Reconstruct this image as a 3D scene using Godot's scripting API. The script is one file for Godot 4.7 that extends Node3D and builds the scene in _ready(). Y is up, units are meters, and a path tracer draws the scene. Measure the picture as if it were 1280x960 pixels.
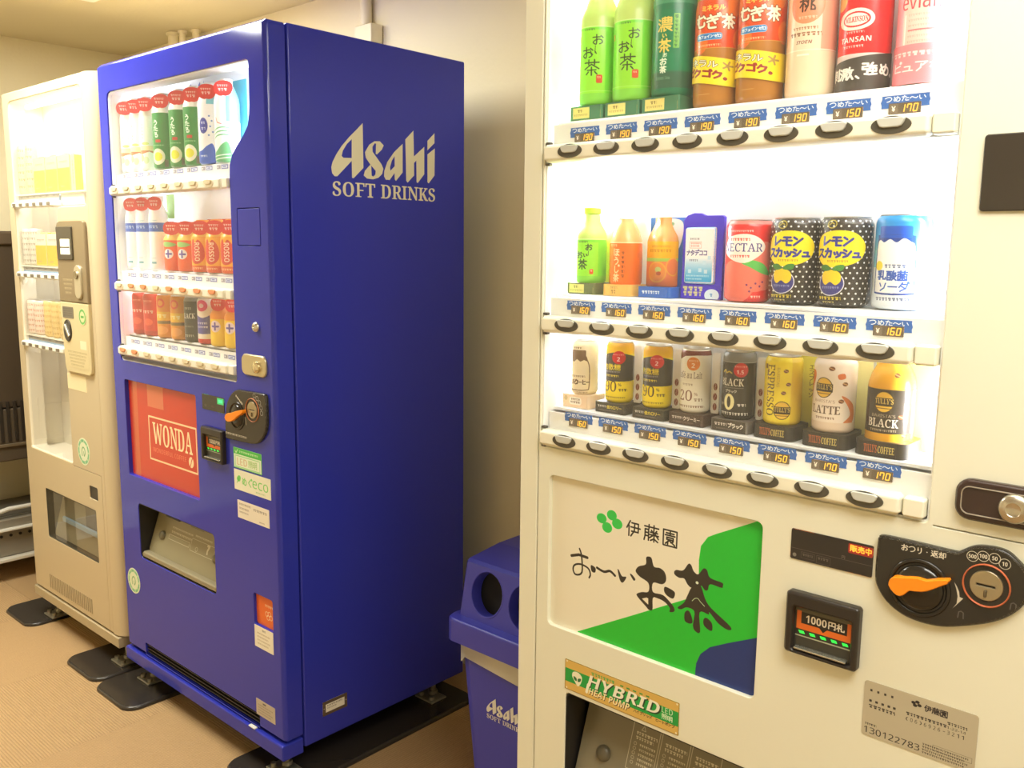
extends Node3D
# A row of three drink vending machines in a small break room, built from one photograph.

var mats := {}
var fonts := []
var text_cache := {}
var org := Vector3.ZERO
var used := {}

# ---------------------------------------------------------------- painter: prints for labels, posters, stickers
class Pic:
	var im: Image
	var k := 2.0
	var o := Vector2.ZERO
	var main
	func _init(who, w: float, h: float, ppu: float, bg: Color, origin := Vector2.ZERO):
		main = who
		k = 2.0 * ppu
		o = origin
		im = Image.create(2 * int(ceil(w * ppu)), 2 * int(ceil(h * ppu)), false, Image.FORMAT_RGBA8)
		im.fill(bg)
	func fill(cs: Array, c: Color) -> void:
		var rows := {}
		var W := im.get_width()
		var H := im.get_height()
		for a in cs:
			var m: int = a.size()
			for i in m:
				var p: Vector2 = (a[i] + o) * k
				var q: Vector2 = (a[(i + 1) % m] + o) * k
				if p.y > q.y:
					var s := p
					p = q
					q = s
				var y0 := maxi(0, int(ceil(p.y - 0.5)))
				var y1 := mini(H, int(ceil(q.y - 0.5)))
				if y1 <= y0:
					continue
				var g := (q.x - p.x) / (q.y - p.y)
				for y in range(y0, y1):
					var x := p.x + g * (y + 0.5 - p.y)
					if rows.has(y):
						rows[y].append(x)
					else:
						rows[y] = [x]
		for y in rows:
			var xs: Array = rows[y]
			xs.sort()
			for i in range(0, xs.size() - 1, 2):
				var a := maxi(0, int(ceil(xs[i] - 0.5)))
				var b := mini(W, int(ceil(xs[i + 1] - 0.5)))
				if b > a:
					im.fill_rect(Rect2i(a, y, b - a, 1), c)
	func poly(a, c: Color) -> void:
		fill([main.pts(a) if a is String else a], c)
	func rect(x: float, y: float, w: float, h: float, c: Color) -> void:
		fill([PackedVector2Array([Vector2(x, y), Vector2(x + w, y), Vector2(x + w, y + h), Vector2(x, y + h)])], c)
	func rrect(x: float, y: float, w: float, h: float, r: float, c: Color) -> void:
		fill([main.rr(x, y, x + w, y + h, r)], c)
	func ell(x: float, y: float, rx: float, ry: float, c: Color) -> void:
		var a := PackedVector2Array()
		for i in 28:
			a.append(Vector2(x + rx * cos(TAU * i / 28), y + ry * sin(TAU * i / 28)))
		fill([a], c)
	func ring(x: float, y: float, rx: float, ry: float, w: float, c: Color) -> void:
		var a := PackedVector2Array()
		for i in 33:
			a.append(Vector2(x + rx * cos(TAU * i / 32), y + ry * sin(TAU * i / 32)))
		line(a, w, c)
	func line(a, w: float, c: Color) -> void:
		var s := PackedVector2Array()
		for p in (main.pts(a) if a is String else a):
			s.append(p * 100.0)
		var got := []
		for q in Geometry2D.offset_polyline(s, w * 50.0, Geometry2D.JOIN_ROUND, Geometry2D.END_ROUND):
			var b := PackedVector2Array()
			for p in q:
				b.append(p / 100.0)
			got.append(b)
		fill(got, c)
	func frame(x: float, y: float, w: float, h: float, t: float, c: Color) -> void:
		line(PackedVector2Array([Vector2(x, y), Vector2(x + w, y), Vector2(x + w, y + h), Vector2(x, y + h), Vector2(x, y)]), t, c)
	# Latin text stretched into a box
	func fit(s: String, x0: float, y0: float, x1: float, y1: float, c: Color, font := 0, slant := 0.0, turn := false) -> void:
		var t: PackedVector2Array = main.letters(s, font)
		var cs := []
		for i in range(0, t.size(), 3):
			var a := PackedVector2Array()
			for j in 3:
				var p := t[i + j]
				if turn:
					a.append(Vector2(x0 + (x1 - x0) * p.y, y0 + (y1 - y0) * p.x))
				else:
					a.append(Vector2(x0 + (x1 - x0) * p.x + slant * (y1 - y0) * p.y, y1 - (y1 - y0) * p.y))
			cs.append(a)
		for a in cs:
			fill([a], c)
	# Japanese characters drawn as brush strokes
	func jp(s: String, x: float, y: float, size: float, w: float, c: Color, vertical := false, xs := 1.0, adv := 1.02) -> void:
		for ch in s:
			for st in main.strokes(ch):
				var a := PackedVector2Array()
				for p in st:
					a.append(Vector2(x + p.x * 0.1 * size * xs, y + p.y * 0.1 * size))
				line(a, w, c)
			if vertical:
				y += size * adv
			else:
				x += size * xs * adv
	# a line of writing too small to read in the photograph: short dashes
	func dashes(x: float, y: float, w: float, h: float, c: Color, sd := 1) -> void:
		var r := RandomNumberGenerator.new()
		r.seed = sd
		var at := x
		while at < x + w:
			var l := r.randf_range(h * 0.5, h * 1.1)
			rect(at, y, minf(l, x + w - at), h * r.randf_range(0.3, 0.5), c)
			rect(at + l * 0.3, y + h * 0.5, minf(l, x + w - at) * 0.6, h * 0.5, c)
			at += l + h * 0.3
	func fade(x: float, y: float, w: float, h: float, a: Color, b: Color, n := 24) -> void:
		for i in n:
			rect(x, y + h * i / n, w, h / n + 0.6 / k, a.lerp(b, float(i) / (n - 1)))
	func tex() -> ImageTexture:
		im.shrink_x2()
		return ImageTexture.create_from_image(im)

# ---------------------------------------------------------------- mesh builder
class Geo:
	var v := PackedVector3Array()
	var n := PackedVector3Array()
	var u := PackedVector2Array()
	var t := Transform3D()
	func _init(at := Transform3D()):
		t = at
	func tri(a: Vector3, b: Vector3, c: Vector3, na: Vector3, nb: Vector3, nc: Vector3, ua := Vector2.ZERO, ub := Vector2.ZERO, uc := Vector2.ZERO) -> void:
		if (b - a).cross(c - a).dot(na + nb + nc) > 0.0:
			var s := b
			b = c
			c = s
			s = nb
			nb = nc
			nc = s
			var w := ub
			ub = uc
			uc = w
		v.append_array(PackedVector3Array([t * a, t * b, t * c]))
		n.append_array(PackedVector3Array([(t.basis * na).normalized(), (t.basis * nb).normalized(), (t.basis * nc).normalized()]))
		u.append_array(PackedVector2Array([ua, ub, uc]))
	func quad(a: Vector3, b: Vector3, c: Vector3, d: Vector3, na: Vector3, nb = null, nc = null, nd = null) -> void:
		var q: Vector3 = na if nb == null else nb
		var r: Vector3 = na if nc == null else nc
		var s: Vector3 = na if nd == null else nd
		tri(a, b, c, na, q, r, Vector2(0, 1), Vector2(1, 1), Vector2(1, 0))
		tri(a, c, d, na, r, s, Vector2(0, 1), Vector2(1, 0), Vector2(0, 0))
	func box(c: Vector3, s: Vector3, b := 0.0) -> void:
		var h := s * 0.5
		b = minf(b, minf(h.x, minf(h.y, h.z)) * 0.98)
		var i := Vector3(h.x - b, h.y - b, h.z - b)
		for ax in 3:
			var e1 := (ax + 1) % 3
			var e2 := (ax + 2) % 3
			for sg in [-1.0, 1.0]:
				var q := []
				for w in [[-1, -1], [1, -1], [1, 1], [-1, 1]]:
					var p := Vector3.ZERO
					p[ax] = sg * h[ax]
					p[e1] = w[0] * i[e1]
					p[e2] = w[1] * i[e2]
					q.append(c + p)
				var nn := Vector3.ZERO
				nn[ax] = sg
				quad(q[0], q[1], q[2], q[3], nn)
		if b <= 0.0:
			return
		for ax in 3:
			var e1 := (ax + 1) % 3
			var e2 := (ax + 2) % 3
			for s1 in [-1.0, 1.0]:
				for s2 in [-1.0, 1.0]:
					var p := []
					for w in [[0, -1], [0, 1], [1, 1], [1, -1]]:
						var r := Vector3.ZERO
						r[ax] = w[1] * i[ax]
						r[e1] = s1 * (h[e1] if w[0] == 0 else i[e1])
						r[e2] = s2 * (i[e2] if w[0] == 0 else h[e2])
						p.append(c + r)
					var n1 := Vector3.ZERO
					n1[e1] = s1
					var n2 := Vector3.ZERO
					n2[e2] = s2
					quad(p[0], p[1], p[2], p[3], n1, n1, n2, n2)
		for sx in [-1.0, 1.0]:
			for sy in [-1.0, 1.0]:
				for sz in [-1.0, 1.0]:
					tri(c + Vector3(sx * h.x, sy * i.y, sz * i.z), c + Vector3(sx * i.x, sy * h.y, sz * i.z), c + Vector3(sx * i.x, sy * i.y, sz * h.z), Vector3(sx, 0, 0), Vector3(0, sy, 0), Vector3(0, 0, sz))
	static func area(a: PackedVector2Array) -> float:
		var s := 0.0
		for i in a.size():
			s += a[i].cross(a[(i + 1) % a.size()])
		return s
	static func outward(a: PackedVector2Array, i: int) -> Vector2:
		var m := a.size()
		var d1 := (a[i] - a[(i + m - 1) % m]).normalized()
		var d2 := (a[(i + 1) % m] - a[i]).normalized()
		var s := signf(area(a))
		var n1 := Vector2(d1.y, -d1.x) * s
		var n2 := Vector2(d2.y, -d2.x) * s
		var q := (n1 + n2).normalized()
		return q / maxf(0.5, q.dot(n1))
	static func shrunk(a: PackedVector2Array, b: float) -> PackedVector2Array:
		var r := PackedVector2Array()
		for i in a.size():
			r.append(a[i] - outward(a, i) * b)
		return r
	# walls along an outline between two heights (points of a at za, points of b at zb)
	func skirt(a: PackedVector2Array, b: PackedVector2Array, za: float, zb: float, sign_out: float, na_z := 0.0, nb_z := 0.0) -> void:
		var m := a.size()
		var s := signf(area(a)) * sign_out
		for i in m:
			var j := (i + 1) % m
			var d := (a[j] - a[i])
			if d.length() < 1e-7:
				d = b[j] - b[i]
			d = d.normalized()
			var fl := Vector3(d.y, -d.x, 0) * s
			var ni := fl
			var nj := fl
			var dp := (a[i] - a[(i + m - 1) % m]).normalized()
			var dn := (a[(j + 1) % m] - a[j]).normalized()
			if dp.dot(d) > 0.75:
				ni = (fl + Vector3(dp.y, -dp.x, 0) * s).normalized()
			if dn.dot(d) > 0.75:
				nj = (fl + Vector3(dn.y, -dn.x, 0) * s).normalized()
			var A := Vector3(a[i].x, a[i].y, za)
			var B := Vector3(a[j].x, a[j].y, za)
			var C := Vector3(b[j].x, b[j].y, zb)
			var D := Vector3(b[i].x, b[i].y, zb)
			var up := Vector3(0, 0, 1)
			quad(A, B, C, D, ni * (1.0 - absf(na_z)) + up * na_z, nj * (1.0 - absf(na_z)) + up * na_z, nj * (1.0 - absf(nb_z)) + up * nb_z, ni * (1.0 - absf(nb_z)) + up * nb_z)
	func cap(outer: PackedVector2Array, holes: Array, z: float, nz: float, uvr = null) -> void:
		var cuts := []
		var lo := 1e9
		var hi := -1e9
		var yl := 1e9
		var yh := -1e9
		for p in outer:
			lo = minf(lo, p.x)
			hi = maxf(hi, p.x)
			yl = minf(yl, p.y)
			yh = maxf(yh, p.y)
		for h in holes:
			var c := 0.0
			for p in h:
				c += p.x
			cuts.append(c / h.size())
		cuts.sort()
		cuts.append(hi + 1.0)
		var pieces := []
		var from := lo - 1.0
		for c in cuts:
			if holes.is_empty():
				pieces = [outer]
				break
			var strip := PackedVector2Array([Vector2(from, yl - 1), Vector2(c, yl - 1), Vector2(c, yh + 1), Vector2(from, yh + 1)])
			var got := Geometry2D.intersect_polygons(outer, strip)
			for h in holes:
				var nxt := []
				for g in got:
					nxt.append_array(Geometry2D.clip_polygons(g, h))
				got.assign(nxt)
			pieces.append_array(got)
			from = c
		for g in pieces:
			var ix := Geometry2D.triangulate_polygon(g)
			for i in range(0, ix.size(), 3):
				var q := []
				var w := []
				for j in 3:
					var p: Vector2 = g[ix[i + j]]
					q.append(Vector3(p.x, p.y, z))
					var r: Rect2 = uvr if uvr != null else Rect2(lo, yl, hi - lo, yh - yl)
					w.append(Vector2((p.x - r.position.x) / r.size.x, 1.0 - (p.y - r.position.y) / r.size.y))
				var nn := Vector3(0, 0, nz)
				tri(q[0], q[1], q[2], nn, nn, nn, w[0], w[1], w[2])
	# a plate in the x-y plane from z0 (back) to z1 (front), chamfered at the front by b, with holes through it
	func plate(outer: PackedVector2Array, z0: float, z1: float, b := 0.0, holes := [], uvr = null, hb := -1.0) -> void:
		if hb < 0.0:
			hb = b
		var fo := shrunk(outer, b) if b > 0.0 else outer
		var fh := []
		for h in holes:
			fh.append(shrunk(h, -hb) if hb > 0.0 else h)
		cap(fo, fh, z1, 1.0, uvr)
		cap(outer, holes, z0, -1.0, uvr)
		skirt(outer, outer, z0, z1 - b, 1.0)
		if b > 0.0:
			skirt(outer, fo, z1 - b, z1, 1.0, 0.15, 0.85)
		for i in holes.size():
			skirt(holes[i], holes[i], z0, z1 - hb, -1.0)
			if hb > 0.0:
				skirt(holes[i], fh[i], z1 - hb, z1, -1.0, 0.15, 0.85)
	# profile of (radius, height) turned about y; u runs once round with 0.5 at +z, v from top to bottom
	func lathe(p: Array, segs := 32, sx := 1.0, sz := 1.0) -> void:
		var top := -1e9
		var bot := 1e9
		for q in p:
			top = maxf(top, q.y)
			bot = minf(bot, q.y)
		var m := p.size()
		var nr := []
		for i in m - 1:
			var d: Vector2 = (p[i + 1] - p[i]).normalized()
			nr.append(Vector2(d.y, -d.x))
		for i in m - 1:
			var n0: Vector2 = nr[i]
			var n1: Vector2 = nr[i]
			if i > 0 and nr[i - 1].dot(nr[i]) > 0.6:
				n0 = (nr[i - 1] + nr[i]).normalized()
			if i < m - 2 and nr[i + 1].dot(nr[i]) > 0.6:
				n1 = (nr[i + 1] + nr[i]).normalized()
			for s in segs:
				var a0 := -PI + TAU * s / segs
				var a1 := -PI + TAU * (s + 1) / segs
				var d0 := Vector3(sin(a0) * sx, 0, cos(a0) * sz)
				var d1 := Vector3(sin(a1) * sx, 0, cos(a1) * sz)
				var up := Vector3(0, 1, 0)
				var A: Vector3 = d0 * p[i].x + up * p[i].y
				var B: Vector3 = d1 * p[i].x + up * p[i].y
				var C: Vector3 = d1 * p[i + 1].x + up * p[i + 1].y
				var D: Vector3 = d0 * p[i + 1].x + up * p[i + 1].y
				var v0: float = (top - p[i].y) / (top - bot)
				var v1: float = (top - p[i + 1].y) / (top - bot)
				var u0 := float(s) / segs
				var u1 := float(s + 1) / segs
				if p[i].x > 1e-6:
					tri(A, B, C, d0 * n0.x + up * n0.y, d1 * n0.x + up * n0.y, d1 * n1.x + up * n1.y, Vector2(u0, v0), Vector2(u1, v0), Vector2(u1, v1))
				if p[i + 1].x > 1e-6:
					tri(A, C, D, d0 * n0.x + up * n0.y, d1 * n1.x + up * n1.y, d0 * n1.x + up * n1.y, Vector2(u0, v0), Vector2(u1, v1), Vector2(u0, v1))
	func tube(path: Array, r: float, segs := 10) -> void:
		var rings := []
		for i in path.size():
			var d: Vector3 = (path[mini(i + 1, path.size() - 1)] - path[maxi(i - 1, 0)]).normalized()
			var a := d.cross(Vector3(0.31, 0.87, 0.12) if absf(d.y) < 0.85 else Vector3(1, 0, 0)).normalized()
			var b := d.cross(a)
			var ring := []
			for s in segs:
				ring.append(a * cos(TAU * s / segs) + b * sin(TAU * s / segs))
			rings.append(ring)
		for i in path.size() - 1:
			for s in segs:
				var w := (s + 1) % segs
				quad(path[i] + rings[i][s] * r, path[i] + rings[i][w] * r, path[i + 1] + rings[i + 1][w] * r, path[i + 1] + rings[i + 1][s] * r, rings[i][s], rings[i][w], rings[i + 1][w], rings[i + 1][s])
		for e in [0, path.size() - 1]:
			var d: Vector3 = (path[0] - path[1]) if e == 0 else (path[e] - path[e - 1])
			for s in segs:
				tri(path[e], path[e] + rings[e][s] * r, path[e] + rings[e][(s + 1) % segs] * r, d, d, d)
	func surface(m: ArrayMesh, mat: Material) -> void:
		var a := []
		a.resize(Mesh.ARRAY_MAX)
		a[Mesh.ARRAY_VERTEX] = v
		a[Mesh.ARRAY_NORMAL] = n
		a[Mesh.ARRAY_TEX_UV] = u
		m.add_surface_from_arrays(Mesh.PRIMITIVE_TRIANGLES, a)
		m.surface_set_material(m.get_surface_count() - 1, mat)

# ---------------------------------------------------------------- small helpers
func pts(s: String) -> PackedVector2Array:
	var r := PackedVector2Array()
	for w in s.split(" ", false):
		var q := w.split(",")
		r.append(Vector2(float(q[0]), float(q[1])))
	return r

func moved(a: PackedVector2Array, scale: Vector2, by: Vector2) -> PackedVector2Array:
	var r := PackedVector2Array()
	for p in a:
		r.append(p * scale + by)
	return r

func rr(x0: float, y0: float, x1: float, y1: float, r: float, seg := 5) -> PackedVector2Array:
	if r <= 0.0:
		return PackedVector2Array([Vector2(x0, y0), Vector2(x1, y0), Vector2(x1, y1), Vector2(x0, y1)])
	var a := PackedVector2Array()
	for c in [[x1 - r, y0 + r, -0.5], [x1 - r, y1 - r, 0.0], [x0 + r, y1 - r, 0.5], [x0 + r, y0 + r, 1.0]]:
		for i in seg + 1:
			var g: float = PI * (c[2] + 0.5 * i / seg)
			a.append(Vector2(c[0] + r * cos(g), c[1] + r * sin(g)))
	return a

func oval(x: float, y: float, rx: float, ry: float, seg := 24) -> PackedVector2Array:
	var a := PackedVector2Array()
	for i in seg:
		a.append(Vector2(x + rx * cos(TAU * i / seg), y + ry * sin(TAU * i / seg)))
	return a

func letters(s: String, font: int) -> PackedVector2Array:
	var key := s + str(font)
	if not text_cache.has(key):
		var t := TextMesh.new()
		t.text = s
		t.font = fonts[font]
		t.font_size = 64
		t.depth = 0.0
		t.curve_step = 2.0
		var arr := t.get_mesh_arrays()
		var vs: PackedVector3Array = arr[Mesh.ARRAY_VERTEX]
		var ix: PackedInt32Array = arr[Mesh.ARRAY_INDEX] if arr[Mesh.ARRAY_INDEX] != null else PackedInt32Array(range(vs.size()))
		var lo := Vector2(1e9, 1e9)
		var hi := -lo
		for p in vs:
			lo = lo.min(Vector2(p.x, p.y))
			hi = hi.max(Vector2(p.x, p.y))
		var out := PackedVector2Array()
		for i in ix:
			out.append((Vector2(vs[i].x, vs[i].y) - lo) / (hi - lo))
		text_cache[key] = out
	return text_cache[key]

const DAKU := "-8.1,0.5 8.8,1.9 / -9.3,0.1 10,1.5"
const HANDAKU := "8.8,0.2 9.7,0.8 9.1,1.8 8.2,1.2 8.8,0.2"
const KANA := {
	"つ": "1,3.5 4,2 7,2 9,4 8.5,6.5 6,8.5 3.5,9", "め": "2,2 3,5 5,8.5 / 6,1.5 5.5,5 3.5,8 1.8,7.5 2.2,5 5,3 8,3.8 9,6 8,8.5 6,9",
	"た": "-1,3 6,2.6 / 4,1 2.5,6 1.5,9 / 5.5,5 7.5,4.8 9,5 / 5.5,7 6,8.6 9.3,8.6", "～": "0.5,6 2.5,4 5,5 7.5,6.2 9.5,4.3",
	"い": "1.5,2.5 1.8,6 3,8.3 4,7.5 / 7,3 8.8,6.5", "お": "-1,3.2 7,3 / 4,1 4,8.6 2.3,8.8 1.3,7.4 3,5.8 6,5 8.4,6 8.5,8 6.5,9 / 7.5,2 9.3,3.6",
	"り": "3,1.5 2.8,5.5 3.8,4.2 / 7,1.3 7.3,5 6.5,8 4.5,9.3", "む": "-1,3 6.5,2.7 / 3.2,1 3.2,5.5 1.8,6 1.8,4.6 3.2,4.6 3.2,8 4.5,9 8,8.6 8.3,6.6 / 7.6,2 9,3.6",
	"き": "-1.5,3 7.5,2 / -1.5,5 8,3.8 / 3.5,1 6.8,6.4 / 2.5,6.5 3,9 7,9", "な": "-1,3 5,2.6 / 3.5,1 2.8,4 1.2,6.5 / 7,2 9,3.8 / 6.5,4.5 6.5,8 4.5,9 3.4,8 5,7 7,7.6 9,9",
	"ほ": "1.6,1.5 1.3,5.5 1.8,9 / -4,2.3 9,2.3 / -4,4.8 9,4.8 / 6.6,2.3 6.6,7.8 5,9 3.8,8 5,7 7,7.5 9,9", "う": "3.5,1.2 6.5,2.2 / 2,4.5 5,3.6 7.5,4.2 7.8,6.3 6,8.6 4,9.4",
	"し": "3,1.5 3,7 4.2,8.8 6.8,8.4 8.5,6.5", "と": "2.5,1.5 4,5 / 8,3.4 4,5 2,7.2 3.5,9 8.5,8.9", "だ": "た゛", "の": "5,2.5 4.4,7 2.5,8.4 1.3,6.5 2.2,3.6 5,2.2 8,3.4 8.8,6 7.5,8.4 5.5,9.3",
	"レ": "-2.5,1.5 2.5,8.5 9,4.5", "モ": "-2,2 8.5,2 / -1,4.8 9.5,4.8 / -5,2 5,8.8 9,8.8", "ン": "-1.5,2 4,3.6 / -1.5,8.8 9,3",
	"ス": "-1.5,2 8,2 5.5,6 1,9 / -5.5,6 9.3,9", "カ": "-1,3.4 8.6,3.4 8,8.6 6.4,8.6 / -4.4,1 4.2,5 1.2,9", "ッ": "-2,4.6 3,6.4 / -5,4.2 5.8,6 / -9,4.5 7.8,7.4 4.4,9",
	"シ": "-2,2 4.4,3.2 / -1,4.6 3.6,5.8 / -1.6,8.8 5.5,7.6 9,3.5", "ュ": "-2.5,5 7,5 6.6,8.6 / -1.2,8.7 9,8.7", "ナ": "-1,3.8 9.4,3.8 / -5.6,1 5.4,5.5 2.2,9.2",
	"タ": "-4,1 1,5.6 / -3.3,2.6 8.6,2.6 7,6.4 2,9.4 / -3.2,4.6 6.8,6.8", "テ": "-2,2 7,2 / -1,4.6 9,4.6 / -5.2,4.6 4.8,7 2.6,9.2", "コ": "-1.8,2.3 8.4,2.3 8.4,8.6 / -1.5,8.4 8.4,8.4",
	"ク": "-4,1 1.2,5 / -3.6,2.6 8.6,2.6 7,6.4 2.6,9.3", "ミ": "-2.5,1.6 8,3 / -2.5,4.4 7.8,5.8 / -1.5,7.4 8.5,9", "ネ": "-4.8,0.8 5.4,1.9 / -1.5,2.8 8,2.8 1,7.2 / -5,5 5,9.5 / -6.2,5.4 8.8,7",
	"ラ": "-2,1.8 8,1.8 / -1.2,4.4 8.8,4.4 7.6,7.2 3.4,9.4", "ル": "-3,2 2.8,6 0.8,9 / -6,1.5 6,8.6 9.5,5", "ヒ": "-2.4,1.5 2.4,8.5 9,8.5 / -2.4,4.8 8.6,3.6",
	"ア": "-1,2 9,2 6,4.8 / -5,3.8 4.6,7 2,9.4", "ソ": "-2,2.2 3.4,5 / -8.5,2 7,6.6 3,9.3", "ー": "-1,5.2 9,5.2", "エ": "-2,2.3 8,2.3 / -5,2.3 5,8.3 / -1,8.3 9,8.3",
	"フ": "-1.5,2.2 8.6,2.2 7.2,6 2.8,9.2", "イ": "-8,1 5,4 1,6 / -5.4,3.8 5.4,9.4", "セ": "-1,4.6 8.6,3.6 6.4,6 / -3.8,1.5 3.8,8.6 8.6,8.6", "ロ": "-1.8,2 8.2,2 8.2,8.6 1.8,8.6 1.8,2",
	"ト": "-3.6,1 3.6,9.4 / -3.6,4 8.4,6.2", "ハ": "-3.6,2.4 3.2,5.5 1,8.8 / -6.2,2.2 7.6,5 9.4,8.8", "ホ": "-1,3.4 9,3.4 / -5,1 5,9.2 / -2.8,5 1.4,7.6 / -7.2,5 8.6,7.6",
	"リ": "-2.6,1.6 2.6,5.8 / -7.4,1.4 7.4,6 4.2,9.4", "ェ": "-3,4.6 7.6,4.6 / -5.3,4.6 5.3,8.8 / -2,8.8 8.6,8.8", "・": "-4.8,5.2 5.2,5.2", "。": "2,7.6 3.2,8.4 2.4,9.6 1.2,8.8 2,7.6", "、": "-1.4,7.6 3,9.2",
	"る": "2,2 7,2 3,5.5 6,4.6 8.6,6 8,8.6 5,9.2 4,8 5.6,7.6", "く": "-7,1.5 3,5.2 7.4,9", "ぐ": "く゛", "ぎ": "き゛", "じ": "し゛", "デ": "テ゛", "ゴ": "コ゛", "ダ": "タ゛", "ブ": "フ゛", "ゼ": "セ゛", "ド": "ト゛", "プ": "フ゜", "ピ": "ヒ゜", "ポ": "ホ゜",
	"茶": "-1,2.4 9,2.4 / -3.4,0.8 3.4,3.6 / -6.6,0.8 6.6,3.6 / -5,3.4 1,6 / -5,3.4 9,6 / -2.6,6.6 7.4,6.6 / -5,5 5,9.6 / -3.2,7.6 2,9 / -6.8,7.6 8,9",
	"濃": "-0.6,1.6 1.6,2.4 / -0.3,4 1.4,5 / -0.4,9 1.8,6.4 / -3,1 9,1 9,4 3,4 3,1 / -4.8,0.4 4.8,4 / -7,0.4 7,4 / -3,2.5 9,2.5 / -2.8,5.2 9.4,5.2 / -3,5.2 2.4,9.4 / -3.6,6.6 8.6,6.6 / -4.4,6.6 4.4,9.4 5.6,8.8 / -5.8,7 9.4,9.4 / -9,7 7.4,8.2",
	"桃": "-0.5,3 4,3 / -2.3,0.8 2.3,9.4 / -2.3,4 0.5,6.6 / -2.3,4 3.8,5.4 / -5.6,1 5.4,6 3.8,9.2 / -7.4,1 7.4,8.6 9.6,8.6 9.6,7.4 / -4.4,3 5.4,4.4 / -9.2,2.6 7.6,4.4 / -3.8,6.6 5.4,5.6 / -7.6,5.2 9.4,6.6",
	"水": "-5,0.8 5,9.2 4,8.6 / -1,3 4,3 1,7.6 / -9,2 6,4 5.4,3 / -6,4 9.4,8.4",
	"伊": "-3,0.8 0.8,5 / -2.2,3.4 2.2,9.4 / -4,1.8 8.4,1.8 8.4,6.6 / -3.4,4.2 9.6,4.2 / -4,6.6 8.4,6.6 / -6,1.8 5.8,6 3.6,9.4",
	"藤": "-0.6,1.6 9.6,1.6 / -3.4,0.4 3.4,2.6 / -6.6,0.4 6.6,2.6 / -1,3.2 1,7 0.4,9.4 / -1,3.2 3.2,3.2 3.2,9.2 / -1,5 3.2,5 / -1,6.8 3.2,6.8 / -4.4,4.4 9,4.4 / -4,5.8 9.6,5.8 / -6.6,3 6.2,5.8 4,7.6 / -6.8,4.4 9.6,7.4 / -5,3.2 5.6,4 / -8.4,3.2 7.8,4 / -6.8,6.6 6.8,9.4 / -4.6,9 6.4,8 / -7.2,8 9.2,9.2",
	"園": "-0.8,0.8 9.2,0.8 9.2,9.4 0.8,9.4 0.8,0.8 / -2.6,2.4 7.4,2.4 / -5,1.4 5,3.6 / -2,3.6 8,3.6 / -3,4.8 7,4.8 7,6 3,6 3,4.8 / -5,6 2.2,8.4 / -3.6,7 3.6,8.6 / -4.6,6.4 8,8.6 / -7,6.6 5.6,7.4",
	"返": "-1,1.4 2,2.4 / -0.8,4.4 2.4,4.4 2.2,7.4 0.6,9 / 2.2,7.4 5,9 9.6,9.2 / -3.8,1.4 9,1.2 / -4.4,1.4 4.2,5 3,7.6 / -4.4,3.6 8.4,3.6 6.8,6 3.8,7.8 / -5,4 9,7.8",
	"却": "-1,2.6 5,2.6 / -3,0.8 3,4.6 / -0.6,4.6 5.4,4.6 / -2.6,4.8 1.2,8.4 4.6,7.8 / -4,6 5.2,8.8 / -6.4,1.6 9.2,1.6 9.2,6.6 8,6.4 / -6.4,1.6 6.4,9.6",
	"円": "-1.2,9.4 1.2,1.4 8.8,1.4 8.8,9.2 7.6,9 / -5,1.4 5,5.4 / -1.2,5.4 8.8,5.4", "札": "-0.6,3 5,3 / -2.8,0.8 2.8,9.4 / -2.8,4 0.6,7 / -2.8,4 4.8,6 / -6,1 6,8.6 9.4,8.6 9.4,7",
	"販": "-0.8,1 4,1 4,6.6 0.8,6.6 0.8,1 / -0.8,2.9 4,2.9 / -0.8,4.7 4,4.7 / -1.6,6.8 0.4,9.2 / -3.2,6.8 4.4,9 / -5.4,1.4 9.4,1.4 / -5.6,1.4 5.4,6 4.6,9.2 / -5.6,3.8 9,3.8 7.6,7 5.4,9.2 / -6.4,4.4 9.6,9.2",
	"売": "-1.4,2 8.6,2 / -5,0.8 5,3.6 / -2.4,3.6 7.6,3.6 / -1,6.6 1,5 9,5 9,6.6 / -3.8,5.6 3.4,8 1,9.4 / -6,5.6 6,8.8 9.2,8.8 9.2,7.6",
	"中": "-1.4,2.8 8.6,2.8 8.6,6.4 1.4,6.4 1.4,2.8 / -5,0.6 5,9.6",
	"強": "-0.6,1.2 3.6,1.2 3.6,3.4 0.6,3.4 0.6,5.4 3.6,5.4 3.4,9 2,8.8 / -6.6,0.8 5,3.2 9,2.8 / -4.8,4.4 9,4.4 9,6.6 4.8,6.6 4.8,4.4 / -6.8,3.4 6.8,8.8 / -4.4,9.2 9.4,8.6",
	"刺": "-0.6,2 6,2 / -3.2,0.6 3.2,9.4 / -1,3.6 5.4,3.6 5.4,5.4 1,5.4 1,3.6 / -3.2,5.6 0.4,8.6 / -3.2,5.6 6,8 / -7.2,1.6 7.2,6.8 / -9.2,0.8 9.2,9.2 8,8.8",
	"激": "-0.6,1.6 1.6,2.4 / -0.3,4 1.4,5 / -0.4,9 1.8,6.4 / -2.8,1.6 5.6,1.6 5.6,4.4 2.8,4.4 2.8,1.6 / -2.8,3 5.6,3 / -2.4,5.8 6,5.8 / -4,4.4 3.8,6 2.4,9.4 / -4,7 5.6,7 5.2,9.2 / -7.4,0.8 6.4,4 / -7,2.8 9.6,2.8 / -8.8,2.8 8,6.4 6,9.4 / -7,4 9.6,9.4",
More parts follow.
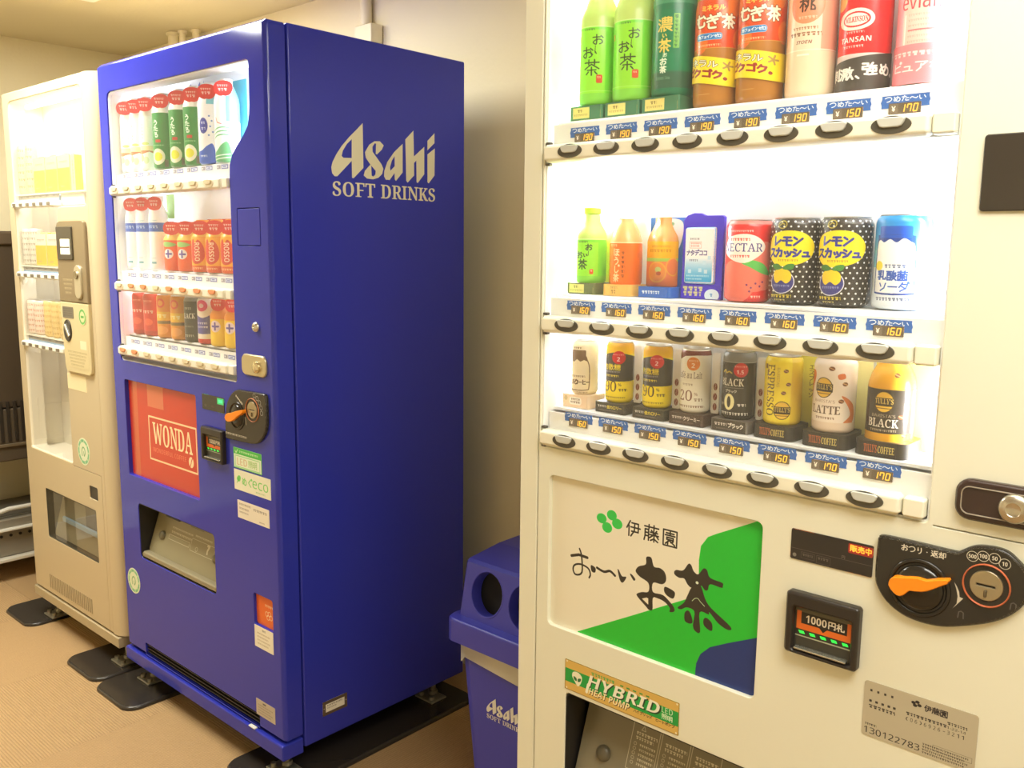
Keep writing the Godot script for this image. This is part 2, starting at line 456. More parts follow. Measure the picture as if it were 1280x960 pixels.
	"微": "-2,0.8 0.6,3 / -2.2,3.4 0.6,6 / -1.6,4.6 1.6,9.4 / -3,1.4 3,3.4 6,3.4 6,1.4 / -4.5,0.6 4.5,3.4 / -3,5 6,5 / -3.4,6.4 3,9.2 / -3.4,6.4 5.4,6.4 5.4,9 / -7.4,0.8 6.4,4.4 / -7,3 9.6,3 / -8.8,3 8,6.6 6,9.4 / -7,4.4 9.6,9.4",
	"糖": "-0.4,4 4,4 / -2.2,0.8 2.2,9.4 / -0.6,1.6 1.2,3.2 / -3.8,1.6 3,3.2 / -2.2,4.6 0.4,7.6 / -2.2,4.6 4,6.4 / -5,1.6 9.6,1.6 / -5,1.6 4.8,6 4,9.4 / -5.8,3 9,3 9,5.4 5.8,5.4 / -5.4,4.2 9.6,4.2 / -7.4,2 7.4,6.6 / -6,6.8 9,6.8 9,9.2 6,9.2 6,6.8",
	"的": "-2.4,0.8 1.6,2.4 / -0.8,2.4 4,2.4 4,9 0.8,9 0.8,2.4 / -0.8,5.6 4,5.6 / -6.4,0.8 5,4 / -6,2.6 9,2.6 8.6,9 7.2,8.6 / -6,5 7.2,6.4",
	"乳": "-0.6,1.6 5,0.8 / -1,2.6 1.6,3.8 / -2.8,2.4 3.2,3.6 / -4.8,2 4,3.8 / -1,4.6 4.6,4.6 3,6 3,9 1.6,8.8 / -0.4,7 5.6,6.6 / -6.8,1 6.8,8.6 9.4,8.6 9.4,7",
	"酸": "-0.4,1.4 5,1.4 / -1,3 4.4,3 4.4,9.2 1,9.2 1,3 / -2,1.4 2,5 / -3.4,1.4 3.4,5 / -1,7.2 4.4,7.2 / -7,0.8 6,3 9,2.6 / -6.6,3.4 5.6,5 / -8,3.4 9.4,5 / -7,4.6 5.4,7.2 / -6.4,5.8 9,5.8 5.6,9.4 / -6.4,6.8 9.6,9.4",
	"菌": "-0.6,1.8 9.4,1.8 / -3.2,0.6 3.2,3 / -6.8,0.6 6.8,3 / -1,3.6 9,3.6 9,9.4 1,9.4 1,3.6 / -2.4,6 7.6,6 / -5,4.4 5,8.8 / -6.6,4.4 3,5 / -5,6 2.4,8.6 / -5,6 7.6,8.6",
	"照": "-0.8,1 3.6,1 3.6,5.6 0.8,5.6 0.8,1 / -0.8,3.2 3.6,3.2 / -5,1 9,1 8.6,3.2 7.6,3 / -6.6,1 5,3.4 / -5.4,4 9,4 9,6 5.4,6 5.4,4 / -1,7.4 0.6,9.2 / -3.4,7.4 3.8,9 / -6,7.4 6.4,9 / -8.6,7.2 9.4,9",
	"明": "-0.8,1.6 3.8,1.6 3.8,7.4 0.8,7.4 0.8,1.6 / -0.8,4.4 3.8,4.4 / -5.6,1 9,1 9,9 7.8,8.8 / -5.6,1 5.4,7 4.2,9.4 / -5.6,3.6 9,3.6 / -5.4,6 9,6",
	"低": "-2.6,0.8 0.6,5 / -1.9,3 1.9,9.4 / -8.6,1 4,2 4,7.4 6,6.8 / -4,4.4 9.4,4 / -6.6,1.6 7.4,7 9.4,8 9.6,6.8 / -3.4,9 7.6,9",
}

func strokes(ch: String) -> Array:
	var s: String = KANA.get(ch, "")
	if s.length() == 2:
		s = KANA[s[0]] + " / " + (DAKU if s[1] == "゛" else HANDAKU)
	var out := []
	for st in s.split("/", false):
		var q := st.strip_edges()
		var straight := q.begins_with("-")
		var p := pts(q.substr(1) if straight else q)
		if straight:
			out.append(p)
			continue
		var c := PackedVector2Array()
		for i in p.size() - 1:
			for j in 4:
				c.append(p[i].cubic_interpolate(p[i + 1], p[maxi(i - 1, 0)], p[mini(i + 2, p.size() - 1)], j / 4.0))
		c.append(p[p.size() - 1])
		out.append(c)
	return out

func C(r: int, g: int, b: int) -> Color:
	return Color8(r, g, b)

func paint(c: Color, rough := 0.5, metal := 0.0, spec := 0.5) -> StandardMaterial3D:
	var key := "%s %s %s %s" % [c.to_html(), rough, metal, spec]
	if not mats.has(key):
		var m := StandardMaterial3D.new()
		m.albedo_color = c
		m.roughness = rough
		m.metallic = metal
		m.metallic_specular = spec
		mats[key] = m
	return mats[key]

func printed(p: Pic, rough := 0.4) -> StandardMaterial3D:
	var m := StandardMaterial3D.new()
	m.albedo_texture = p.tex()
	m.roughness = rough
	return m

func glow(c: Color, e: float) -> StandardMaterial3D:
	var m := StandardMaterial3D.new()
	m.albedo_color = c
	m.emission_enabled = true
	m.emission = c
	m.emission_energy_multiplier = e
	return m

func pane(tint := Color(1, 1, 1, 0.03)) -> StandardMaterial3D:
	var m := StandardMaterial3D.new()
	m.albedo_color = tint
	m.transparency = BaseMaterial3D.TRANSPARENCY_ALPHA
	m.roughness = 0.02
	return m

func numbered(called: String) -> String:
	var k: int = used.get(called, 0)
	used[called] = k + 1
	return called if k == 0 else "%s_%03d" % [called, k]

func thing(called: String, label: String, category: String, at: Vector3, group := "", turn := 0.0) -> Node3D:
	var o := Node3D.new()
	o.name = numbered(called)
	o.position = at
	o.rotation.y = turn
	add_child(o)
	o.set_meta("label", label)
	o.set_meta("category", category)
	if group:
		o.set_meta("group", group)
	return o

# geometry given in room coordinates, stored relative to the thing whose base is org
func geo() -> Geo:
	return Geo.new(Transform3D(Basis(), -org))

func put(called: String, g: Geo, mat: Material, parent: Node, label := "") -> MeshInstance3D:
	var m := ArrayMesh.new()
	g.surface(m, mat)
	var o := MeshInstance3D.new()
	o.mesh = m
	o.name = called
	parent.add_child(o, true)
	if label:
		o.set_meta("label", label)
	return o

func structure(called: String, g: Geo, mat: Material) -> MeshInstance3D:
	var o := put(called, g, mat, self)
	o.set_meta("kind", "structure")
	return o

func area_light(called: String, at: Vector3, dir: Vector3, size: Vector2, energy: float, c: Color, parent: Node = self) -> void:
	var l := AreaLight3D.new()
	l.name = called
	l.area_size = size
	l.light_energy = energy
	l.light_color = c
	l.area_range = 12.0
	l.area_attenuation = 2.0
	l.area_normalize_energy = true
	l.shadow_enabled = true
	parent.add_child(l, true)
	l.look_at_from_position(at, at + dir, Vector3(0, 1, 0) if absf(dir.normalized().y) < 0.9 else Vector3(0, 0, 1))

# ---------------------------------------------------------------- room
const CEIL := 2.166
const XL := -3.39
const XR := 2.3
const ZB := -0.85
const ZF := 2.3

func _ready():
	# camera, sky, exposure
	var cam := Camera3D.new()
	cam.name = "camera"
	add_child(cam)
	cam.position = Vector3(0.7171, 1.339, 1.1007)
	cam.rotation = Vector3(-0.1509, 0.7323, 0.0105)
	cam.fov = 46.21
	cam.near = 0.02
	cam.far = 40.0
	cam.current = true
	var e := Environment.new()
	e.background_mode = Environment.BG_COLOR
	e.background_color = Color(0.05, 0.05, 0.05)
	e.tonemap_mode = Environment.TONE_MAPPER_LINEAR
	e.tonemap_exposure = 1.2
	e.sdfgi_enabled = true
	e.ssao_enabled = true
	e.ssil_enabled = true
	var we := WorldEnvironment.new()
	we.name = "surroundings"
	we.environment = e
	add_child(we)
	for n in [["Droid Sans", 400], ["Droid Sans", 700], ["Droid Serif", 400], ["Droid Serif", 700]]:
		var f := SystemFont.new()
		f.font_names = PackedStringArray([n[0]])
		f.font_weight = n[1]
		fonts.append(f)
	ceiling_lights()
	room()
	cream_machine()
	blue_machine()
	beige_machine()
	cream_drinks()
	blue_drinks()
	beige_drinks()
	waste_bin()
	floor_pads()
	background_things()

const WARM := Color(1.0, 0.995, 0.95)
const LED := Color(0.97, 0.98, 1.0)

func ceiling_lights() -> void:
	var k := 0
	var power := [1.55, 0.4, 2.4, 1.9]
	var spots := [Vector3(-1.93, CEIL, -0.045), Vector3(0.42, CEIL, -0.045), Vector3(-2.2, CEIL, 0.56), Vector3(0.95, CEIL, 0.62)]
	var sizes := [Vector2(1.2, 0.6), Vector2(1.2, 0.6), Vector2(0.62, 0.58), Vector2(1.2, 0.6)]
	for at in spots:
		org = at
		var h: Vector2 = sizes[k] / 2
		var o := thing("ceiling_light", ["flat white ceiling light over the blue machine", "flat white ceiling light over the cream machine", "square white ceiling light over the aisle before the blue machine", "flat white ceiling light over the aisle before the cream machine"][k], "ceiling light", at, "ceiling lights")
		var g := Geo.new(Transform3D(Basis(Vector3(1, 0, 0), Vector3(0, 0, 1), Vector3(0, -1, 0)), Vector3.ZERO))
		g.plate(rr(-h.x, -h.y, h.x, h.y, 0.01), 0.0, 0.014, 0.002, [rr(0.025 - h.x, 0.025 - h.y, h.x - 0.025, h.y - 0.025, 0.004)])
		put("frame", g, paint(C(240, 236, 224), 0.4), o)
		g = Geo.new()
		g.box(Vector3(0, -0.005, 0), Vector3(2 * h.x - 0.05, 0.006, 2 * h.y - 0.05), 0.001)
		put("light_panel", g, glow(WARM, 3.0), o)
		area_light("ceiling_lamp", at + Vector3(0, -0.0165, 0), Vector3(0, -1, 0), sizes[k] - Vector2(0.06, 0.06), power[k], WARM)
		k += 1

func room() -> void:
	org = Vector3.ZERO
	var wall := plaster(C(238, 227, 193), 3)
	var g := geo()
	g.box(Vector3((XL + XR) / 2, CEIL / 2, ZB - 0.06), Vector3(XR - XL + 0.24, CEIL + 0.2, 0.12))
	structure("wall_back", g, wall)
	g = geo()
	g.box(Vector3(XL - 0.06, CEIL / 2, (ZB + ZF) / 2), Vector3(0.12, CEIL + 0.2, ZF - ZB))
	structure("wall_left", g, wall)
	g = geo()
	g.box(Vector3(XR + 0.06, CEIL / 2, (ZB + ZF) / 2), Vector3(0.12, CEIL + 0.2, ZF - ZB))
	structure("wall_right", g, wall)
	g = geo()
	g.box(Vector3((XL + XR) / 2, CEIL / 2, ZF + 0.06), Vector3(XR - XL + 0.24, CEIL + 0.2, 0.12))
	structure("wall_front", g, wall)
	g = geo()
	g.box(Vector3((XL + XR) / 2, CEIL + 0.06, (ZB + ZF) / 2), Vector3(XR - XL + 0.24, 0.12, ZF - ZB + 0.24))
	structure("ceiling", g, plaster(C(220, 206, 170), 5))
	# skirting boards along the walls that the glossy doors mirror
	var skirt := paint(C(246, 244, 236), 0.35)
	g = geo()
	g.box(Vector3(XL + 0.006, 0.05, (ZB + ZF) / 2), Vector3(0.012, 0.10, ZF - ZB - 0.02), 0.003)
	structure("baseboard_left", g, skirt)
	g = geo()
	g.box(Vector3((XL + XR) / 2, 0.05, ZF - 0.006), Vector3(XR - XL - 0.03, 0.10, 0.012), 0.003)
	structure("baseboard_front", g, skirt)
	# carpet tiles half a metre square, their ribs turned by a quarter from tile to tile
	var fl := Node3D.new()
	fl.name = "floor"
	add_child(fl)
	fl.set_meta("kind", "structure")
	g = geo()
	g.box(Vector3((XL + XR) / 2, -0.07, (ZB + ZF) / 2), Vector3(XR - XL + 0.24, 0.124, ZF - ZB + 0.24))
	put("screed", g, paint(C(96, 78, 56), 0.9), fl)
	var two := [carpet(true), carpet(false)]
	var shared := {}
	var x := -3.65
	var i := 0
	while x < XR:
		var z := -1.1
		var j := 0
		while z < ZF:
			var x0 := maxf(x, XL)
			var x1 := minf(x + 0.5, XR)
			var z0 := maxf(z, ZB)
			var z1 := minf(z + 0.5, ZF)
			var key := "%.3f %.3f %d" % [x1 - x0, z1 - z0, (i + j) % 2]
			if not shared.has(key):
				var q := Geo.new()
				q.box(Vector3(0, -0.004, 0), Vector3(x1 - x0 - 0.0006, 0.008, z1 - z0 - 0.0006), 0.0008)
				var me := ArrayMesh.new()
				q.surface(me, two[(i + j) % 2])
				shared[key] = me
			var o := MeshInstance3D.new()
			o.name = "carpet_tile"
			o.mesh = shared[key]
			o.position = Vector3((x0 + x1) / 2, 0, (z0 + z1) / 2)
			fl.add_child(o, true)
			z += 0.5
			j += 1
		x += 0.5
		i += 1

func plaster(c: Color, sd: int) -> StandardMaterial3D:
	var m := StandardMaterial3D.new()
	m.albedo_color = c
	m.roughness = 0.75
	var nz := FastNoiseLite.new()
	nz.seed = sd
	nz.frequency = 0.05
	nz.fractal_octaves = 3
	if not mats.has("plaster relief"):
		var t := NoiseTexture2D.new()
		t.noise = nz
		t.width = 256
		t.height = 256
		t.seamless = true
		t.as_normal_map = true
		t.bump_strength = 2.0
		mats["plaster relief"] = t
	m.normal_enabled = true
	m.normal_texture = mats["plaster relief"]
	m.normal_scale = 0.15
	m.uv1_triplanar = true
	m.uv1_world_triplanar = true
	m.uv1_scale = Vector3(4, 4, 4)
	return m

# ribbed carpet: 14 ribs in 10.5 cm
func carpet(turned: bool) -> StandardMaterial3D:
	var r := RandomNumberGenerator.new()
	r.seed = 77
	var n := 168
	var col := Image.create(n, n, false, Image.FORMAT_RGBA8)
	var hgt := Image.create(n, n, false, Image.FORMAT_RGBA8)
	for y in n:
		for x in n:
			var s := x if turned else y
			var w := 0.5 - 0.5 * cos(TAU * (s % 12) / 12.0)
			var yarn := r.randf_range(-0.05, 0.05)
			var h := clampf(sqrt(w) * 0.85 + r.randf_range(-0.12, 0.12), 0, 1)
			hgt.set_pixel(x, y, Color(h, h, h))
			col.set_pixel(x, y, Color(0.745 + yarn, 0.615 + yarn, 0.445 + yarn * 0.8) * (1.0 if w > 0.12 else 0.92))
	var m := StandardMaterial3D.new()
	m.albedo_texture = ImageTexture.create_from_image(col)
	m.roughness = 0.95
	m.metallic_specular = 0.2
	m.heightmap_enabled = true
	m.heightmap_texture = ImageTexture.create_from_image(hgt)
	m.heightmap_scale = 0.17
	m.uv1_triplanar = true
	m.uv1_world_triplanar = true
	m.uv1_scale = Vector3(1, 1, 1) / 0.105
	return m

# ---------------------------------------------------------------- parts that the two large machines share
const ROW_RAIL := [[1.469, 1.4955], [1.206, 1.232], [1.0225, 1.0485]]
const ROW_TAG := [[1.520, 1.5055, 1.511, 1.498], [1.2564, 1.243, 1.249, 1.2372], [1.078, 1.0655, 1.0694, 1.0582]]
const ROW_SHELF := [1.533, 1.266, 1.0815]

func merged(list: Array) -> ArrayMesh:
	var m := ArrayMesh.new()
	for q in list:
		q[0].surface(m, q[1])
	return m

func inst(called: String, m: Mesh, at: Vector3, parent: Node) -> MeshInstance3D:
	var o := MeshInstance3D.new()
	o.name = called
	o.mesh = m
	o.position = at
	parent.add_child(o, true)
	return o

# three shelves with button rails, price strips, glass and lamps; hole is the window outline in the door
func showcase(t: Node3D, zf: float, door_back: float, hole: PackedVector2Array, bx0: float, bx1: float, bz: float, rail_x0: float, rail_x1: float, led: float, rail_mat: Material) -> Array:
	var white := paint(C(244, 244, 242), 0.45)
	var g := geo()
	g.plate(hole, door_back, zf - 0.004, 0.0, [Geo.shrunk(hole, 0.0025)])
	put("window_liner", g, white, t)
	var yb := 0.985
	var yt := 1.775
	g = geo()
	g.box(Vector3((bx0 + bx1) / 2, (yb + yt) / 2, bz - 0.003), Vector3(bx1 - bx0, yt - yb, 0.006))
	g.box(Vector3(bx0 + 0.002, (yb + yt) / 2, (bz + door_back) / 2), Vector3(0.004, yt - yb, door_back - bz))
	g.box(Vector3(bx1 - 0.002, (yb + yt) / 2, (bz + door_back) / 2), Vector3(0.004, yt - yb, door_back - bz))
	g.box(Vector3((bx0 + bx1) / 2, yt - 0.002, (bz + door_back) / 2), Vector3(bx1 - bx0, 0.004, door_back - bz))
	g.box(Vector3((bx0 + bx1) / 2, yb + 0.002, (bz + door_back) / 2), Vector3(bx1 - bx0, 0.004, door_back - bz))
	put("display_box", g, white, t)
	var rails := []
	var tube := glow(LED, 3.0)
	for r in 3:
		var ys: float = ROW_SHELF[r]
		var rb: float = ROW_RAIL[r][0]
		var rt: float = ROW_RAIL[r][1]
		g = geo()
		g.box(Vector3((bx0 + bx1) / 2, ys - 0.003, (bz + zf - 0.03) / 2), Vector3(bx1 - bx0 - 0.009, 0.006, zf - 0.03 - bz), 0.0015)
		g.box(Vector3((rail_x0 + rail_x1) / 2, (ys - 0.006 + rb) / 2, zf - 0.0165), Vector3(rail_x1 - rail_x0 - 0.006, ys - 0.006 - rb, 0.003))
		put("shelf", g, white, t)
		g = geo()
		g.box(Vector3((rail_x0 + rail_x1 - 0.028) / 2, (rb + rt) / 2, zf - 0.003), Vector3(rail_x1 - rail_x0 - 0.028, rt - rb, 0.026), 0.006)
		g.box(Vector3(rail_x1 - 0.0145, (rb + rt) / 2, zf - 0.004), Vector3(0.026, rt - rb - 0.002, 0.020), 0.003)
		rails.append(put("button_rail", g, rail_mat, t))
		for yc in [rb - 0.0025, rt + 0.0025]:
			g = geo()
			g.box(Vector3(rail_x0 + 0.003, yc, zf - 0.004), Vector3(0.009, 0.004, 0.008), 0.001)
			put("hinge_clip", g, paint(C(84, 78, 70), 0.4), t)
		var y0: float = ROW_RAIL[r - 1][0] if r > 0 else 1.752
		# a lamp tube at each end of the compartment
		for side in [0, 1]:
			var x := bx0 + 0.014 if side == 0 else bx1 - 0.014
			g = geo()
			g.tube([Vector3(x, ys + 0.006, zf - 0.056), Vector3(x, y0 - 0.012, zf - 0.056)], 0.006, 10)
			put("led_tube", g, tube, t)
			var dir := Vector3(1 if side == 0 else -1, 0, -0.12)
			area_light("showcase_lamp", Vector3(x, (ys + y0) / 2, zf - 0.056) + dir.normalized() * 0.008, dir, Vector2(0.012, y0 - ys - 0.03), led * (y0 - ys) / 0.2 * (1.0 if side == 0 else 0.3), LED)
	return rails

func glass_panes(t: Node3D, zf: float, x0: float, x1s: Array, top: float) -> void:
	var ys := [[ROW_RAIL[0][1], top], [ROW_RAIL[1][1], ROW_RAIL[0][0]], [ROW_RAIL[2][1], ROW_RAIL[1][0]]]
	for i in 3:
		var q := geo()
		q.quad(Vector3(x0, ys[i][0], zf - 0.0075), Vector3(x1s[i], ys[i][0], zf - 0.0075), Vector3(x1s[i], ys[i][1], zf - 0.0075), Vector3(x0, ys[i][1], zf - 0.0075), Vector3(0, 0, 1))
		put("window_glass", q, pane(), t)

func button_mesh(lens: Color, dark: Color) -> ArrayMesh:
	var a := Geo.new()
	a.plate(oval(0, 0, 0.0232, 0.0104, 28), 0.0, 0.0012, 0.0006)
	var b := Geo.new()
	b.plate(moved(pts("-13,8.6 13,8.6 16.5,6.5 15,2 12.5,-1.6 8,-3 -8,-3 -12.5,-1.6 -15,2 -16.5,6.5"), Vector2(0.001, 0.001), Vector2.ZERO), 0.0008, 0.0042, 0.0014)
	return merged([[a, paint(dark, 0.35)], [b, paint(lens, 0.2)]])

func seven(p: Pic, d: String, x: float, y: float, w: float, h: float, c: Color) -> void:
	var seg := {"a": [0, 0, 1, 0], "b": [1, 0, 1, 0.5], "c": [1, 0.5, 1, 1], "d": [0, 1, 1, 1], "e": [0, 0.5, 0, 1], "f": [0, 0, 0, 0.5], "g": [0, 0.5, 1, 0.5]}
	var on: String = {"0": "abcdef", "1": "bc", "5": "afgcd", "6": "afgedc", "7": "abcf", "9": "abcdfg"}[d]
	for s in on:
		var q: Array = seg[s]
		var a := Vector2(x + q[0] * w + (1 - q[1]) * h * 0.14, y + q[1] * h)
		var b := Vector2(x + q[2] * w + (1 - q[3]) * h * 0.14, y + q[3] * h)
		p.line(PackedVector2Array([a.lerp(b, 0.1), b.lerp(a, 0.1)]), h * 0.16, c)

func price_material(price: String) -> StandardMaterial3D:
	var parts := []
	for layer in [0, 1]:
		if layer == 0 and mats.has("price ground"):
			parts.append(mats["price ground"])
			continue
		var p := Pic.new(self, 36, 13, 5, C(98, 84, 66) if layer == 0 else Color.BLACK)
		p.rect(0.8, 0.8, 10, 11.4, C(118, 104, 86) if layer == 0 else Color.BLACK)
		p.fit("¥", 3, 3.4, 8, 9.6, C(235, 225, 205) if layer == 0 else C(90, 84, 76), 1)
		for i in (3 if layer == 1 else 0):
			seven(p, price[i], 13.2 + i * 7.2, 2.4, 4.2, 8.4, C(255, 176, 30))
		parts.append(p.tex())
		if layer == 0:
			mats["price ground"] = parts[0]
	var m := StandardMaterial3D.new()
	m.albedo_texture = parts[0]
	m.roughness = 0.3
	m.emission_enabled = true
	m.emission = Color.WHITE
	m.emission_operator = BaseMaterial3D.EMISSION_OP_MULTIPLY
	m.emission_texture = parts[1]
	m.emission_energy_multiplier = 1.6
	return m

# ---------------------------------------------------------------- the cream machine on the right
const WX0 := -0.1519
const WDX := 0.0677

func cream_machine() -> void:
	var base := Vector3(0.18, 0, -0.33)
	var t := thing("vending_machine", "cream white drink vending machine with green and white tea poster, nearest on the right", "vending machine", base)
	org = base
	var cream := paint(C(231, 229, 210), 0.32)
	var x0 := -0.2524
	var x1 := 0.605
	# cabinet: hollow behind the window and the delivery port
	var g := geo()
	g.plate(rr(x0, 0.08, x1, 1.83, 0.004), -0.66, -0.054, 0.003, [rr(-0.2465, 0.98, 0.44, 1.78, 0), rr(-0.16, 0.41, 0.37, 0.63, 0)])
	put("cabinet", g, cream, t)
	var hole := rr(-0.209, 1.0195, 0.395, 1.755, 0.006)
	var holes := [hole, rr(-0.188, 0.7195, 0.1855, 0.9745, 0.009), rr(-0.1464, 0.43, 0.36, 0.6125, 0.008), rr(0.401, 1.0172, 0.597, 1.0184, 0)]
	g = geo()
	g.plate(rr(-0.2136, 0.12, x1, 1.83, 0.004), -0.05, 0.0, 0.0022, holes, null, 0.0012)
	put("door", g, cream, t)
	g = geo()
	g.plate(rr(x0, 0.12, -0.2146, 1.83, 0.003), -0.05, 0.0, 0.002)
	put("door_edge", g, cream, t)
	g = geo()
	g.box(Vector3((x0 + x1) / 2, 0.10, -0.028), Vector3(x1 - x0, 0.036, 0.056), 0.004)
	put("kick_plate", g, cream, t)
	g = geo()
	g.box(Vector3(0.5, 1.018, -0.02), Vector3(0.2, 0.02, 0.01))
	put("seam_backing", g, paint(C(90, 82, 66), 0.6), t)
	for fx in [x0 + 0.08, x1 - 0.08]:
		for fz in [-0.1, -0.58]:
			leveling_foot(t, Vector3(fx, 0, fz), 0.08, 0.012)
	var railm := paint(C(238, 234, 214), 0.4)
	var rails := showcase(t, 0.0, -0.05, hole, -0.2465, 0.44, -0.112, -0.2065, 0.3925, 0.45, railm)
	glass_panes(t, 0.0, -0.206, [0.392, 0.392, 0.392], 1.752)
	var bm := button_mesh(C(196, 196, 188), C(84, 80, 70))
	var tagm := tag_material()
	var outline := PackedVector2Array()
	var r := RandomNumberGenerator.new()
	r.seed = 5
	for i in 5:
		outline.append(Vector2(0.0285 - r.randf() * 0.002, -0.0072 + i * 0.0036))
	for i in 5:
		outline.append(Vector2(-0.0285 + r.randf() * 0.002, 0.0072 - i * 0.0036))
	var tg := Geo.new()
	tg.plate(outline, 0.0, 0.0006, 0.0, [], Rect2(-0.0285, -0.0072, 0.057, 0.0144))
	var tagmesh := merged([[tg, tagm]])
	var pm := {}
	for p in ["190", "150", "170", "160"]:
		var q := Geo.new()
		q.plate(rr(-0.0182, -0.0063, 0.0182, 0.0063, 0.0006, 2), 0.0, 0.0012, 0.0, [], Rect2(-0.0182, -0.0063, 0.0364, 0.0126))
		pm[p] = merged([[q, price_material(p)]])
	var prices := [["190", "190", "190", "190", "190", "190", "150", "170"], ["160", "160", "160", "160", "160", "160", "160", "160"], ["160", "150", "150", "150", "150", "150", "170", "170"]]
	for row in 3:
		for i in 8:
			var x := WX0 + WDX * i
			inst("button", bm, Vector3(x, (ROW_RAIL[row][0] + ROW_RAIL[row][1]) / 2 + 0.001, 0.010) - base, rails[row])
			var q: Array = ROW_TAG[row]
			var off := 0.0092 - 0.0005 * i
			var tag := inst("price_tag", tagmesh, Vector3(x + off, (q[0] + q[1]) / 2, -0.015) - base, t)
			inst("price_display", pm[prices[row][i]], Vector3(0, (q[2] + q[3] - q[0] - q[1]) / 2, 0.0007), tag)
	cream_front(t)

func tag_material() -> StandardMaterial3D:
	var p := Pic.new(self, 57, 14.4, 4, C(46, 104, 186))
	p.jp("つめた～い", 4, 0.4, 7.2, 1.0, C(244, 248, 250), false, 1.32)
	return printed(p)

func leveling_foot(t: Node3D, at: Vector3, top: float, pad: float) -> void:
	var g := geo()
	g.tube([at + Vector3(0, pad + 0.006, 0), at + Vector3(0, top + 0.02, 0)], 0.008, 10)
	g.tube([at + Vector3(0, pad + 0.010, 0), at + Vector3(0, pad + 0.020, 0)], 0.015, 6)
	g.box(at + Vector3(0, pad + 0.003, 0.01), Vector3(0.075, 0.006, 0.06), 0.002)
	g.tube([at + Vector3(0.022, pad + 0.004, 0.026), at + Vector3(0.022, pad + 0.016, 0.026)], 0.008, 6)
	g.tube([at + Vector3(-0.022, pad + 0.004, 0.026), at + Vector3(-0.022, pad + 0.016, 0.026)], 0.008, 6)
	put("leveling_foot", g, paint(C(170, 166, 150), 0.35, 0.7), t)

const O_BIG := "184.8,157.6 189.2,160.4 194.6,158.9 199.1,147.1 209.7,147.4 217.7,143.6 221.2,135.2 219.7,127.7 213.3,123 198.8,121.5 199.1,106.9 216.6,107 230,99 236.8,92.7 237,86.9 229.4,84.2 229.1,90.5 219.7,97.2 207.7,99.3 199.2,97.4 199.2,79 192.5,77.1 188.3,80 171.5,92.1 170.7,96.7 179.3,101.5 190.8,105.3 190.3,118.8 175.7,124.4 167.9,129.6 167.1,134.2 172.4,140.8 184.4,146.9"
const O_HOLE := "179.7,91.2 187.7,95.1 191,94.6 191.4,84.7"
const O_DOT := "218.2,118.7 221.3,121.1 231.8,119.3 237.1,116.1 236.1,108.8 232.3,105.9 224.4,107.9 219,112.3"
const CHA_TOP := "234.4,147.9 238.1,151.8 249.4,154 257.7,166 262.7,165 266.8,157.4 274.4,154.3 282.5,165.2 288.6,164.1 293.9,154.2 313.2,151.9 314.6,147.4 312.4,144.1 294.4,144.7 291.2,135.5 286.4,133.5 281.3,138.5 278.9,137.8 265.5,131.5 257.9,134.5 251.7,142 243.6,141 235.9,143.6"
const CHA_LEGS := "265.5,132.8 278.8,138.7 287,121.9 297.3,110 329.3,91.3 326.1,85.1 310.4,90.1 295.3,102.6 294.2,98.9 279.5,98.1 281.7,68.8 273.5,67.5 269.4,75.5 270.9,96.7 258.2,99.5 248.3,93.6 242.6,95 252.9,105.4 258.6,118.6"
const CHA_DOTS := ["254.8,89.7 259.7,95.3 264.9,91.5 268.7,79.9 263.1,75.9 255.4,78.3", "286.1,88.5 290.8,92.9 299.6,88 301.3,78.3 297.8,75.4 287.8,79.9"]

func curve(a: PackedVector2Array, closed := true) -> PackedVector2Array:
	var r := PackedVector2Array()
	var m := a.size()
	for i in (m if closed else m - 1):
		for j in 4:
			if closed:
				r.append(a[i].cubic_interpolate(a[(i + 1) % m], a[(i + m - 1) % m], a[(i + 2) % m], j / 4.0))
			else:
				r.append(a[i].cubic_interpolate(a[i + 1], a[maxi(i - 1, 0)], a[mini(i + 2, m - 1)], j / 4.0))
	if not closed:
		r.append(a[m - 1])
	return r

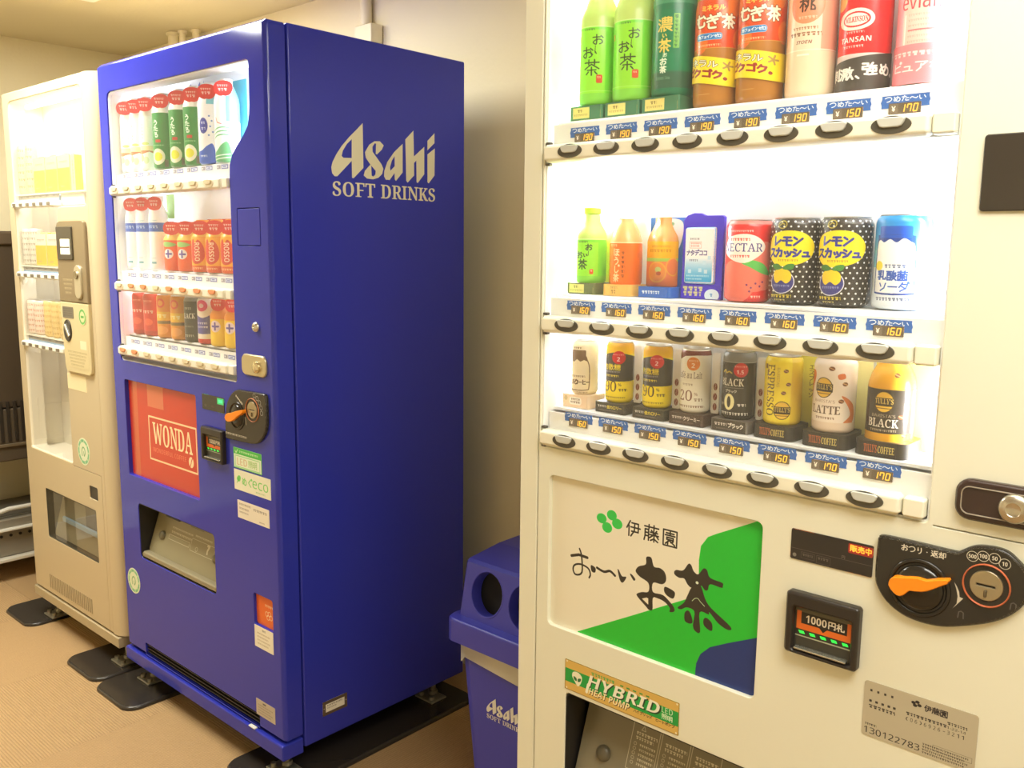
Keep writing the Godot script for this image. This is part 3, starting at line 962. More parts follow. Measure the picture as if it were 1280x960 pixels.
func tea_poster() -> StandardMaterial3D:
	var H := 255.0
	var F := func(s: String) -> PackedVector2Array: return moved(pts(s), Vector2(1, -1), Vector2(0, H))
	var ink := C(58, 54, 46)
	var p := Pic.new(self, 373.5, H, 3, C(236, 230, 210))
	var green := pts("57.8,1 155.2,54.8 259.3,113.2 270,119.5 275.5,127 276,140 274.7,175.9 276.9,197.5 287.5,213.3 299.9,220.6 356.8,250 374,260 374,-5 57.8,-5")
	p.poly(moved(green, Vector2(1, -1), Vector2(0, H)), C(42, 190, 56))
	p.poly(F.call("276.8,-6 276.6,7.1 277.6,19.1 283.8,35.1 298.6,50.5 326.8,65.7 374,89 374,-6"), C(36, 58, 122))
	p.fill([curve(F.call(O_BIG)), F.call(O_HOLE)], ink)
	p.poly(curve(F.call(O_DOT)), ink)
	p.poly(curve(F.call(CHA_TOP)), ink)
	p.poly(curve(F.call(CHA_LEGS)), ink)
	for d in CHA_DOTS:
		p.poly(curve(F.call(d)), ink)
	p.line(curve(F.call("266.5,112 269.5,115.6 272.4,117.6 276.1,117.8 280,114.2 287,109.4"), false), 1.0, C(190, 215, 170))
	p.ell(273.3, H - 141.3, 2.4, 2.2, C(225, 235, 210))
	p.line(F.call("42.1,126.1 57.2,131.1 74.1,130.3"), 4.6, ink)
	p.line(curve(F.call("58.1,141.4 62.5,130.1 64,103.6 52,96.4 46.1,102.4 48.3,111.4 60.4,116.1 75.8,113.3 80.9,104.6 78.7,98"), false), 3.0, ink)
	p.poly(curve(F.call("81.6,119.8 90.8,117.1 89.9,109.6 83.1,110.2")), ink)
	p.line(curve(F.call("93.6,118.5 107.4,115.4 118.8,119.4 128.6,114.4"), false), 4.0, ink)
	p.poly(curve(F.call("133.2,125.3 135.8,125.3 141.8,117.1 150,117.7 144,107.3 138.2,109.7")), ink)
	p.poly(curve(F.call("156.5,124.2 160.1,124.5 166.6,118.8 163.4,115.7")), ink)
	var leaf := C(58, 200, 84)
	p.ell(100.2, H - 201, 9.6, 8.0, leaf)
	p.ell(119.5, H - 210, 9.4, 8.2, leaf)
	p.ell(111.2, H - 188.5, 9.6, 8.4, leaf)
	p.ell(130.0, H - 198.5, 9.8, 8.2, leaf)
	p.jp("伊藤園", 146, H - 211, 27.5, 2.5, ink, false, 1.0, 1.19)
	return printed(p, 0.25)

func cream_front(t: Node3D) -> void:
	var base := org
	var g := geo()
	g.plate(rr(-0.190, 0.7175, 0.1875, 0.9765, 0.004), -0.012, -0.008, 0.0, [], Rect2(-0.188, 0.7195, 0.3735, 0.255))
	put("tea_poster", g, tea_poster(), t, "green and white tea poster with brushed black characters")
	# delivery port: dark box, tilted flap
	port(t, -0.1464, 0.36, 0.43, 0.6125, 0.0, C(128, 120, 98), false)
	# energy label
	var p := Pic.new(self, 217, 52, 3, C(214, 176, 92))
	p.rect(0, 15, 217, 23, C(30, 160, 70))
	for q in [[4, 3], [213, 3], [4, 49], [213, 49]]:
		p.ell(q[0], q[1], 1.6, 1.6, C(240, 230, 200))
	p.poly(curve(pts("17,18 27,16 35,22 33,33 27,40 21,34 15,26")), C(236, 232, 205))
	p.poly(curve(pts("18,25 24,27 24,32 19,30")), C(40, 110, 60))
	p.poly(curve(pts("33,25 27,27 27,32 32,30")), C(40, 110, 60))
	p.dashes(54, 6, 46, 5, C(96, 170, 84), 4)
	for i in 5:
		p.rect(110 + i * 12, 8, 6, 2.4, C(60, 150, 70))
	p.fit("HYBRID", 47.5, 13, 182.5, 33.5, C(36, 60, 36), 1, 0.28)
	p.fit("HYBRID", 46, 12, 180, 32, C(240, 238, 220), 1, 0.28)
	p.line("48,30 45,43", 5, C(240, 238, 220))
	p.fit("HEAT PUMP", 50, 34.5, 128, 46, C(70, 54, 30), 1, 0.2)
	p.fit("HEAT PUMP", 49, 33.5, 127, 45, C(245, 232, 190), 1, 0.2)
	p.jp("ハイブリッド", 136, 38, 5.6, 0.8, C(70, 54, 30))
	p.jp("ヒートポンプ", 176, 38, 5.6, 0.8, C(70, 54, 30))
	p.fit("LED", 187, 15.5, 206, 24.5, C(225, 238, 210), 0)
	p.jp("照明", 187, 26, 9.6, 1.1, C(225, 238, 210))
	p.frame(0.5, 0.5, 216, 51, 1.0, C(150, 116, 60))
	g = geo()
	g.plate(rr(-0.1475, 0.6195, 0.0696, 0.6715, 0.001, 2), 0.0, 0.0008, 0.0, [], Rect2(-0.1475, 0.6195, 0.2171, 0.052))
	put("energy_label", g, printed(p, 0.3), t, "gold and green energy saving label")
	# sales display
	p = Pic.new(self, 107.5, 41, 4, C(48, 42, 38))
	p.line("0,26 107,26", 0.5, C(96, 88, 80))
	p.ell(6, 35, 2.6, 2.6, C(128, 122, 112))
	p.frame(15, 29, 18, 8, 0.5, C(90, 82, 74))
	p.frame(36, 29, 18, 10, 0.5, C(90, 82, 74))
	p.dashes(17, 31, 14, 3, C(104, 96, 88), 2)
	p.dashes(38, 31, 14, 3, C(104, 96, 88), 3)
	p.jp("円", 68, 20.4, 5, 0.5, C(120, 108, 96))
	var em := Pic.new(self, 107.5, 41, 4, Color.BLACK)
	em.rrect(76, 2.6, 31, 13, 2, C(110, 12, 4))
	em.jp("販売中", 78.2, 4.0, 9.2, 1.35, C(255, 150, 40))
	var m := printed(p, 0.2)
	m.emission_enabled = true
	m.emission = Color.WHITE
	m.emission_operator = BaseMaterial3D.EMISSION_OP_MULTIPLY
	m.emission_texture = em.tex()
	m.emission_energy_multiplier = 1.8
	g = geo()
	g.plate(rr(0.2272, 0.936, 0.3347, 0.977, 0.002, 3), 0.0, 0.0014, 0.0005, [], Rect2(0.2272, 0.936, 0.1075, 0.041))
	put("sales_display", g, m, t)
	bill_slot(t, 0.2295, 0.8105, 0.3268, 0.8953, 0.0)
	# coin unit
	p = Pic.new(self, 172, 113, 4, C(46, 42, 36), Vector2(-2, 0))
	var Y := 109.8
	p.jp("おつり・返却", 32.5, Y - 91.0, 8.6, 1.0, C(222, 214, 196), false, 1.0, 1.0)
	var cs := [[111.9, 93.7, "500"], [123.1, 96.4, "100"], [135.0, 96.7, "50"], [145.6, 92.7, "10"]]
	for c in cs:
		p.ring(c[0], Y - c[1], 5.9, 5.9, 0.7, C(214, 206, 188))
		var w: float = 4.2 if c[2].length() == 3 else 2.8
		p.fit(c[2], c[0] - w, Y - c[1] - 2.4, c[0] + w, Y - c[1] + 2.4, C(226, 218, 200), 1)
	p.poly(moved(pts("94.9,58.7 98.2,54 101.2,48 102.2,42 106.2,41.2 95.4,25.8 99.6,33.2 99.9,42.4 98,50.4"), Vector2(1, -1), Vector2(0, Y)), C(206, 198, 180))
	for c in [[105, 21], [158, 46]]:
		p.line(moved(pts("-3,-4 -2.4,3 0,4.4 2.6,3 3,-4"), Vector2(1, -1), Vector2(c[0], Y - c[1])), 1.2, C(92, 88, 84))
	var out := pts("9.6,94.9 5.3,91.2 3.9,85.3 3.9,41.9 8.4,26.9 20,12.3 38.8,1.6 61,-2.2 85,-0.5 109.2,7.6 134.9,19.1 153.2,32 166,47 172,62 172,78 166,91 157.6,99.4 146.9,106.9 134,109 118.5,107.5 108.2,103.6 98,96.4 91.4,94.3 46.5,95.2")
	coin_unit(t, curve(out), Vector2(0.3363, 0.9), 0.0, Rect2(2, -3.2, 172, 113), printed(p, 0.22), Vector2(57, 41), 36.0, "25,39.5 25.2,43 26.4,47 28.8,50 32,51.6 36,52.8 41.4,53.3 50,55.6 58.5,56.9 67,56.1 79,60 91,63.3 92.2,61.5 91,58 83,52.5 74.8,46.5 69,43 63.9,41 56,39.4 49.8,38.7 47.6,36.4 45.8,34 42.6,30.8 38.8,28.9 34.6,29.4 31.3,31.6 27.6,35.2", Vector2(129, 63), 25.5, C(196, 104, 66))
	# lock bar with its cylinder
	g = geo()
	g.plate(rr(0.424, 1.035, 0.575, 1.083, 0.016), 0.0, 0.010, 0.004)
	var lock := put("lock_bar", g, paint(C(58, 42, 38), 0.22), t)
	g = geo()
	g.plate(rr(0.431, 1.0425, 0.567, 1.0755, 0.009), 0.009, 0.0116, 0.001, [rr(0.4322, 1.0437, 0.5658, 1.0743, 0.008)])
	put("rim", g, paint(C(188, 176, 160), 0.3, 0.4), lock)
	g = geo()
	g.t = Transform3D(Basis(Vector3(1, 0, 0), PI / 2), Vector3(0.487, 1.0585, 0.010) - base)
	g.lathe([Vector2(0.017, 0), Vector2(0.0165, 0.004), Vector2(0.014, 0.007), Vector2(0.008, 0.0085), Vector2(0.007, 0.0075), Vector2(0.0, 0.0075)], 28)
	put("key_cylinder", g, paint(C(196, 190, 176), 0.25, 0.9), lock)
	# reader panel
	g = geo()
	g.plate(rr(0.4215, 1.3834, 0.56, 1.466, 0.004), 0.0, 0.004, 0.0015)
	put("reader_panel", g, paint(C(58, 52, 46), 0.2), t)
	# owner's plate
	p = Pic.new(self, 133.5, 73, 5, C(186, 176, 152))
	var dk := C(58, 52, 46)
	for i in 4:
		p.rect(7.5 + i * 8.6, 10, 2.6, 3, dk)
		if i < 4:
			p.rect(7 + i * 7.6, 24, 3.2, 3, dk)
	p.rect(36.5, 24, 3.2, 3, dk)
	p.dashes(7, 30.5, 32, 4.2, dk, 9)
	for c in [[60, 9.5], [64.5, 7.5], [62, 12.5], [67, 11]]:
		p.ell(c[0], c[1], 2.6, 1.9, C(44, 38, 40))
	p.jp("伊藤園", 72.5, 7.0, 9.0, 1.1, C(44, 38, 40), false, 1.0, 1.02)
	p.dashes(52.5, 24, 47, 3.8, dk, 11)
	p.dashes(100, 19.5, 22, 3.4, dk, 12)
	p.fit("1-22-14", 100, 25, 121, 28.2, dk, 0)
	var tel := "(06)6926-3211"
	for i in tel.length():
		p.fit(tel[i], 52.5 + i * 5.35, 30.6, 55.2 + i * 5.35, 35.4, dk, 0) if tel[i] != "-" else p.rect(53 + i * 5.35, 33, 2.4, 0.6, dk)
	p.dashes(4, 56, 14, 2.6, dk, 13)
	p.fit("130122783", 3, 61, 71, 69.5, C(40, 36, 34), 0)
	p.frame(86, 55, 44, 6.5, 0.4, C(110, 102, 88))
	for i in 4:
		p.dashes(74, 57 + i * 3.6, 52 - 4 * (i % 2), 2.2, C(84, 76, 64), 20 + i)
	g = geo()
	g.plate(rr(0.3357, 0.7288, 0.4692, 0.8018, 0.004), 0.0, 0.0009, 0.0, [], Rect2(0.3357, 0.7288, 0.1335, 0.073))
	put("owner_plate", g, printed(p, 0.35), t, "silver owner's plate with printed contact lines")

func port(t: Node3D, x0: float, x1: float, y0: float, y1: float, zf: float, flap: Color, tab: bool) -> void:
	var dark := paint(C(34, 31, 29), 0.5)
	var g := geo()
	var d := 0.11
	g.box(Vector3((x0 + x1) / 2, (y0 + y1) / 2, zf - d), Vector3(x1 - x0 + 0.02, y1 - y0 + 0.02, 0.004))
	g.box(Vector3(x0 - 0.006, (y0 + y1) / 2, zf - d / 2 - 0.025), Vector3(0.004, y1 - y0 + 0.02, d - 0.05))
	g.box(Vector3(x1 + 0.006, (y0 + y1) / 2, zf - d / 2 - 0.025), Vector3(0.004, y1 - y0 + 0.02, d - 0.05))
	g.box(Vector3((x0 + x1) / 2, y1 + 0.006, zf - d / 2 - 0.025), Vector3(x1 - x0 + 0.02, 0.004, d - 0.05))
	g.box(Vector3((x0 + x1) / 2, y0 - 0.006, zf - d / 2 - 0.025), Vector3(x1 - x0 + 0.02, 0.004, d - 0.05))
	g.plate(rr(x0 + 0.0004, y0 + 0.0004, x1 - 0.0004, y1 - 0.0004, 0.010), zf - 0.052, zf - 0.002, 0.0, [rr(x0 + 0.002, y0 + 0.002, x1 - 0.002, y1 - 0.002, 0.009)])
	put("delivery_port", g, dark, t)
	var w := (x1 - x0) * 1000.0
	var h := (y1 - y0) * 1000.0
	var p := Pic.new(self, w, h, 2.2, flap)
	var pale := C(214, 208, 186)
	if tab:
		for i in 5:
			p.rect(w * 0.46, h * 0.16 + i * 3.6, w * 0.18, 1.8, flap.darkened(0.3))
		p.dashes(w * 0.24, h * 0.38, w * 0.28, 5, pale, 3)
		p.dashes(w * 0.24, h * 0.46, w * 0.28, 6, pale, 4)
		p.dashes(w * 0.55, h * 0.36, w * 0.22, 5, pale, 5)
		p.frame(w * 0.22, h * 0.54, w * 0.28, 14, 1.4, pale)
		p.frame(w * 0.52, h * 0.44, w * 0.3, 36, 1.2, pale)
		p.poly(moved(pts("0,0 12,0 12,6 7,16 9,24 3,24 2,14 5,6 0,6"), Vector2(1.3, 1.2), Vector2(w * 0.72, h * 0.44)), pale)
		p.ring(w * 0.6, h * 0.6, 6, 6, 1.4, pale)
	else:
		for i in 3:
			p.frame(96 + i * 56, 34, 52, 84, 0.9, pale)
			p.dashes(104 + i * 56, 52, 40, 5, pale, 31 + i)
			p.dashes(104 + i * 56, 60, 34, 5, pale, 41 + i)
			for j in 5:
				p.dashes(114 + i * 56, 71 + j * 8, 30, 3.6, pale, 50 + i * 6 + j)
				p.ring(105 + i * 56, 73 + j * 8, 2.6, 2.6, 0.7, pale)
		p.line("112,48 116,40 120,48 112,48", 0.8, pale)
	# the flap hangs from the top of the port and leans back to the sill
	g = geo()
	g.t = g.t * Transform3D(Basis(Vector3(1, 0, 0), -0.33), Vector3((x0 + x1) / 2, y1 - 0.004, zf - 0.070))
	var hw := (x1 - x0) / 2 - 0.006
	var ht := (y1 - y0) - 0.012
	g.plate(rr(-hw, -ht, hw, 0.0, 0.012), -0.004, 0.0, 0.0015, [], Rect2(-hw, -ht, 2 * hw, ht))
	var f := put("delivery_flap", g, printed(p, 0.3), t)
	g = geo()
	g.t = g.t * Transform3D(Basis(), Vector3((x0 + x1) / 2, 0, 0))
	g.box(Vector3(0, y0 + 0.011, zf - 0.014), Vector3(2 * hw + 0.004, 0.018, 0.024), 0.005)
	put("sill", g, paint(C(150, 140, 112), 0.4), t)
	for q in ([-0.72, 0.72] if tab else [-0.80]):
		g = geo()
		g.t = g.t * Transform3D(Basis(Vector3(1, 0, 0), PI / 2 - 0.33), Vector3((x0 + x1) / 2 + q * hw, y1 - ht * 0.60, zf - 0.070 + ht * 0.20))
		g.lathe([Vector2(0.014, -0.01), Vector2(0.013, 0.004), Vector2(0.009, 0.008), Vector2(0.0, 0.009)], 20)
		put("hinge_boss", g, paint(flap.darkened(0.25), 0.35), f)
	if tab:
		g = geo()
		g.box(Vector3((x0 + x1) / 2 - 0.01, y1 - 0.003, zf - 0.01), Vector3(0.075, 0.006, 0.02), 0.002)
		put("stop_tab", g, dark, t)

func bill_slot(t: Node3D, x0: float, y0: float, x1: float, y1: float, zf: float) -> void:
	var w := x1 - x0
	var h := y1 - y0
	var g := geo()
	var win := rr(x0 + w * 0.11, y0 + h * 0.07, x1 - w * 0.10, y1 - h * 0.24, 0.003)
	g.plate(rr(x0, y0, x1, y1, 0.005), zf, zf + 0.013, 0.004, [win])
	var frame := put("bill_slot", g, paint(C(46, 40, 36), 0.3), t)
	if not mats.has("bill slot"):
		mats["bill slot"] = bill_print()
	g = geo()
	g.plate(Geo.shrunk(win, -0.001), zf, zf + 0.003, 0.0)
	put("slot_display", g, mats["bill slot"], frame)
	g = geo()
	g.box(Vector3((x0 + x1) / 2, y0 + h * 0.10, zf + 0.007), Vector3(w * 0.72, 0.003, 0.010), 0.001)
	put("slot_lip", g, paint(C(190, 188, 176), 0.25, 0.8), frame)

func bill_print() -> StandardMaterial3D:
	var p := Pic.new(self, 76, 58, 5, C(72, 68, 58))
	p.rect(0, 0, 76, 8, C(96, 92, 74))
	p.poly("3,7 9,7 9,22 68,22 68,7 74,7 74,31 44,31 38,37 32,31 3,31", C(226, 112, 40))
	p.rect(9, 8, 59, 15, C(40, 34, 30))
	p.poly("33,23 43,23 38,28", C(40, 34, 30))
	p.fit("1000", 15, 10.5, 42, 20.5, C(238, 230, 214), 1)
	p.jp("円札", 43.5, 10.0, 10.6, 1.5, C(238, 230, 214))
	p.rect(0, 31, 76, 8, C(50, 50, 44))
	p.rect(2, 39, 72, 1.6, C(170, 176, 150))
	p.rect(0, 41, 76, 17, C(64, 62, 54))
	var em := Pic.new(self, 76, 58, 5, Color.BLACK)
	for i in 5:
		em.poly(moved(pts("0,0 7,0 9,3.4 2,3.6"), Vector2(1, 1), Vector2(6 + i * 14, 33)), C(30, 255, 70))
	var m := printed(p, 0.3)
	m.emission_enabled = true
	m.emission = Color.WHITE
	m.emission_operator = BaseMaterial3D.EMISSION_OP_MULTIPLY
	m.emission_texture = em.tex()
	m.emission_energy_multiplier = 1.2
	return m

func coin_unit(t: Node3D, sm: PackedVector2Array, at: Vector2, zf: float, uvr: Rect2, mat: Material, kc: Vector2, kr: float, lever: String, sc: Vector2, sr: float, ringc: Color) -> void:
	var mm := Vector2(0.001, 0.001)
	var g := geo()
	g.plate(moved(sm, mm, at), zf, zf + 0.008, 0.003, [], Rect2(uvr.position * 0.001 + at, uvr.size * 0.001))
	var unit := put("coin_unit", g, mat, t)
	var k := kc * 0.001 + at
	var dark := paint(C(40, 36, 31), 0.16)
	g = geo()
	g.plate(oval(k.x, k.y, kr * 0.001, kr * 0.001, 36), zf + 0.007, zf + 0.0105, 0.002, [oval(k.x, k.y, kr * 0.00084, kr * 0.00084, 36)])
	put("knob_ring", g, dark, unit)
	g = geo()
	g.t = g.t * Transform3D(Basis(Vector3(1, 0, 0), PI / 2), Vector3(k.x, k.y, zf + 0.008))
	g.lathe([Vector2(kr * 0.00078, 0), Vector2(kr * 0.00072, 0.004), Vector2(kr * 0.0005, 0.0062), Vector2(0, 0.007)], 32)
	put("knob", g, dark, unit)
	g = geo()
	g.plate(moved(pts(lever), mm, at), zf + 0.010, zf + 0.021, 0.0012)
	put("return_lever", g, paint(C(246, 144, 24), 0.35), unit, "orange coin return lever")
	var s := sc * 0.001 + at
	var r := sr * 0.001
	g = geo()
	g.plate(oval(s.x, s.y, r, r, 36), zf + 0.0075, zf + 0.0105, 0.001, [oval(s.x, s.y, r * 0.93, r * 0.93, 36)])
	put("slot_ring", g, paint(ringc, 0.4), unit)
	g = geo()
	g.plate(oval(s.x, s.y, r * 0.70, r * 0.70, 32), zf + 0.007, zf + 0.0098, 0.001, [rr(s.x - r * 0.40, s.y - 0.0010, s.x + r * 0.36, s.y + 0.0010, 0)])
	put("coin_slot", g, paint(C(176, 164, 138), 0.28, 0.85), unit, "round steel coin slot")
	g = geo()
	g.box(Vector3(s.x, s.y - r * 0.36, zf + 0.0105), Vector3(r * 0.12, r * 0.34, 0.004), 0.001)
	put("slot_guide", g, paint(C(120, 110, 92), 0.3, 0.8), unit)

func text_geo(g: Geo, s: String, font: int, x0: float, y0: float, x1: float, y1: float, z: float) -> void:
	var t := letters(s, font)
	var nn := Vector3(0, 0, 1)
	for i in range(0, t.size(), 3):
		var q := []
		for j in 3:
			q.append(Vector3(x0 + (x1 - x0) * t[i + j].x, y0 + (y1 - y0) * t[i + j].y, z))
		g.tri(q[0], q[1], q[2], nn, nn, nn)

# slanted brand lettering, traced in millimetres; width 333, height 132
const LOGO := [
	["95.2,132.2 76.6,115.2 53.7,95.5 30.9,72.5 15,52.1 3.7,33.9 -0.1,21.5 2.2,7.7 9.5,1.2 16.9,1.7 60.6,40.9 60.7,0.9 65.2,0.2 95.6,26.4", "61.7,91.7 46.6,79.1 34.2,62.3 30.4,49.8 35.6,46 60.7,47.3"],
	["101.4,64.4 115.2,83.4 131.8,93.1 148.5,94.3 160.3,85.6 154.4,74.9 138.4,62 135.1,63.5 136.5,87.8 131.7,88.1 124.5,78.8 124.8,67.4 152.4,39.5 158.5,29 154.5,15.9 142.3,6 125.6,1 106.8,2 96.6,8.6 100.1,19.6 116.7,35.1 120,34.6 121,10.1 125.7,7.5 132.9,12.7 134.5,21.9 116.8,36.9 103.9,51.4", ""],
	["222.3,94.7 221.6,24 199.3,1.8 195.9,5.3 195.1,21.5 178.6,2.8 166.4,2.8 160.7,10.8 161.8,23.7 171.9,46.4 194.2,72", "196.1,63 186.6,51.2 180,34.2 181.3,25.1 195.8,37.9"],
	["232,106.7 259.1,130.8 260.1,66.2 296.2,93.7 295.8,24.4 273.1,0.9 269.4,2.9 268.8,57.4 260.5,50.4 260.3,19 238.6,0 234,4.2", ""],
	["307.9,109.9 332.4,131.2 332.3,106.4 307.7,86.3", ""],
	["307.7,75.6 333.4,93 332,23.6 311.6,2.3 307.3,5.2", ""],
]

func logo_geo(g: Geo, at: Vector2, w: float, z: float, thick := 0.0006) -> void:
	var k := w / 333.0
	for q in LOGO:
		var holes := []
		if q[1]:
			holes = [moved(pts(q[1]), Vector2(k, k), at)]
		g.plate(moved(pts(q[0]), Vector2(k, k), at), z, z + thick, 0.0, holes)

# ---------------------------------------------------------------- the blue machine in the middle
func blue_machine() -> void:
	var base := Vector3(-1.483, 0, -0.37)
	var t := thing("vending_machine", "deep blue drink vending machine with white lettering on its side", "vending machine", base)
	org = base
	var blue := paint(C(50, 58, 176), 0.09, 0.0, 0.42)
	var x0 := -1.902
	var x1 := -1.0637
	var zf := -0.06
	var g := geo()
	g.plate(rr(x0, 0.09, x1, 1.8286, 0.006), -0.675, -0.118, 0.004, [rr(-1.8955, 0.98, -1.09, 1.78, 0), rr(-1.80, 0.40, -1.35, 0.61, 0)])
	put("cabinet", g, blue, t)
	var hole := PackedVector2Array()
	for q in ["-1.845,1.012 -1.839,1.006 -1.2325,1.006 -1.2265,1.012 -1.2265,1.50 -1.2245,1.522 -1.213,1.545 -1.19,1.565 -1.16,1.588 -1.143,1.606 -1.135,1.63 -1.1325,1.65 -1.1314,1.738 -1.134,1.747 -1.143,1.7505 -1.827,1.7505 -1.839,1.746 -1.845,1.733"]:
		hole = pts(q)
	var holes := [hole, rr(-1.831, 0.6705, -1.429, 0.951, 0.006), rr(-1.785, 0.427, -1.3635, 0.5915, 0.012), rr(-1.199, 1.3355, -1.103, 1.422, 0.004), rr(-1.785, 0.126, -1.175, 0.1615, 0.003), rr(-1.184, 0.403, -1.1016, 0.483, 0.006)]
	g = geo()
	g.plate(rr(x0, 0.122, x1, 1.8286, 0.012), -0.112, zf, 0.010, holes, null, 0.0015)
	put("door", g, blue, t)
	g = geo()
	g.plate(rr(x0, 0.0786, x1, 0.1195, 0.004), -0.112, zf + 0.008, 0.004)
	put("kick_plate", g, blue, t)
	g = geo()
	g.plate(rr(-1.1978, 1.3367, -1.1042, 1.4208, 0.003), -0.08, zf, 0.001)
	put("service_hatch", g, blue, t)
	g = geo()
	g.box(Vector3(-1.151, 1.379, -0.09), Vector3(0.1, 0.09, 0.006))
	put("hatch_backing", g, paint(C(26, 26, 60), 0.6), t)
	# lower grille
	g = geo()
	g.box(Vector3(-1.48, 0.144, -0.105), Vector3(0.62, 0.04, 0.006))
	put("grille_backing", g, paint(C(24, 22, 22), 0.7), t)
	for i in 3:
		g = geo()
		g.box(Vector3(-1.48, 0.133 + i * 0.0105, zf - 0.012), Vector3(0.61, 0.0035, 0.014), 0.001)
		put("slat", g, paint(C(44, 40, 36), 0.4), t)
	for fx in [x0 + 0.06, x1 - 0.07]:
		for fz in [-0.11, -0.62]:
			leveling_foot(t, Vector3(fx, 0, fz), 0.09, 0.012)
	var rails := showcase(t, zf, -0.112, hole, -1.8955, -1.09, -0.172, -1.843, -1.228, 0.42, paint(C(240, 236, 220), 0.4))
	glass_panes(t, zf, -1.8425, [-1.229, -1.229, -1.229], 1.748)
	# upper window reaches further right above the shoulder of the opening
	g = geo()
	g.cap(pts("-1.229,1.507 -1.2265,1.522 -1.215,1.545 -1.192,1.565 -1.162,1.588 -1.145,1.606 -1.137,1.63 -1.134,1.65 -1.134,1.748 -1.229,1.748"), [], zf - 0.0075, 1.0)
	put("window_glass", g, pane(), t)
	# buttons and tags
	var pale := button_mesh(C(222, 210, 178), C(232, 222, 196))
	var amber := button_mesh(C(232, 150, 104), C(236, 216, 188))
	var p := Pic.new(self, 54, 12, 3, C(232, 234, 240))
	p.rect(2, 1.5, 17, 9, C(150, 146, 160))
	p.rect(4, 4, 5, 4, C(226, 224, 226))
	p.rect(22, 1.0, 30, 10, C(84, 96, 176))
	p.rect(25, 3.0, 24, 6, C(214, 220, 240))
	p.rect(29, 4.6, 14, 2.6, C(110, 120, 186))
	var tg := Geo.new()
	tg.plate(rr(-0.027, -0.006, 0.027, 0.006, 0), 0.0, 0.0006, 0.0, [], Rect2(-0.027, -0.006, 0.054, 0.012))
	var tagmesh := merged([[tg, printed(p)]])
	var warm := ["00000000", "01101111", "11000000"]
	var ty := [1.522, 1.251, 1.063]
	for row in 3:
		for i in 8:
			var x := -1.804 + 0.0712 * i
			inst("button", amber if warm[row][i] == "1" else pale, Vector3(x, (ROW_RAIL[row][0] + ROW_RAIL[row][1]) / 2 + 0.001, zf + 0.010) - base, rails[row])
			inst("price_tag", tagmesh, Vector3(x + 0.026, ty[row], zf - 0.015) - base, t)
	g = geo()
	logo_geo(g, Vector2(-1.614, 1.722), 0.094, -0.1715)
	put("brand_lettering", g, paint(C(70, 96, 190), 0.4), t, "small blue brand lettering inside the window")
	# coffee poster behind its pane
	p = Pic.new(self, 402, 280, 2.4, C(206, 64, 46))
	p.rect(14, 0, 36, 280, C(208, 98, 62))
	p.rect(112, 0, 92, 66, C(218, 118, 84))
	p.frame(114, 94, 262, 122, 5, C(246, 214, 168))
	p.fit("WONDA", 134, 108, 354, 170, C(250, 226, 180), 3)
	p.fit("WONDERFUL COFFEE", 132, 180, 318, 193, C(240, 128, 96), 0)
	p.ell(344, 190, 13, 15, C(248, 220, 176))
	p.line(curve(pts("351,178 345,187 343,193 337,203"), false), 3.0, C(206, 58, 44))
	g = geo()
	g.plate(rr(-1.833, 0.6685, -1.427, 0.953, 0.004), zf - 0.016, zf - 0.012, 0.0, [], Rect2(-1.831, 0.6705, 0.402, 0.2805))
	put("coffee_poster", g, printed(p, 0.12), t, "red coffee poster with cream lettering")
	port(t, -1.785, -1.3635, 0.427, 0.5915, zf, C(146, 138, 108), true)
	# display with a green lamp
	p = Pic.new(self, 106, 40, 3, C(54, 52, 46))
	p.dashes(12, 27, 8, 5, C(90, 84, 74), 2)
	p.dashes(46, 26, 14, 6, C(84, 60, 50), 3)
	var em := Pic.new(self, 106, 40, 3, Color.BLACK)
	em.rrect(74, 3, 30, 16, 1.5, C(16, 190, 96))
	em.rect(80, 7, 18, 8, C(60, 240, 150))
	var m := printed(p, 0.25)
	m.emission_enabled = true
	m.emission = Color.WHITE
	m.emission_operator = BaseMaterial3D.EMISSION_OP_MULTIPLY
	m.emission_texture = em.tex()
	m.emission_energy_multiplier = 1.0
	g = geo()
	g.plate(rr(-1.3927, 0.9216, -1.2868, 0.961, 0.002, 3), zf, zf + 0.0014, 0.0005, [], Rect2(-1.3927, 0.9216, 0.1059, 0.0394))
	put("sales_display", g, m, t)
	bill_slot(t, -1.3898, 0.7915, -1.287, 0.8785, zf)
	p = Pic.new(self, 190, 135, 3, C(50, 46, 40), Vector2(-4, 0))
	var Y := 135.0
	p.dashes(10, Y - 20, 94, 4.6, C(196, 190, 176), 8)
	for i in 6:
		p.rect(62 + i * 5.0, Y - 118 + i * 3.2, 3.6, 5, C(206, 200, 186))
	for i in 5:
		var a := deg_to_rad(76 - i * 20)
		p.ring(133.5 + 39 * cos(a), Y - 89.5 - 37 * sin(a), 5.2, 5.2, 0.9, C(206, 200, 186))
	p.line(moved(pts("100,68 103,60 104,50"), Vector2(1, -1), Vector2(0, Y)), 2.4, C(190, 184, 168))
	coin_unit(t, pts("10.2,63.6 13.5,80 19.3,94.8 29,109 41.6,119.9 55,127.5 69.5,131.7 130,133.4 180,133.8 187,132 190.5,127 190.8,90 190.1,62 186.5,48 180,36 168,22.5 155,13.5 140,8 118.8,5 60,3 12,1.5 8,3 6,8 6.3,30 8,50"), Vector2(-1.2816, 0.86), zf, Rect2(4, 0, 190, 135), printed(p, 0.25), Vector2(65, 67), 35.0, "28.2,59 30,65 33.4,68.5 43,72 54.3,73.7 80,82 107,88.5 109.5,85 108.1,80.8 97,75 85.4,69.2 73,61 62,54.9 50,51.6 39,50.5 31,53.5", Vector2(133.5, 89.5), 29.0, C(190, 120, 80))
	# lock plate and small key lock
	g = geo()
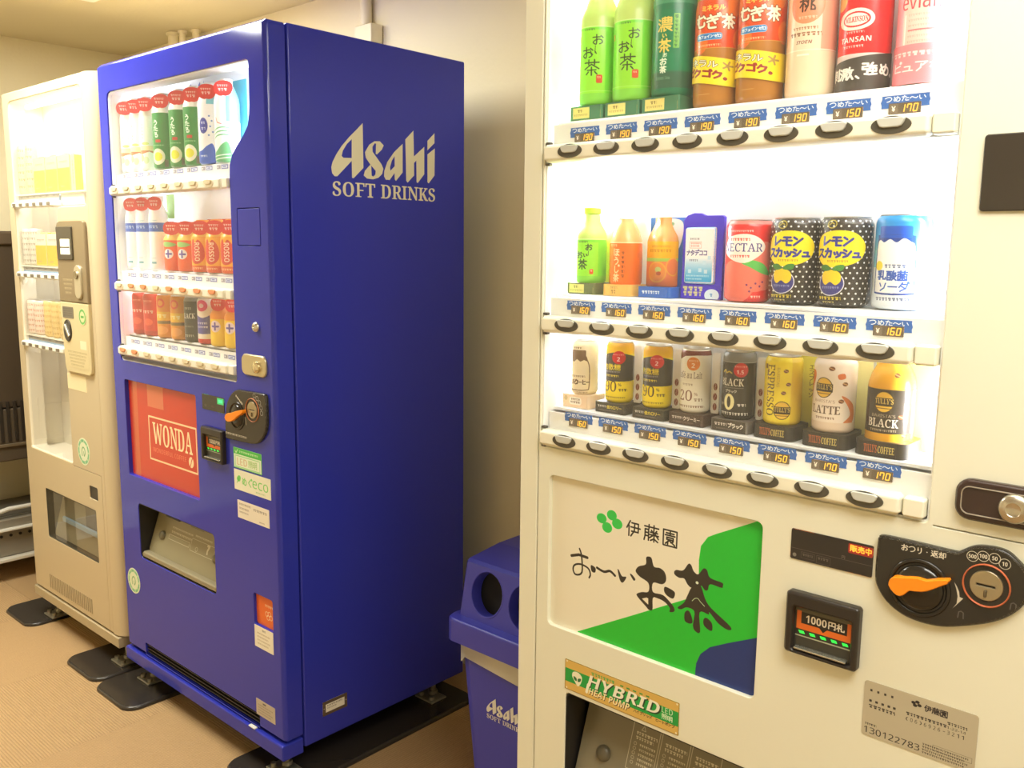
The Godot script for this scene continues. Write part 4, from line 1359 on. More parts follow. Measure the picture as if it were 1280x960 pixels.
	g.plate(rr(-1.194, 1.031, -1.0915, 1.082, 0.016), zf, zf + 0.006, 0.003)
	var lock := put("lock_plate", g, paint(C(206, 194, 158), 0.3, 0.7), t)
	g = geo()
	g.t = g.t * Transform3D(Basis(Vector3(1, 0, 0), PI / 2), Vector3(-1.126, 1.054, zf + 0.006))
	g.lathe([Vector2(0.014, 0), Vector2(0.0135, 0.005), Vector2(0.008, 0.008), Vector2(0, 0.008)], 24)
	put("key_cylinder", g, paint(C(222, 210, 176), 0.2, 0.9), lock)
	g = geo()
	g.t = g.t * Transform3D(Basis(Vector3(1, 0, 0), PI / 2), Vector3(-1.132, 1.148, zf))
	g.lathe([Vector2(0.012, 0), Vector2(0.012, 0.003), Vector2(0.009, 0.007), Vector2(0.004, 0.008), Vector2(0.003, 0.006), Vector2(0, 0.006)], 20)
	put("key_lock", g, paint(C(212, 206, 190), 0.25, 0.85), t)
	# stickers
	p = Pic.new(self, 124, 51, 3, C(228, 240, 214))
	p.rect(0, 0, 124, 16, C(70, 190, 74))
	p.line("8,9 12,13 19,5", 2.2, C(230, 245, 210))
	p.dashes(26, 6, 84, 5, C(206, 236, 190), 4)
	p.frame(8, 20, 108, 27, 2, C(150, 214, 140))
	p.fit("LED", 16, 25, 60, 42, C(206, 168, 120), 0)
	p.jp("照明", 66, 24, 19, 2.2, C(168, 206, 130))
	p.frame(1, 1, 122, 49, 2, C(90, 200, 90))
	sticker(t, "led_sticker", rr(-1.252, 0.7926, -1.128, 0.8438, 0.001, 2), p, zf)
	p = Pic.new(self, 160.5, 51.5, 3, C(236, 236, 212))
	p.poly(curve(pts("12,22 22,14 30,18 26,28 16,30")), C(112, 206, 96))
	p.line("12,34 22,22", 2, C(90, 186, 80))
	p.jp("めぐ", 34, 14, 23, 3.0, C(120, 208, 104))
	p.fit("eco", 82, 16, 150, 36, C(120, 208, 104), 0)
	p.dashes(96, 42, 40, 4, C(176, 204, 150), 6)
	sticker(t, "eco_sticker", rr(-1.2525, 0.737, -1.092, 0.7885, 0.001, 2), p, zf)
	p = Pic.new(self, 139.5, 45.7, 3, C(238, 230, 214))
	p.dashes(8, 7, 52, 5, C(150, 136, 120), 2)
	p.dashes(72, 10, 58, 6, C(140, 126, 112), 3)
	p.dashes(8, 18, 42, 5, C(160, 146, 130), 4)
	p.dashes(8, 28, 40, 4, C(160, 146, 130), 5)
	p.dashes(96, 38, 24, 3, C(160, 146, 130), 6)
	sticker(t, "notice_sticker", rr(-1.2417, 0.6655, -1.1022, 0.7112, 0.001, 2), p, zf)
	round_sticker(t, Vector2(-1.838, 0.341), 0.039, zf)
	# coin return pocket
	p = Pic.new(self, 82, 80, 3, C(232, 108, 40))
	p.dashes(38, 22, 36, 6, C(250, 212, 176), 3)
	for c in [[44, 46], [56, 44], [50, 54], [62, 52]]:
		p.ring(c[0], c[1], 6, 6, 1.8, C(250, 216, 180))
	g = geo()
	g.plate(rr(-1.186, 0.401, -1.0996, 0.485, 0.005), zf - 0.012, zf - 0.008, 0.0, [], Rect2(-1.184, 0.403, 0.0824, 0.08))
	put("coin_return", g, printed(p, 0.3), t, "orange coin return flap")
	p = Pic.new(self, 82, 57, 3, C(240, 234, 216))
	p.dashes(34, 6, 16, 5, C(120, 110, 100), 2)
	for i in 4:
		p.dashes(12, 17 + i * 9, 56 - 8 * (i % 2), 4, C(178, 164, 130), 10 + i)
	sticker(t, "paper_label", rr(-1.1835, 0.3446, -1.1016, 0.4015, 0.001, 2), p, zf)
	p = Pic.new(self, 84, 43, 3, C(186, 176, 160))
	p.rect(30, 5, 14, 4, C(70, 66, 66))
	for i in 4:
		p.dashes(8, 13 + i * 7, 66 - 9 * (i % 2), 3.4, C(130, 120, 106), 10 + i)
	sticker(t, "rating_plate", rr(-1.1874, 0.1605, -1.1033, 0.2035, 0.001, 2), p, zf)
	g = geo()
	g.box(Vector3(-1.20, 0.121, zf + 0.0045), Vector3(0.028, 0.004, 0.010), 0.001)
	put("white_clip", g, paint(C(232, 232, 226), 0.4), t)
	# lettering and rating plate on the side panel
	var side := Transform3D(Basis(Vector3(0, 0, -1), Vector3(0, 1, 0), Vector3(1, 0, 0)), Vector3(x1, 0, -0.2323))
	g = geo()
	g.t = g.t * side
	logo_geo(g, Vector2(0, 1.5), 0.3335, 0.0001)
	put("brand_lettering", g, paint(C(226, 220, 194), 0.45), t, "large white slanted lettering")
	g = geo()
	g.t = g.t * side
	text_geo(g, "SOFT", 3, 0.002, 1.4555, 0.132, 1.490, 0.0006)
	text_geo(g, "DRINKS", 3, 0.150, 1.4555, 0.3345, 1.490, 0.0006)
	put("drinks_lettering", g, paint(C(226, 220, 194), 0.45), t)
	p = Pic.new(self, 78, 37, 4, C(92, 76, 60))
	p.rect(9, 8, 60, 21, C(232, 226, 208))
	p.dashes(14, 11, 48, 4, C(130, 122, 110), 3)
	p.dashes(14, 18, 30, 3, C(150, 140, 126), 4)
	p.ell(4, 18, 1.6, 1.6, C(190, 180, 160))
	p.ell(74, 18, 1.6, 1.6, C(190, 180, 160))
	g = geo()
	g.t = g.t * side
	g.plate(rr(-0.0595, 0.1515, 0.0175, 0.1895, 0.001, 2), 0.0, 0.001, 0.0, [], Rect2(-0.0595, 0.1515, 0.077, 0.038))
	put("serial_plate", g, printed(p, 0.4), t)

func sticker(t: Node3D, called: String, out: PackedVector2Array, p: Pic, z: float) -> void:
	var g := geo()
	g.plate(out, z, z + 0.0006)
	put(called, g, printed(p, 0.35), t)

func round_sticker(t: Node3D, c: Vector2, r: float, z: float) -> void:
	var g := geo()
	g.plate(oval(c.x, c.y, r, r, 32), z, z + 0.0006)
	if mats.has("round sticker"):
		put("round_sticker", g, mats["round sticker"], t, "round pale green recycling sticker")
		return
	var p := Pic.new(self, 80, 80, 3, C(228, 236, 206))
	p.ring(40, 40, 32, 32, 8, C(120, 190, 140))
	for i in 9:
		var a := TAU * i / 9.0
		p.rect(40 + 32 * cos(a) - 2.4, 40 + 32 * sin(a) - 3, 5, 6, C(206, 226, 180))
	p.line(curve(pts("30,52 28,38 36,28 46,30 50,42 44,52"), false), 4.4, C(130, 176, 120))
	p.line("40,40 42,52", 3, C(110, 160, 110))
	mats["round sticker"] = printed(p, 0.4)
	put("round_sticker", g, mats["round sticker"], t, "round pale green recycling sticker")

# ---------------------------------------------------------------- the beige machine at the left
func beige_machine() -> void:
	var base := Vector3(-2.28, 0, -0.37)
	var t := thing("vending_machine", "beige metal vending machine with a narrow display window, furthest left", "vending machine", base)
	org = base
	var beige := paint(C(204, 187, 152), 0.38)
	var zf := -0.06
	var flat := Transform3D(Basis(Vector3(1, 0, 0), Vector3(0, 0, -1), Vector3(0, 1, 0)), Vector3.ZERO)
	var g := geo()
	g.plate(rr(-2.62, 0.13, -1.937, 1.82, 0.004), -0.66, -0.116, 0.003, [rr(-2.615, 0.62, -1.995, 1.81, 0), rr(-2.49, 0.32, -2.06, 0.52, 0)])
	put("cabinet", g, beige, t)
	# outline of the window: narrow below, full width above the coin panel
	var hole := pts("-2.575,0.639 -2.569,0.633 -2.234,0.633 -2.228,0.639 -2.228,1.425 -2.222,1.440 -2.205,1.446 -2.03,1.446 -2.014,1.451 -2.008,1.468 -2.008,1.770 -2.013,1.786 -2.028,1.792 -2.552,1.794 -2.568,1.788 -2.575,1.772")
	g = geo()
	g.plate(rr(-2.62, 0.125, -2.001, 1.822, 0.005), -0.112, zf, 0.003, [hole, rr(-2.474, 0.334, -2.0775, 0.507, 0.006), rr(-2.116, 0.541, -2.0564, 0.583, 0.006), rr(-2.226, 0.6272, -2.0225, 0.6284, 0), rr(-2.0235, 0.13, -2.0222, 0.6284, 0)], null, 0.001)
	put("door", g, beige, t)
	var arc := PackedVector2Array([Vector2(-2.0, 0.13), Vector2(-2.0, 0.06)])
	for i in 9:
		var a := PI / 2 - PI / 2 * i / 8
		arc.append(Vector2(-1.985 + 0.05 * cos(a), 0.11 - 0.05 * sin(a)))
	arc.append(Vector2(-1.935, 0.13))
	g = geo()
	g.t = g.t * flat
	g.plate(arc, 0.125, 1.822)
	put("rounded_edge", g, beige, t)
	g = geo()
	g.plate(rr(-2.628, 0.086, -1.962, 0.120, 0.003), -0.66, zf + 0.004, 0.003)
	put("base_frame", g, paint(C(186, 170, 136), 0.4), t)
	for fx in [-2.56, -2.02]:
		for fz in [-0.11, -0.6]:
			leveling_foot(t, Vector3(fx, 0, fz), 0.09, 0.012)
	g = geo()
	g.box(Vector3(-2.12, 0.40, -0.09), Vector3(0.21, 0.48, 0.004))
	put("seam_backing", g, paint(C(84, 72, 52), 0.6), t)
	# inside of the window
	var inner := paint(C(236, 228, 206), 0.5)
	g = geo()
	g.plate(hole, -0.112, zf - 0.003, 0.0, [Geo.shrunk(hole, 0.002)])
	put("window_liner", g, inner, t)
	var bx0 := -2.613
	var bx1 := -1.997
	var bz := -0.185
	g = geo()
	g.box(Vector3((bx0 + bx1) / 2, 1.215, bz), Vector3(bx1 - bx0, 1.185, 0.004))
	g.box(Vector3(bx0 + 0.002, 1.215, -0.148), Vector3(0.004, 1.185, 0.072))
	g.box(Vector3(bx1 - 0.002, 1.215, -0.148), Vector3(0.004, 1.185, 0.072))
	g.box(Vector3((bx0 + bx1) / 2, 1.806, -0.148), Vector3(bx1 - bx0, 0.004, 0.072))
	g.box(Vector3((bx0 + bx1) / 2, 0.625, -0.148), Vector3(bx1 - bx0, 0.004, 0.072))
	put("display_box", g, inner, t)
	g = geo()
	g.tube([Vector3(-2.58, 1.785, -0.125), Vector3(-2.02, 1.785, -0.125)], 0.008, 10)
	put("led_tube", g, glow(LED, 3.0), t)
	area_light("showcase_lamp", Vector3(-2.30, 1.772, -0.125), Vector3(0, -1, -0.15), Vector2(0.54, 0.014), 0.11, LED)
	var sy := [1.494, 1.262, 1.030]
	var ry := [1.459, 1.231, 0.999]
	var strip := Pic.new(self, 350, 33, 2, C(150, 142, 124))
	strip.rect(0, 14, 350, 19, C(128, 158, 188))
	for i in 6:
		strip.rect(18 + i * 56, 4, 18, 4, C(112, 98, 80))
		strip.rect(14 + i * 56, 18, 32, 8, C(142, 170, 198))
	var stripm := printed(strip, 0.4)
	for r in 3:
		g = geo()
		g.box(Vector3(-2.29, sy[r] - 0.002, -0.125), Vector3(0.562, 0.004, 0.113))
		put("shelf", g, inner, t)
		g = geo()
		g.box(Vector3(-2.40, sy[r] - 0.008, -0.084), Vector3(0.32, 0.006, 0.008), 0.001)
		put("led_tube", g, glow(LED, 1.5), t)
		area_light("showcase_lamp", Vector3(-2.40, sy[r] - 0.0125, -0.085), Vector3(0, -1, -0.5), Vector2(0.32, 0.008), [0.025, 0.025, 0.010][r], LED)
		g = geo()
		g.plate(rr(-2.568, sy[r] - 0.033, -2.24, sy[r] - 0.004, 0), -0.076, -0.074)
		put("price_strip", g, stripm, t)
		g = geo()
		g.box(Vector3(-2.4015, ry[r], zf - 0.004), Vector3(0.343, 0.018, 0.028), 0.004)
		var rail := put("button_rail", g, paint(C(242, 240, 228), 0.4), t)
		for i in 6:
			g = geo()
			g.box(Vector3(-2.545 + i * 0.056, ry[r], zf + 0.0105), Vector3(0.024, 0.010, 0.004), 0.001)
			put("button", g, paint(C(120, 110, 92), 0.4), rail)
	g = geo()
	g.box(Vector3(-2.165, 1.473, -0.09), Vector3(0.18, 0.040, 0.02), 0.003)
	put("price_holder", g, paint(C(240, 238, 228), 0.4), t)
	g = geo()
	logo_geo(g, Vector2(-2.365, 1.648), 0.205, -0.1825)
	put("brand_lettering", g, paint(C(150, 196, 222), 0.4), t, "pale blue brand lettering inside the window")
	g = geo()
	g.cap(Geo.shrunk(hole, 0.002), [], zf - 0.006, 1.0)
	put("window_glass", g, pane(Color(1, 1, 1, 0.05)), t)
	# coin panel: dark upper half, pale lower half
	g = geo()
	g.plate(pts("-2.2245,1.158 -2.0205,1.158 -2.0190,1.385 -2.0235,1.399 -2.036,1.405 -2.195,1.405 -2.213,1.400 -2.2225,1.386"), zf, zf + 0.010, 0.003)
	var up := put("control_panel", g, paint(C(140, 122, 90), 0.4), t, "dark taupe control panel")
	g = geo()
	g.plate(pts("-2.196,0.938 -2.040,0.938 -2.028,0.945 -2.0225,0.962 -2.0205,1.157 -2.2245,1.157 -2.214,0.962 -2.207,0.945"), zf, zf + 0.010, 0.003)
	var low := put("coin_panel", g, paint(C(214, 198, 152), 0.4), t)
	var Y := zf + 0.010
	g = geo()
	g.plate(rr(-2.2112, 1.287, -2.0994, 1.387, 0.004), Y, Y + 0.005, 0.002)
	var disp := put("display_frame", g, paint(C(74, 66, 52), 0.3), up)
	g = geo()
	g.box(Vector3(-2.146, 1.326, Y + 0.0055), Vector3(0.066, 0.046, 0.002), 0.0005)
	put("lcd_screen", g, glow(C(236, 232, 206), 0.75), up)
	g = geo()
	g.box(Vector3(-2.146, 1.3245, Y + 0.0068), Vector3(0.066, 0.004, 0.001))
	put("screen_bar", g, paint(C(74, 66, 52), 0.3), up)
	g = geo()
	g.plate(rr(-2.0935, 1.171, -2.0477, 1.272, 0.020), Y, Y + 0.007, 0.003)
	put("lock_plate", g, paint(C(206, 196, 168), 0.3, 0.6), up)
	g = geo()
	g.t = g.t * Transform3D(Basis(Vector3(1, 0, 0), PI / 2), Vector3(-2.072, 1.243, Y + 0.007))
	g.lathe([Vector2(0.013, 0), Vector2(0.012, 0.004), Vector2(0.006, 0.005), Vector2(0, 0.003)], 20)
	put("key_cylinder", g, paint(C(160, 148, 120), 0.25, 0.8), up)
	var p := Pic.new(self, 90, 50, 3, C(140, 122, 90))
	for i in 4:
		p.dashes(14 + 4 * i, 5 + i * 11, 64 - 8 * i, 5, C(182, 164, 126), 4 + i)
	g = geo()
	g.plate(rr(-2.205, 1.175, -2.105, 1.235, 0), Y, Y + 0.0005)
	put("instruction_print", g, printed(p, 0.45), up)
	p = Pic.new(self, 70, 40, 3, C(120, 112, 96))
	for i in 4:
		p.dashes(5, 5 + i * 8, 58, 5, C(90, 82, 70), 14 + i)
	g = geo()
	g.plate(rr(-2.206, 1.108, -2.128, 1.143, 0.002, 2), Y, Y + 0.001)
	put("coin_label", g, printed(p, 0.4), low)
	p = Pic.new(self, 60, 60, 3, C(206, 210, 160))
	p.ring(30, 30, 23, 23, 7, C(96, 172, 84))
	p.rect(18, 26, 24, 8, C(96, 172, 84))
	g = geo()
	g.plate(oval(-2.064, 1.117, 0.026, 0.026), Y, Y + 0.001)
	put("green_sticker", g, printed(p, 0.4), low)
	g = geo()
	g.plate(oval(-2.1745, 1.069, 0.027, 0.034), Y, Y + 0.004, 0.0015)
	put("coin_slot", g, paint(C(52, 46, 38), 0.3), low)
	g = geo()
	g.t = g.t * Transform3D(Basis(Vector3(0, 0, 1), 0.7), Vector3(-2.1745, 1.069, Y + 0.005))
	g.box(Vector3.ZERO, Vector3(0.009, 0.046, 0.003), 0.001)
	put("slot_blade", g, paint(C(226, 222, 206), 0.2, 0.8), low)
	p = Pic.new(self, 160, 90, 2, C(214, 198, 152))
	p.rrect(104, 2, 44, 26, 3, C(232, 222, 186))
	for i in 5:
		p.dashes(10 + 5 * i, 38 + i * 10, 140 - 12 * i, 6, C(176, 160, 116), 24 + i)
	g = geo()
	g.plate(rr(-2.196, 0.955, -2.036, 1.045, 0), Y, Y + 0.0004)
	put("coin_print", g, printed(p, 0.45), low)
	g = geo()
	g.plate(rr(-2.2279, 0.881, -2.0885, 0.930, 0.001, 2), zf, zf + 0.0006)
	put("paper_label", g, paint(C(240, 224, 180), 0.6), t)
	round_sticker(t, Vector2(-2.140, 0.687), 0.044, zf)
	# coin return and delivery window
	g = geo()
	g.box(Vector3(-2.086, 0.562, -0.083), Vector3(0.0592, 0.0415, 0.04))
	put("coin_return", g, paint(C(30, 27, 25), 0.3), t)
	g = geo()
	g.box(Vector3(-2.276, 0.42, -0.205), Vector3(0.42, 0.19, 0.004))
	g.box(Vector3(-2.276, 0.326, -0.16), Vector3(0.42, 0.004, 0.09))
	g.box(Vector3(-2.276, 0.514, -0.16), Vector3(0.42, 0.004, 0.09))
	g.box(Vector3(-2.485, 0.42, -0.16), Vector3(0.004, 0.19, 0.09))
	g.box(Vector3(-2.067, 0.42, -0.16), Vector3(0.004, 0.19, 0.09))
	g.plate(rr(-2.4737, 0.3343, -2.0778, 0.5067, 0.006), -0.112, zf - 0.001, 0.0, [rr(-2.4715, 0.3365, -2.080, 0.5045, 0.005)])
	put("delivery_port", g, paint(C(66, 62, 50), 0.5), t)
	g = geo()
	g.t = g.t * Transform3D(Basis(Vector3(1, 0, 0), -0.26), Vector3(-2.262, 0.503, -0.114))
	g.plate(rr(-0.188, -0.165, 0.188, 0, 0.01), -0.004, 0.0, 0.0015)
	put("delivery_flap", g, paint(C(142, 134, 104), 0.35), t)
	g = geo()
	g.box(Vector3(-2.235, 0.414, -0.078), Vector3(0.29, 0.018, 0.010), 0.003)
	put("guard_bar", g, paint(C(148, 178, 196), 0.35), t)
	g = geo()
	g.cap(rr(-2.473, 0.335, -2.0785, 0.506, 0.005), [], zf - 0.003, 1.0)
	put("port_glass", g, pane(Color(0.5, 0.48, 0.4, 0.25)), t)
	# ventilation slots
	for i in 24:
		g = geo()
		g.box(Vector3(-2.484 + i * 0.0145, 0.1705, zf + 0.0006), Vector3(0.0055, 0.050, 0.0024), 0.0008)
		put("vent_louver", g, paint(C(166, 150, 118), 0.5), t)

# ---------------------------------------------------------------- drinks
const CREAM_X := [-0.157, -0.0905, -0.0225, 0.0485, 0.1150, 0.186, 0.2556, 0.328]
const CREAM_X2 := [-0.1644, -0.0962, -0.0295, 0.0375, 0.1125, 0.1805, 0.248, 0.320]
const CREAM_X3 := [-0.1718, -0.1013, -0.0306, 0.0356, 0.1065, 0.1735, 0.246, 0.320]
var spin := 0.2

func drink(called: String, label: String, category: String, at: Vector3, group: String, turn := 0.0) -> Node3D:
	org = Vector3.ZERO
	return thing(called, label, category, at, group, turn)

func can_body(t: Node3D, r: float, h: float, y: float, mat: Material, lid := true) -> void:
	var g := Geo.new(Transform3D(Basis(), Vector3(0, y, 0)))
	g.lathe([Vector2(0, 0), Vector2(r * 0.80, 0), Vector2(r * 0.97, 0.004), Vector2(r, 0.008), Vector2(r, h - 0.010), Vector2(r * 0.95, h - 0.005), Vector2(r * 0.86, h - 0.0015)], 40)
	put("body", g, mat, t).rotation.y = spin if spin > 0.3 else 0.22 - 0.35 * t.position.x
	g = Geo.new(Transform3D(Basis(), Vector3(0, y, 0)))
	g.lathe([Vector2(r * 0.86, h - 0.0015), Vector2(r * 0.88, h), Vector2(r * 0.84, h), Vector2(r * 0.81, h - 0.005), Vector2(0, h - 0.005)], 32)
	put("lid", g, paint(C(214, 212, 204), 0.28, 0.8), t)

func bottle_body(t: Node3D, r: float, h: float, y: float, mat: Material, cap: Color, shoulder := 0.66, sq := 1.0) -> void:
	var g := Geo.new(Transform3D(Basis(), Vector3(0, y, 0)))
	var n := 0.0125
	g.lathe([Vector2(0, 0), Vector2(r * 0.88, 0), Vector2(r * 0.98, 0.004), Vector2(r, 0.010), Vector2(r, h * 0.3), Vector2(r, h * shoulder), Vector2(r * 0.95, h * (shoulder + 0.05)), Vector2(r * 0.78, h * (shoulder + 0.12)), Vector2(r * 0.58, h * (shoulder + 0.19)), Vector2(n + 0.002, h * 0.90), Vector2(n, h * 0.92)], 40, 1.0, sq)
	put("body", g, mat, t).rotation.y = spin if spin > 0.3 else 0.22 - 0.35 * t.position.x
	g = Geo.new(Transform3D(Basis(), Vector3(0, y, 0)))
	g.lathe([Vector2(n + 0.001, h * 0.915), Vector2(n + 0.003, h * 0.92), Vector2(n + 0.003, h * 0.995), Vector2(n + 0.001, h), Vector2(0, h)], 24)
	put("cap", g, paint(cap, 0.4), t)

func plinth(t: Node3D, w: float, h: float, d: float, mat: Material, rad := 0.003, dx := 0.0) -> void:
	var flat := Transform3D(Basis(Vector3(1, 0, 0), Vector3(0, 0, -1), Vector3(0, 1, 0)), Vector3(dx, 0, 0))
	var g := Geo.new(flat)
	g.plate(rr(-w / 2, -d / 2, w / 2, d / 2, rad, 4), 0.0, h)
	put("base_card", g, mat.get_meta("side") if mat.has_meta("side") else mat, t)
	if mat is StandardMaterial3D and mat.albedo_texture:
		g = Geo.new()
		g.plate(rr(dx - w / 2 + rad, 0.0005, dx + w / 2 - rad, h - 0.0005, 0), d / 2 - 0.0005, d / 2 + 0.0006)
		put("base_print", g, mat, t)

func plinth_print(p: Pic, side: Color) -> StandardMaterial3D:
	var m := printed(p, 0.4)
	m.set_meta("side", paint(side, 0.4))
	return m

func back_card(t: Node3D, x0: float, x1: float, y0: float, y1: float, z: float, mat: Material, rad := 0.002) -> void:
	var g := Geo.new()
	g.plate(rr(x0, y0, x1, y1, rad, 3), z - 0.0015, z)
	put("back_card", g, mat, t)

func around(r: float, h: float, bg: Color, ppu := 2.4) -> Pic:
	var c := TAU * r * 1000.0
	return Pic.new(self, c, h * 1000.0, ppu, bg, Vector2(c / 2, 0))

func green_tea_print(r: float, h: float, small: bool) -> Pic:
	var p := around(r, h, C(168, 214, 92))
	var H := h * 1000.0
	var top := H * (0.34 if not small else 0.36)
	p.rect(-120, 0, 240, top, C(196, 222, 120))
	p.rect(-120, top, 240, H * 0.94 - top, C(120, 220, 50))
	p.rect(-22, top + 6, 44, H * 0.94 - top - 6, C(150, 226, 54))
	p.rect(-120, H * 0.90, 240, H * 0.1, C(132, 214, 70))
	p.rect(-120, H - (24 if not small else 0), 240, 1.2, C(176, 232, 110))
	p.rect(-120, top, 240, 2, C(206, 238, 150))
	var ink := C(40, 66, 36)
	p.dashes(-12, top + 4, 16, 3, C(80, 130, 60), 3)
	var s := 17.0 if not small else 11.0
	p.jp("お", 0, top + s * 0.75, s * 1.1, 1.7, ink)
	p.line(PackedVector2Array([Vector2(6, top + s * 1.9), Vector2(5.4, top + s * 2.6)]), 0.8, ink)
	p.jp("い", -3, top + s * 2.2, s * 0.7, 1.6, ink)
	p.jp("お", -17, top + s * 1.9, s * 1.2, 1.9, ink)
	p.jp("茶", -14, top + s * 3.1, s * 1.7, 2.0, ink)
	p.rrect(8, top + s * 4.7, s * 0.56, s * 0.8, 2, C(214, 74, 40))
	p.dashes(9.5, top + s * 4.85, s * 0.3, 3, C(250, 200, 170), 2)
	p.rrect(-30, top + s * 1.2, 4, 10, 1.5, C(230, 140, 90))
	return p

func cream_drinks() -> void:
	var z := -0.065
	var y1: float = ROW_SHELF[0] + 0.0005
	var y2: float = ROW_SHELF[1] + 0.0005
	var y3: float = ROW_SHELF[2] + 0.0005
	var G1 := "bottles on the top shelf of the cream machine"
	var G2 := "drinks on the middle shelf of the cream machine"
	var G3 := "coffees on the bottom shelf of the cream machine"
	var X := CREAM_X
	# --- top shelf
	var gp := printed(green_tea_print(0.0322, 0.196, false), 0.3)
	var base1 := Pic.new(self, 60, 21, 3, C(62, 118, 84))
	base1.rect(4, 2, 34, 17, C(222, 206, 120))
	base1.dashes(14, 5, 10, 4.5, C(140, 120, 60), 2)
	base1.dashes(7, 12, 28, 3, C(176, 156, 84), 3)
	var b1 := plinth_print(base1, C(62, 118, 84))
	var lime := paint(C(242, 236, 80), 0.5)
	for i in 2:
		var t := drink("tea_bottle", ["bright green tea bottle at the left end of the cream machine's top shelf", "bright green tea bottle second from the left on the cream machine's top shelf"][i], "bottle", Vector3(X[i], y1, z), G1)
		bottle_body(t, 0.0322, 0.190, 0.021, gp, C(120, 206, 70))
		plinth(t, 0.062, 0.021, 0.062, b1)
		back_card(t, -0.031, 0.034, 0.021, 0.205, -0.034, lime)
	var p := around(0.031, 0.19, C(22, 120, 84))
	p.o.y = 15
	p.rect(-120, 0, 240, 34, C(70, 150, 110))
	p.rect(-120, 44, 240, 92, C(16, 128, 86))
	p.rect(-120, 136, 240, 1.6, C(50, 110, 80))
	p.rect(-120, 138, 240, 24, C(48, 96, 74))
	p.fit("Green Tea", -16, 144, 6, 149, C(150, 190, 160), 2)
	var gold := C(238, 206, 100)
	p.jp("濃", -15, 54, 23, 2.5, gold)
	p.jp("い", -8, 78, 8, 1.8, gold)
	p.jp("茶", -15, 86, 22, 2.7, gold)
	p.jp("お", -6, 108, 7, 1.2, C(226, 236, 214))
	p.jp("お茶", -11, 115, 12, 1.9, C(232, 240, 220), true)
	p.rrect(9, 50, 9, 52, 1, C(120, 190, 76))
	p.dashes(11, 52, 5, 5, C(60, 130, 60), 2)
	for i in 8:
		p.dashes(11, 54 + i * 6, 5, 4, C(66, 136, 62), 3 + i)
	var t := drink("tea_bottle", "dark green strong tea bottle with gold characters, third from the left on the top shelf", "bottle", Vector3(X[2], y1, z), G1)
	bottle_body(t, 0.031, 0.184, 0.021, printed(p, 0.3), C(20, 100, 66), 0.74)
	plinth(t, 0.064, 0.021, 0.064, b1)
	back_card(t, -0.033, 0.037, 0.021, 0.2, -0.035, paint(C(232, 226, 70), 0.5))
	# barley tea
	p = around(0.0315, 0.2, C(176, 116, 42))
	p.o.y = 16
	p.rect(-120, 0, 240, 30, C(190, 130, 50))
	p.rect(-120, 30, 240, 70, C(222, 78, 34))
	for k in [[-34, 44], [-16, 92], [24, 60], [44, 88], [34, 40]]:
		p.ell(k[0], k[1], 12, 16, C(230, 116, 44))
	p.jp("ミネラル", -16, 39, 8.6, 1.5, C(248, 212, 90))
	p.jp("む", -28, 50, 21, 5.0, C(120, 48, 24))
	p.jp("ぎ茶", -9, 52, 22, 5.0, C(120, 48, 24))
	p.jp("む", -28, 50, 21, 3.2, C(250, 240, 214))
	p.jp("ぎ茶", -9, 52, 22, 3.2, C(250, 240, 214))
	p.rrect(-24, 79, 40, 10, 4, C(120, 186, 230))
	p.rrect(-23.2, 79.8, 38.4, 8.4, 3.4, C(50, 126, 196))
	p.jp("カフェインゼロ", -21, 81, 5.2, 0.9, C(240, 246, 250), false, 1.0, 0.98)
	p.dashes(-20, 95, 34, 3, C(230, 190, 140), 4)
	p.rect(-120, 100, 240, 1, C(206, 150, 70))
	p.rect(-16, 166, 18, 1, C(206, 160, 90))
	var barley := printed(p, 0.25)
	var sash := Pic.new(self, 80, 34, 4, C(250, 222, 30))
	sash.jp("ミネラル", 8, 4, 9.4, 2.4, C(120, 96, 40), false, 1.05)
	sash.jp("ミネラル", 8, 4, 9.4, 1.2, C(250, 246, 226), false, 1.05)
	for k in 5:
		var a := TAU * k / 5.0
		sash.line(PackedVector2Array([Vector2(58, 9), Vector2(58 + 5.4 * cos(a), 9 + 5.4 * sin(a))]), 2.2, C(176, 140, 76))
	sash.jp("ゴクゴク。", 11, 16, 10.6, 2.3, C(150, 34, 34), false, 0.98)
	var sashm := printed(sash, 0.4)
	for i in 2:
		t = drink("tea_bottle", ["amber barley tea bottle with a yellow sash, beside the dark green tea", "amber barley tea bottle with a yellow sash, beside the peach drink"][i], "bottle", Vector3(X[3 + i], y1, z), G1)
		bottle_body(t, 0.0315, 0.2, 0.001, barley, C(230, 120, 40))
		var g := Geo.new(Transform3D(Basis(Vector3.UP, spin), Vector3(0, 0.030, 0)))
		var n := 18
		for k in n:
			var a0 := -1.75 + 3.5 * k / n
			var a1 := -1.75 + 3.5 * (k + 1) / n
			for q in [0.0332]:
				var u0 := float(k) / n
				var u1 := float(k + 1) / n
				var w0 := 0.004 * sin(u0 * 5.0 + 0.6)
				var w1 := 0.004 * sin(u1 * 5.0 + 0.6)
				var d0 := Vector3(sin(a0), 0, cos(a0))
				var d1 := Vector3(sin(a1), 0, cos(a1))
				var A: Vector3 = d0 * q + Vector3(0, w0, 0)
				var B: Vector3 = d1 * q + Vector3(0, w1, 0)
				var Cc: Vector3 = B + Vector3(0, 0.036, 0)
				var D: Vector3 = A + Vector3(0, 0.036, 0)
				g.tri(A, B, Cc, d0, d1, d1, Vector2(u0, 1), Vector2(u1, 1), Vector2(u1, 0))
				g.tri(A, Cc, D, d0, d1, d0, Vector2(u0, 1), Vector2(u1, 0), Vector2(u0, 0))
		put("sash", g, sashm, t, "yellow paper sash")
	# peach water
	p = around(0.031, 0.2, C(240, 214, 178))
	p.o.y = 16
	p.rect(-120, 40, 240, 84, C(246, 214, 184))
	p.rect(20, 40, 70, 84, C(240, 168, 140))
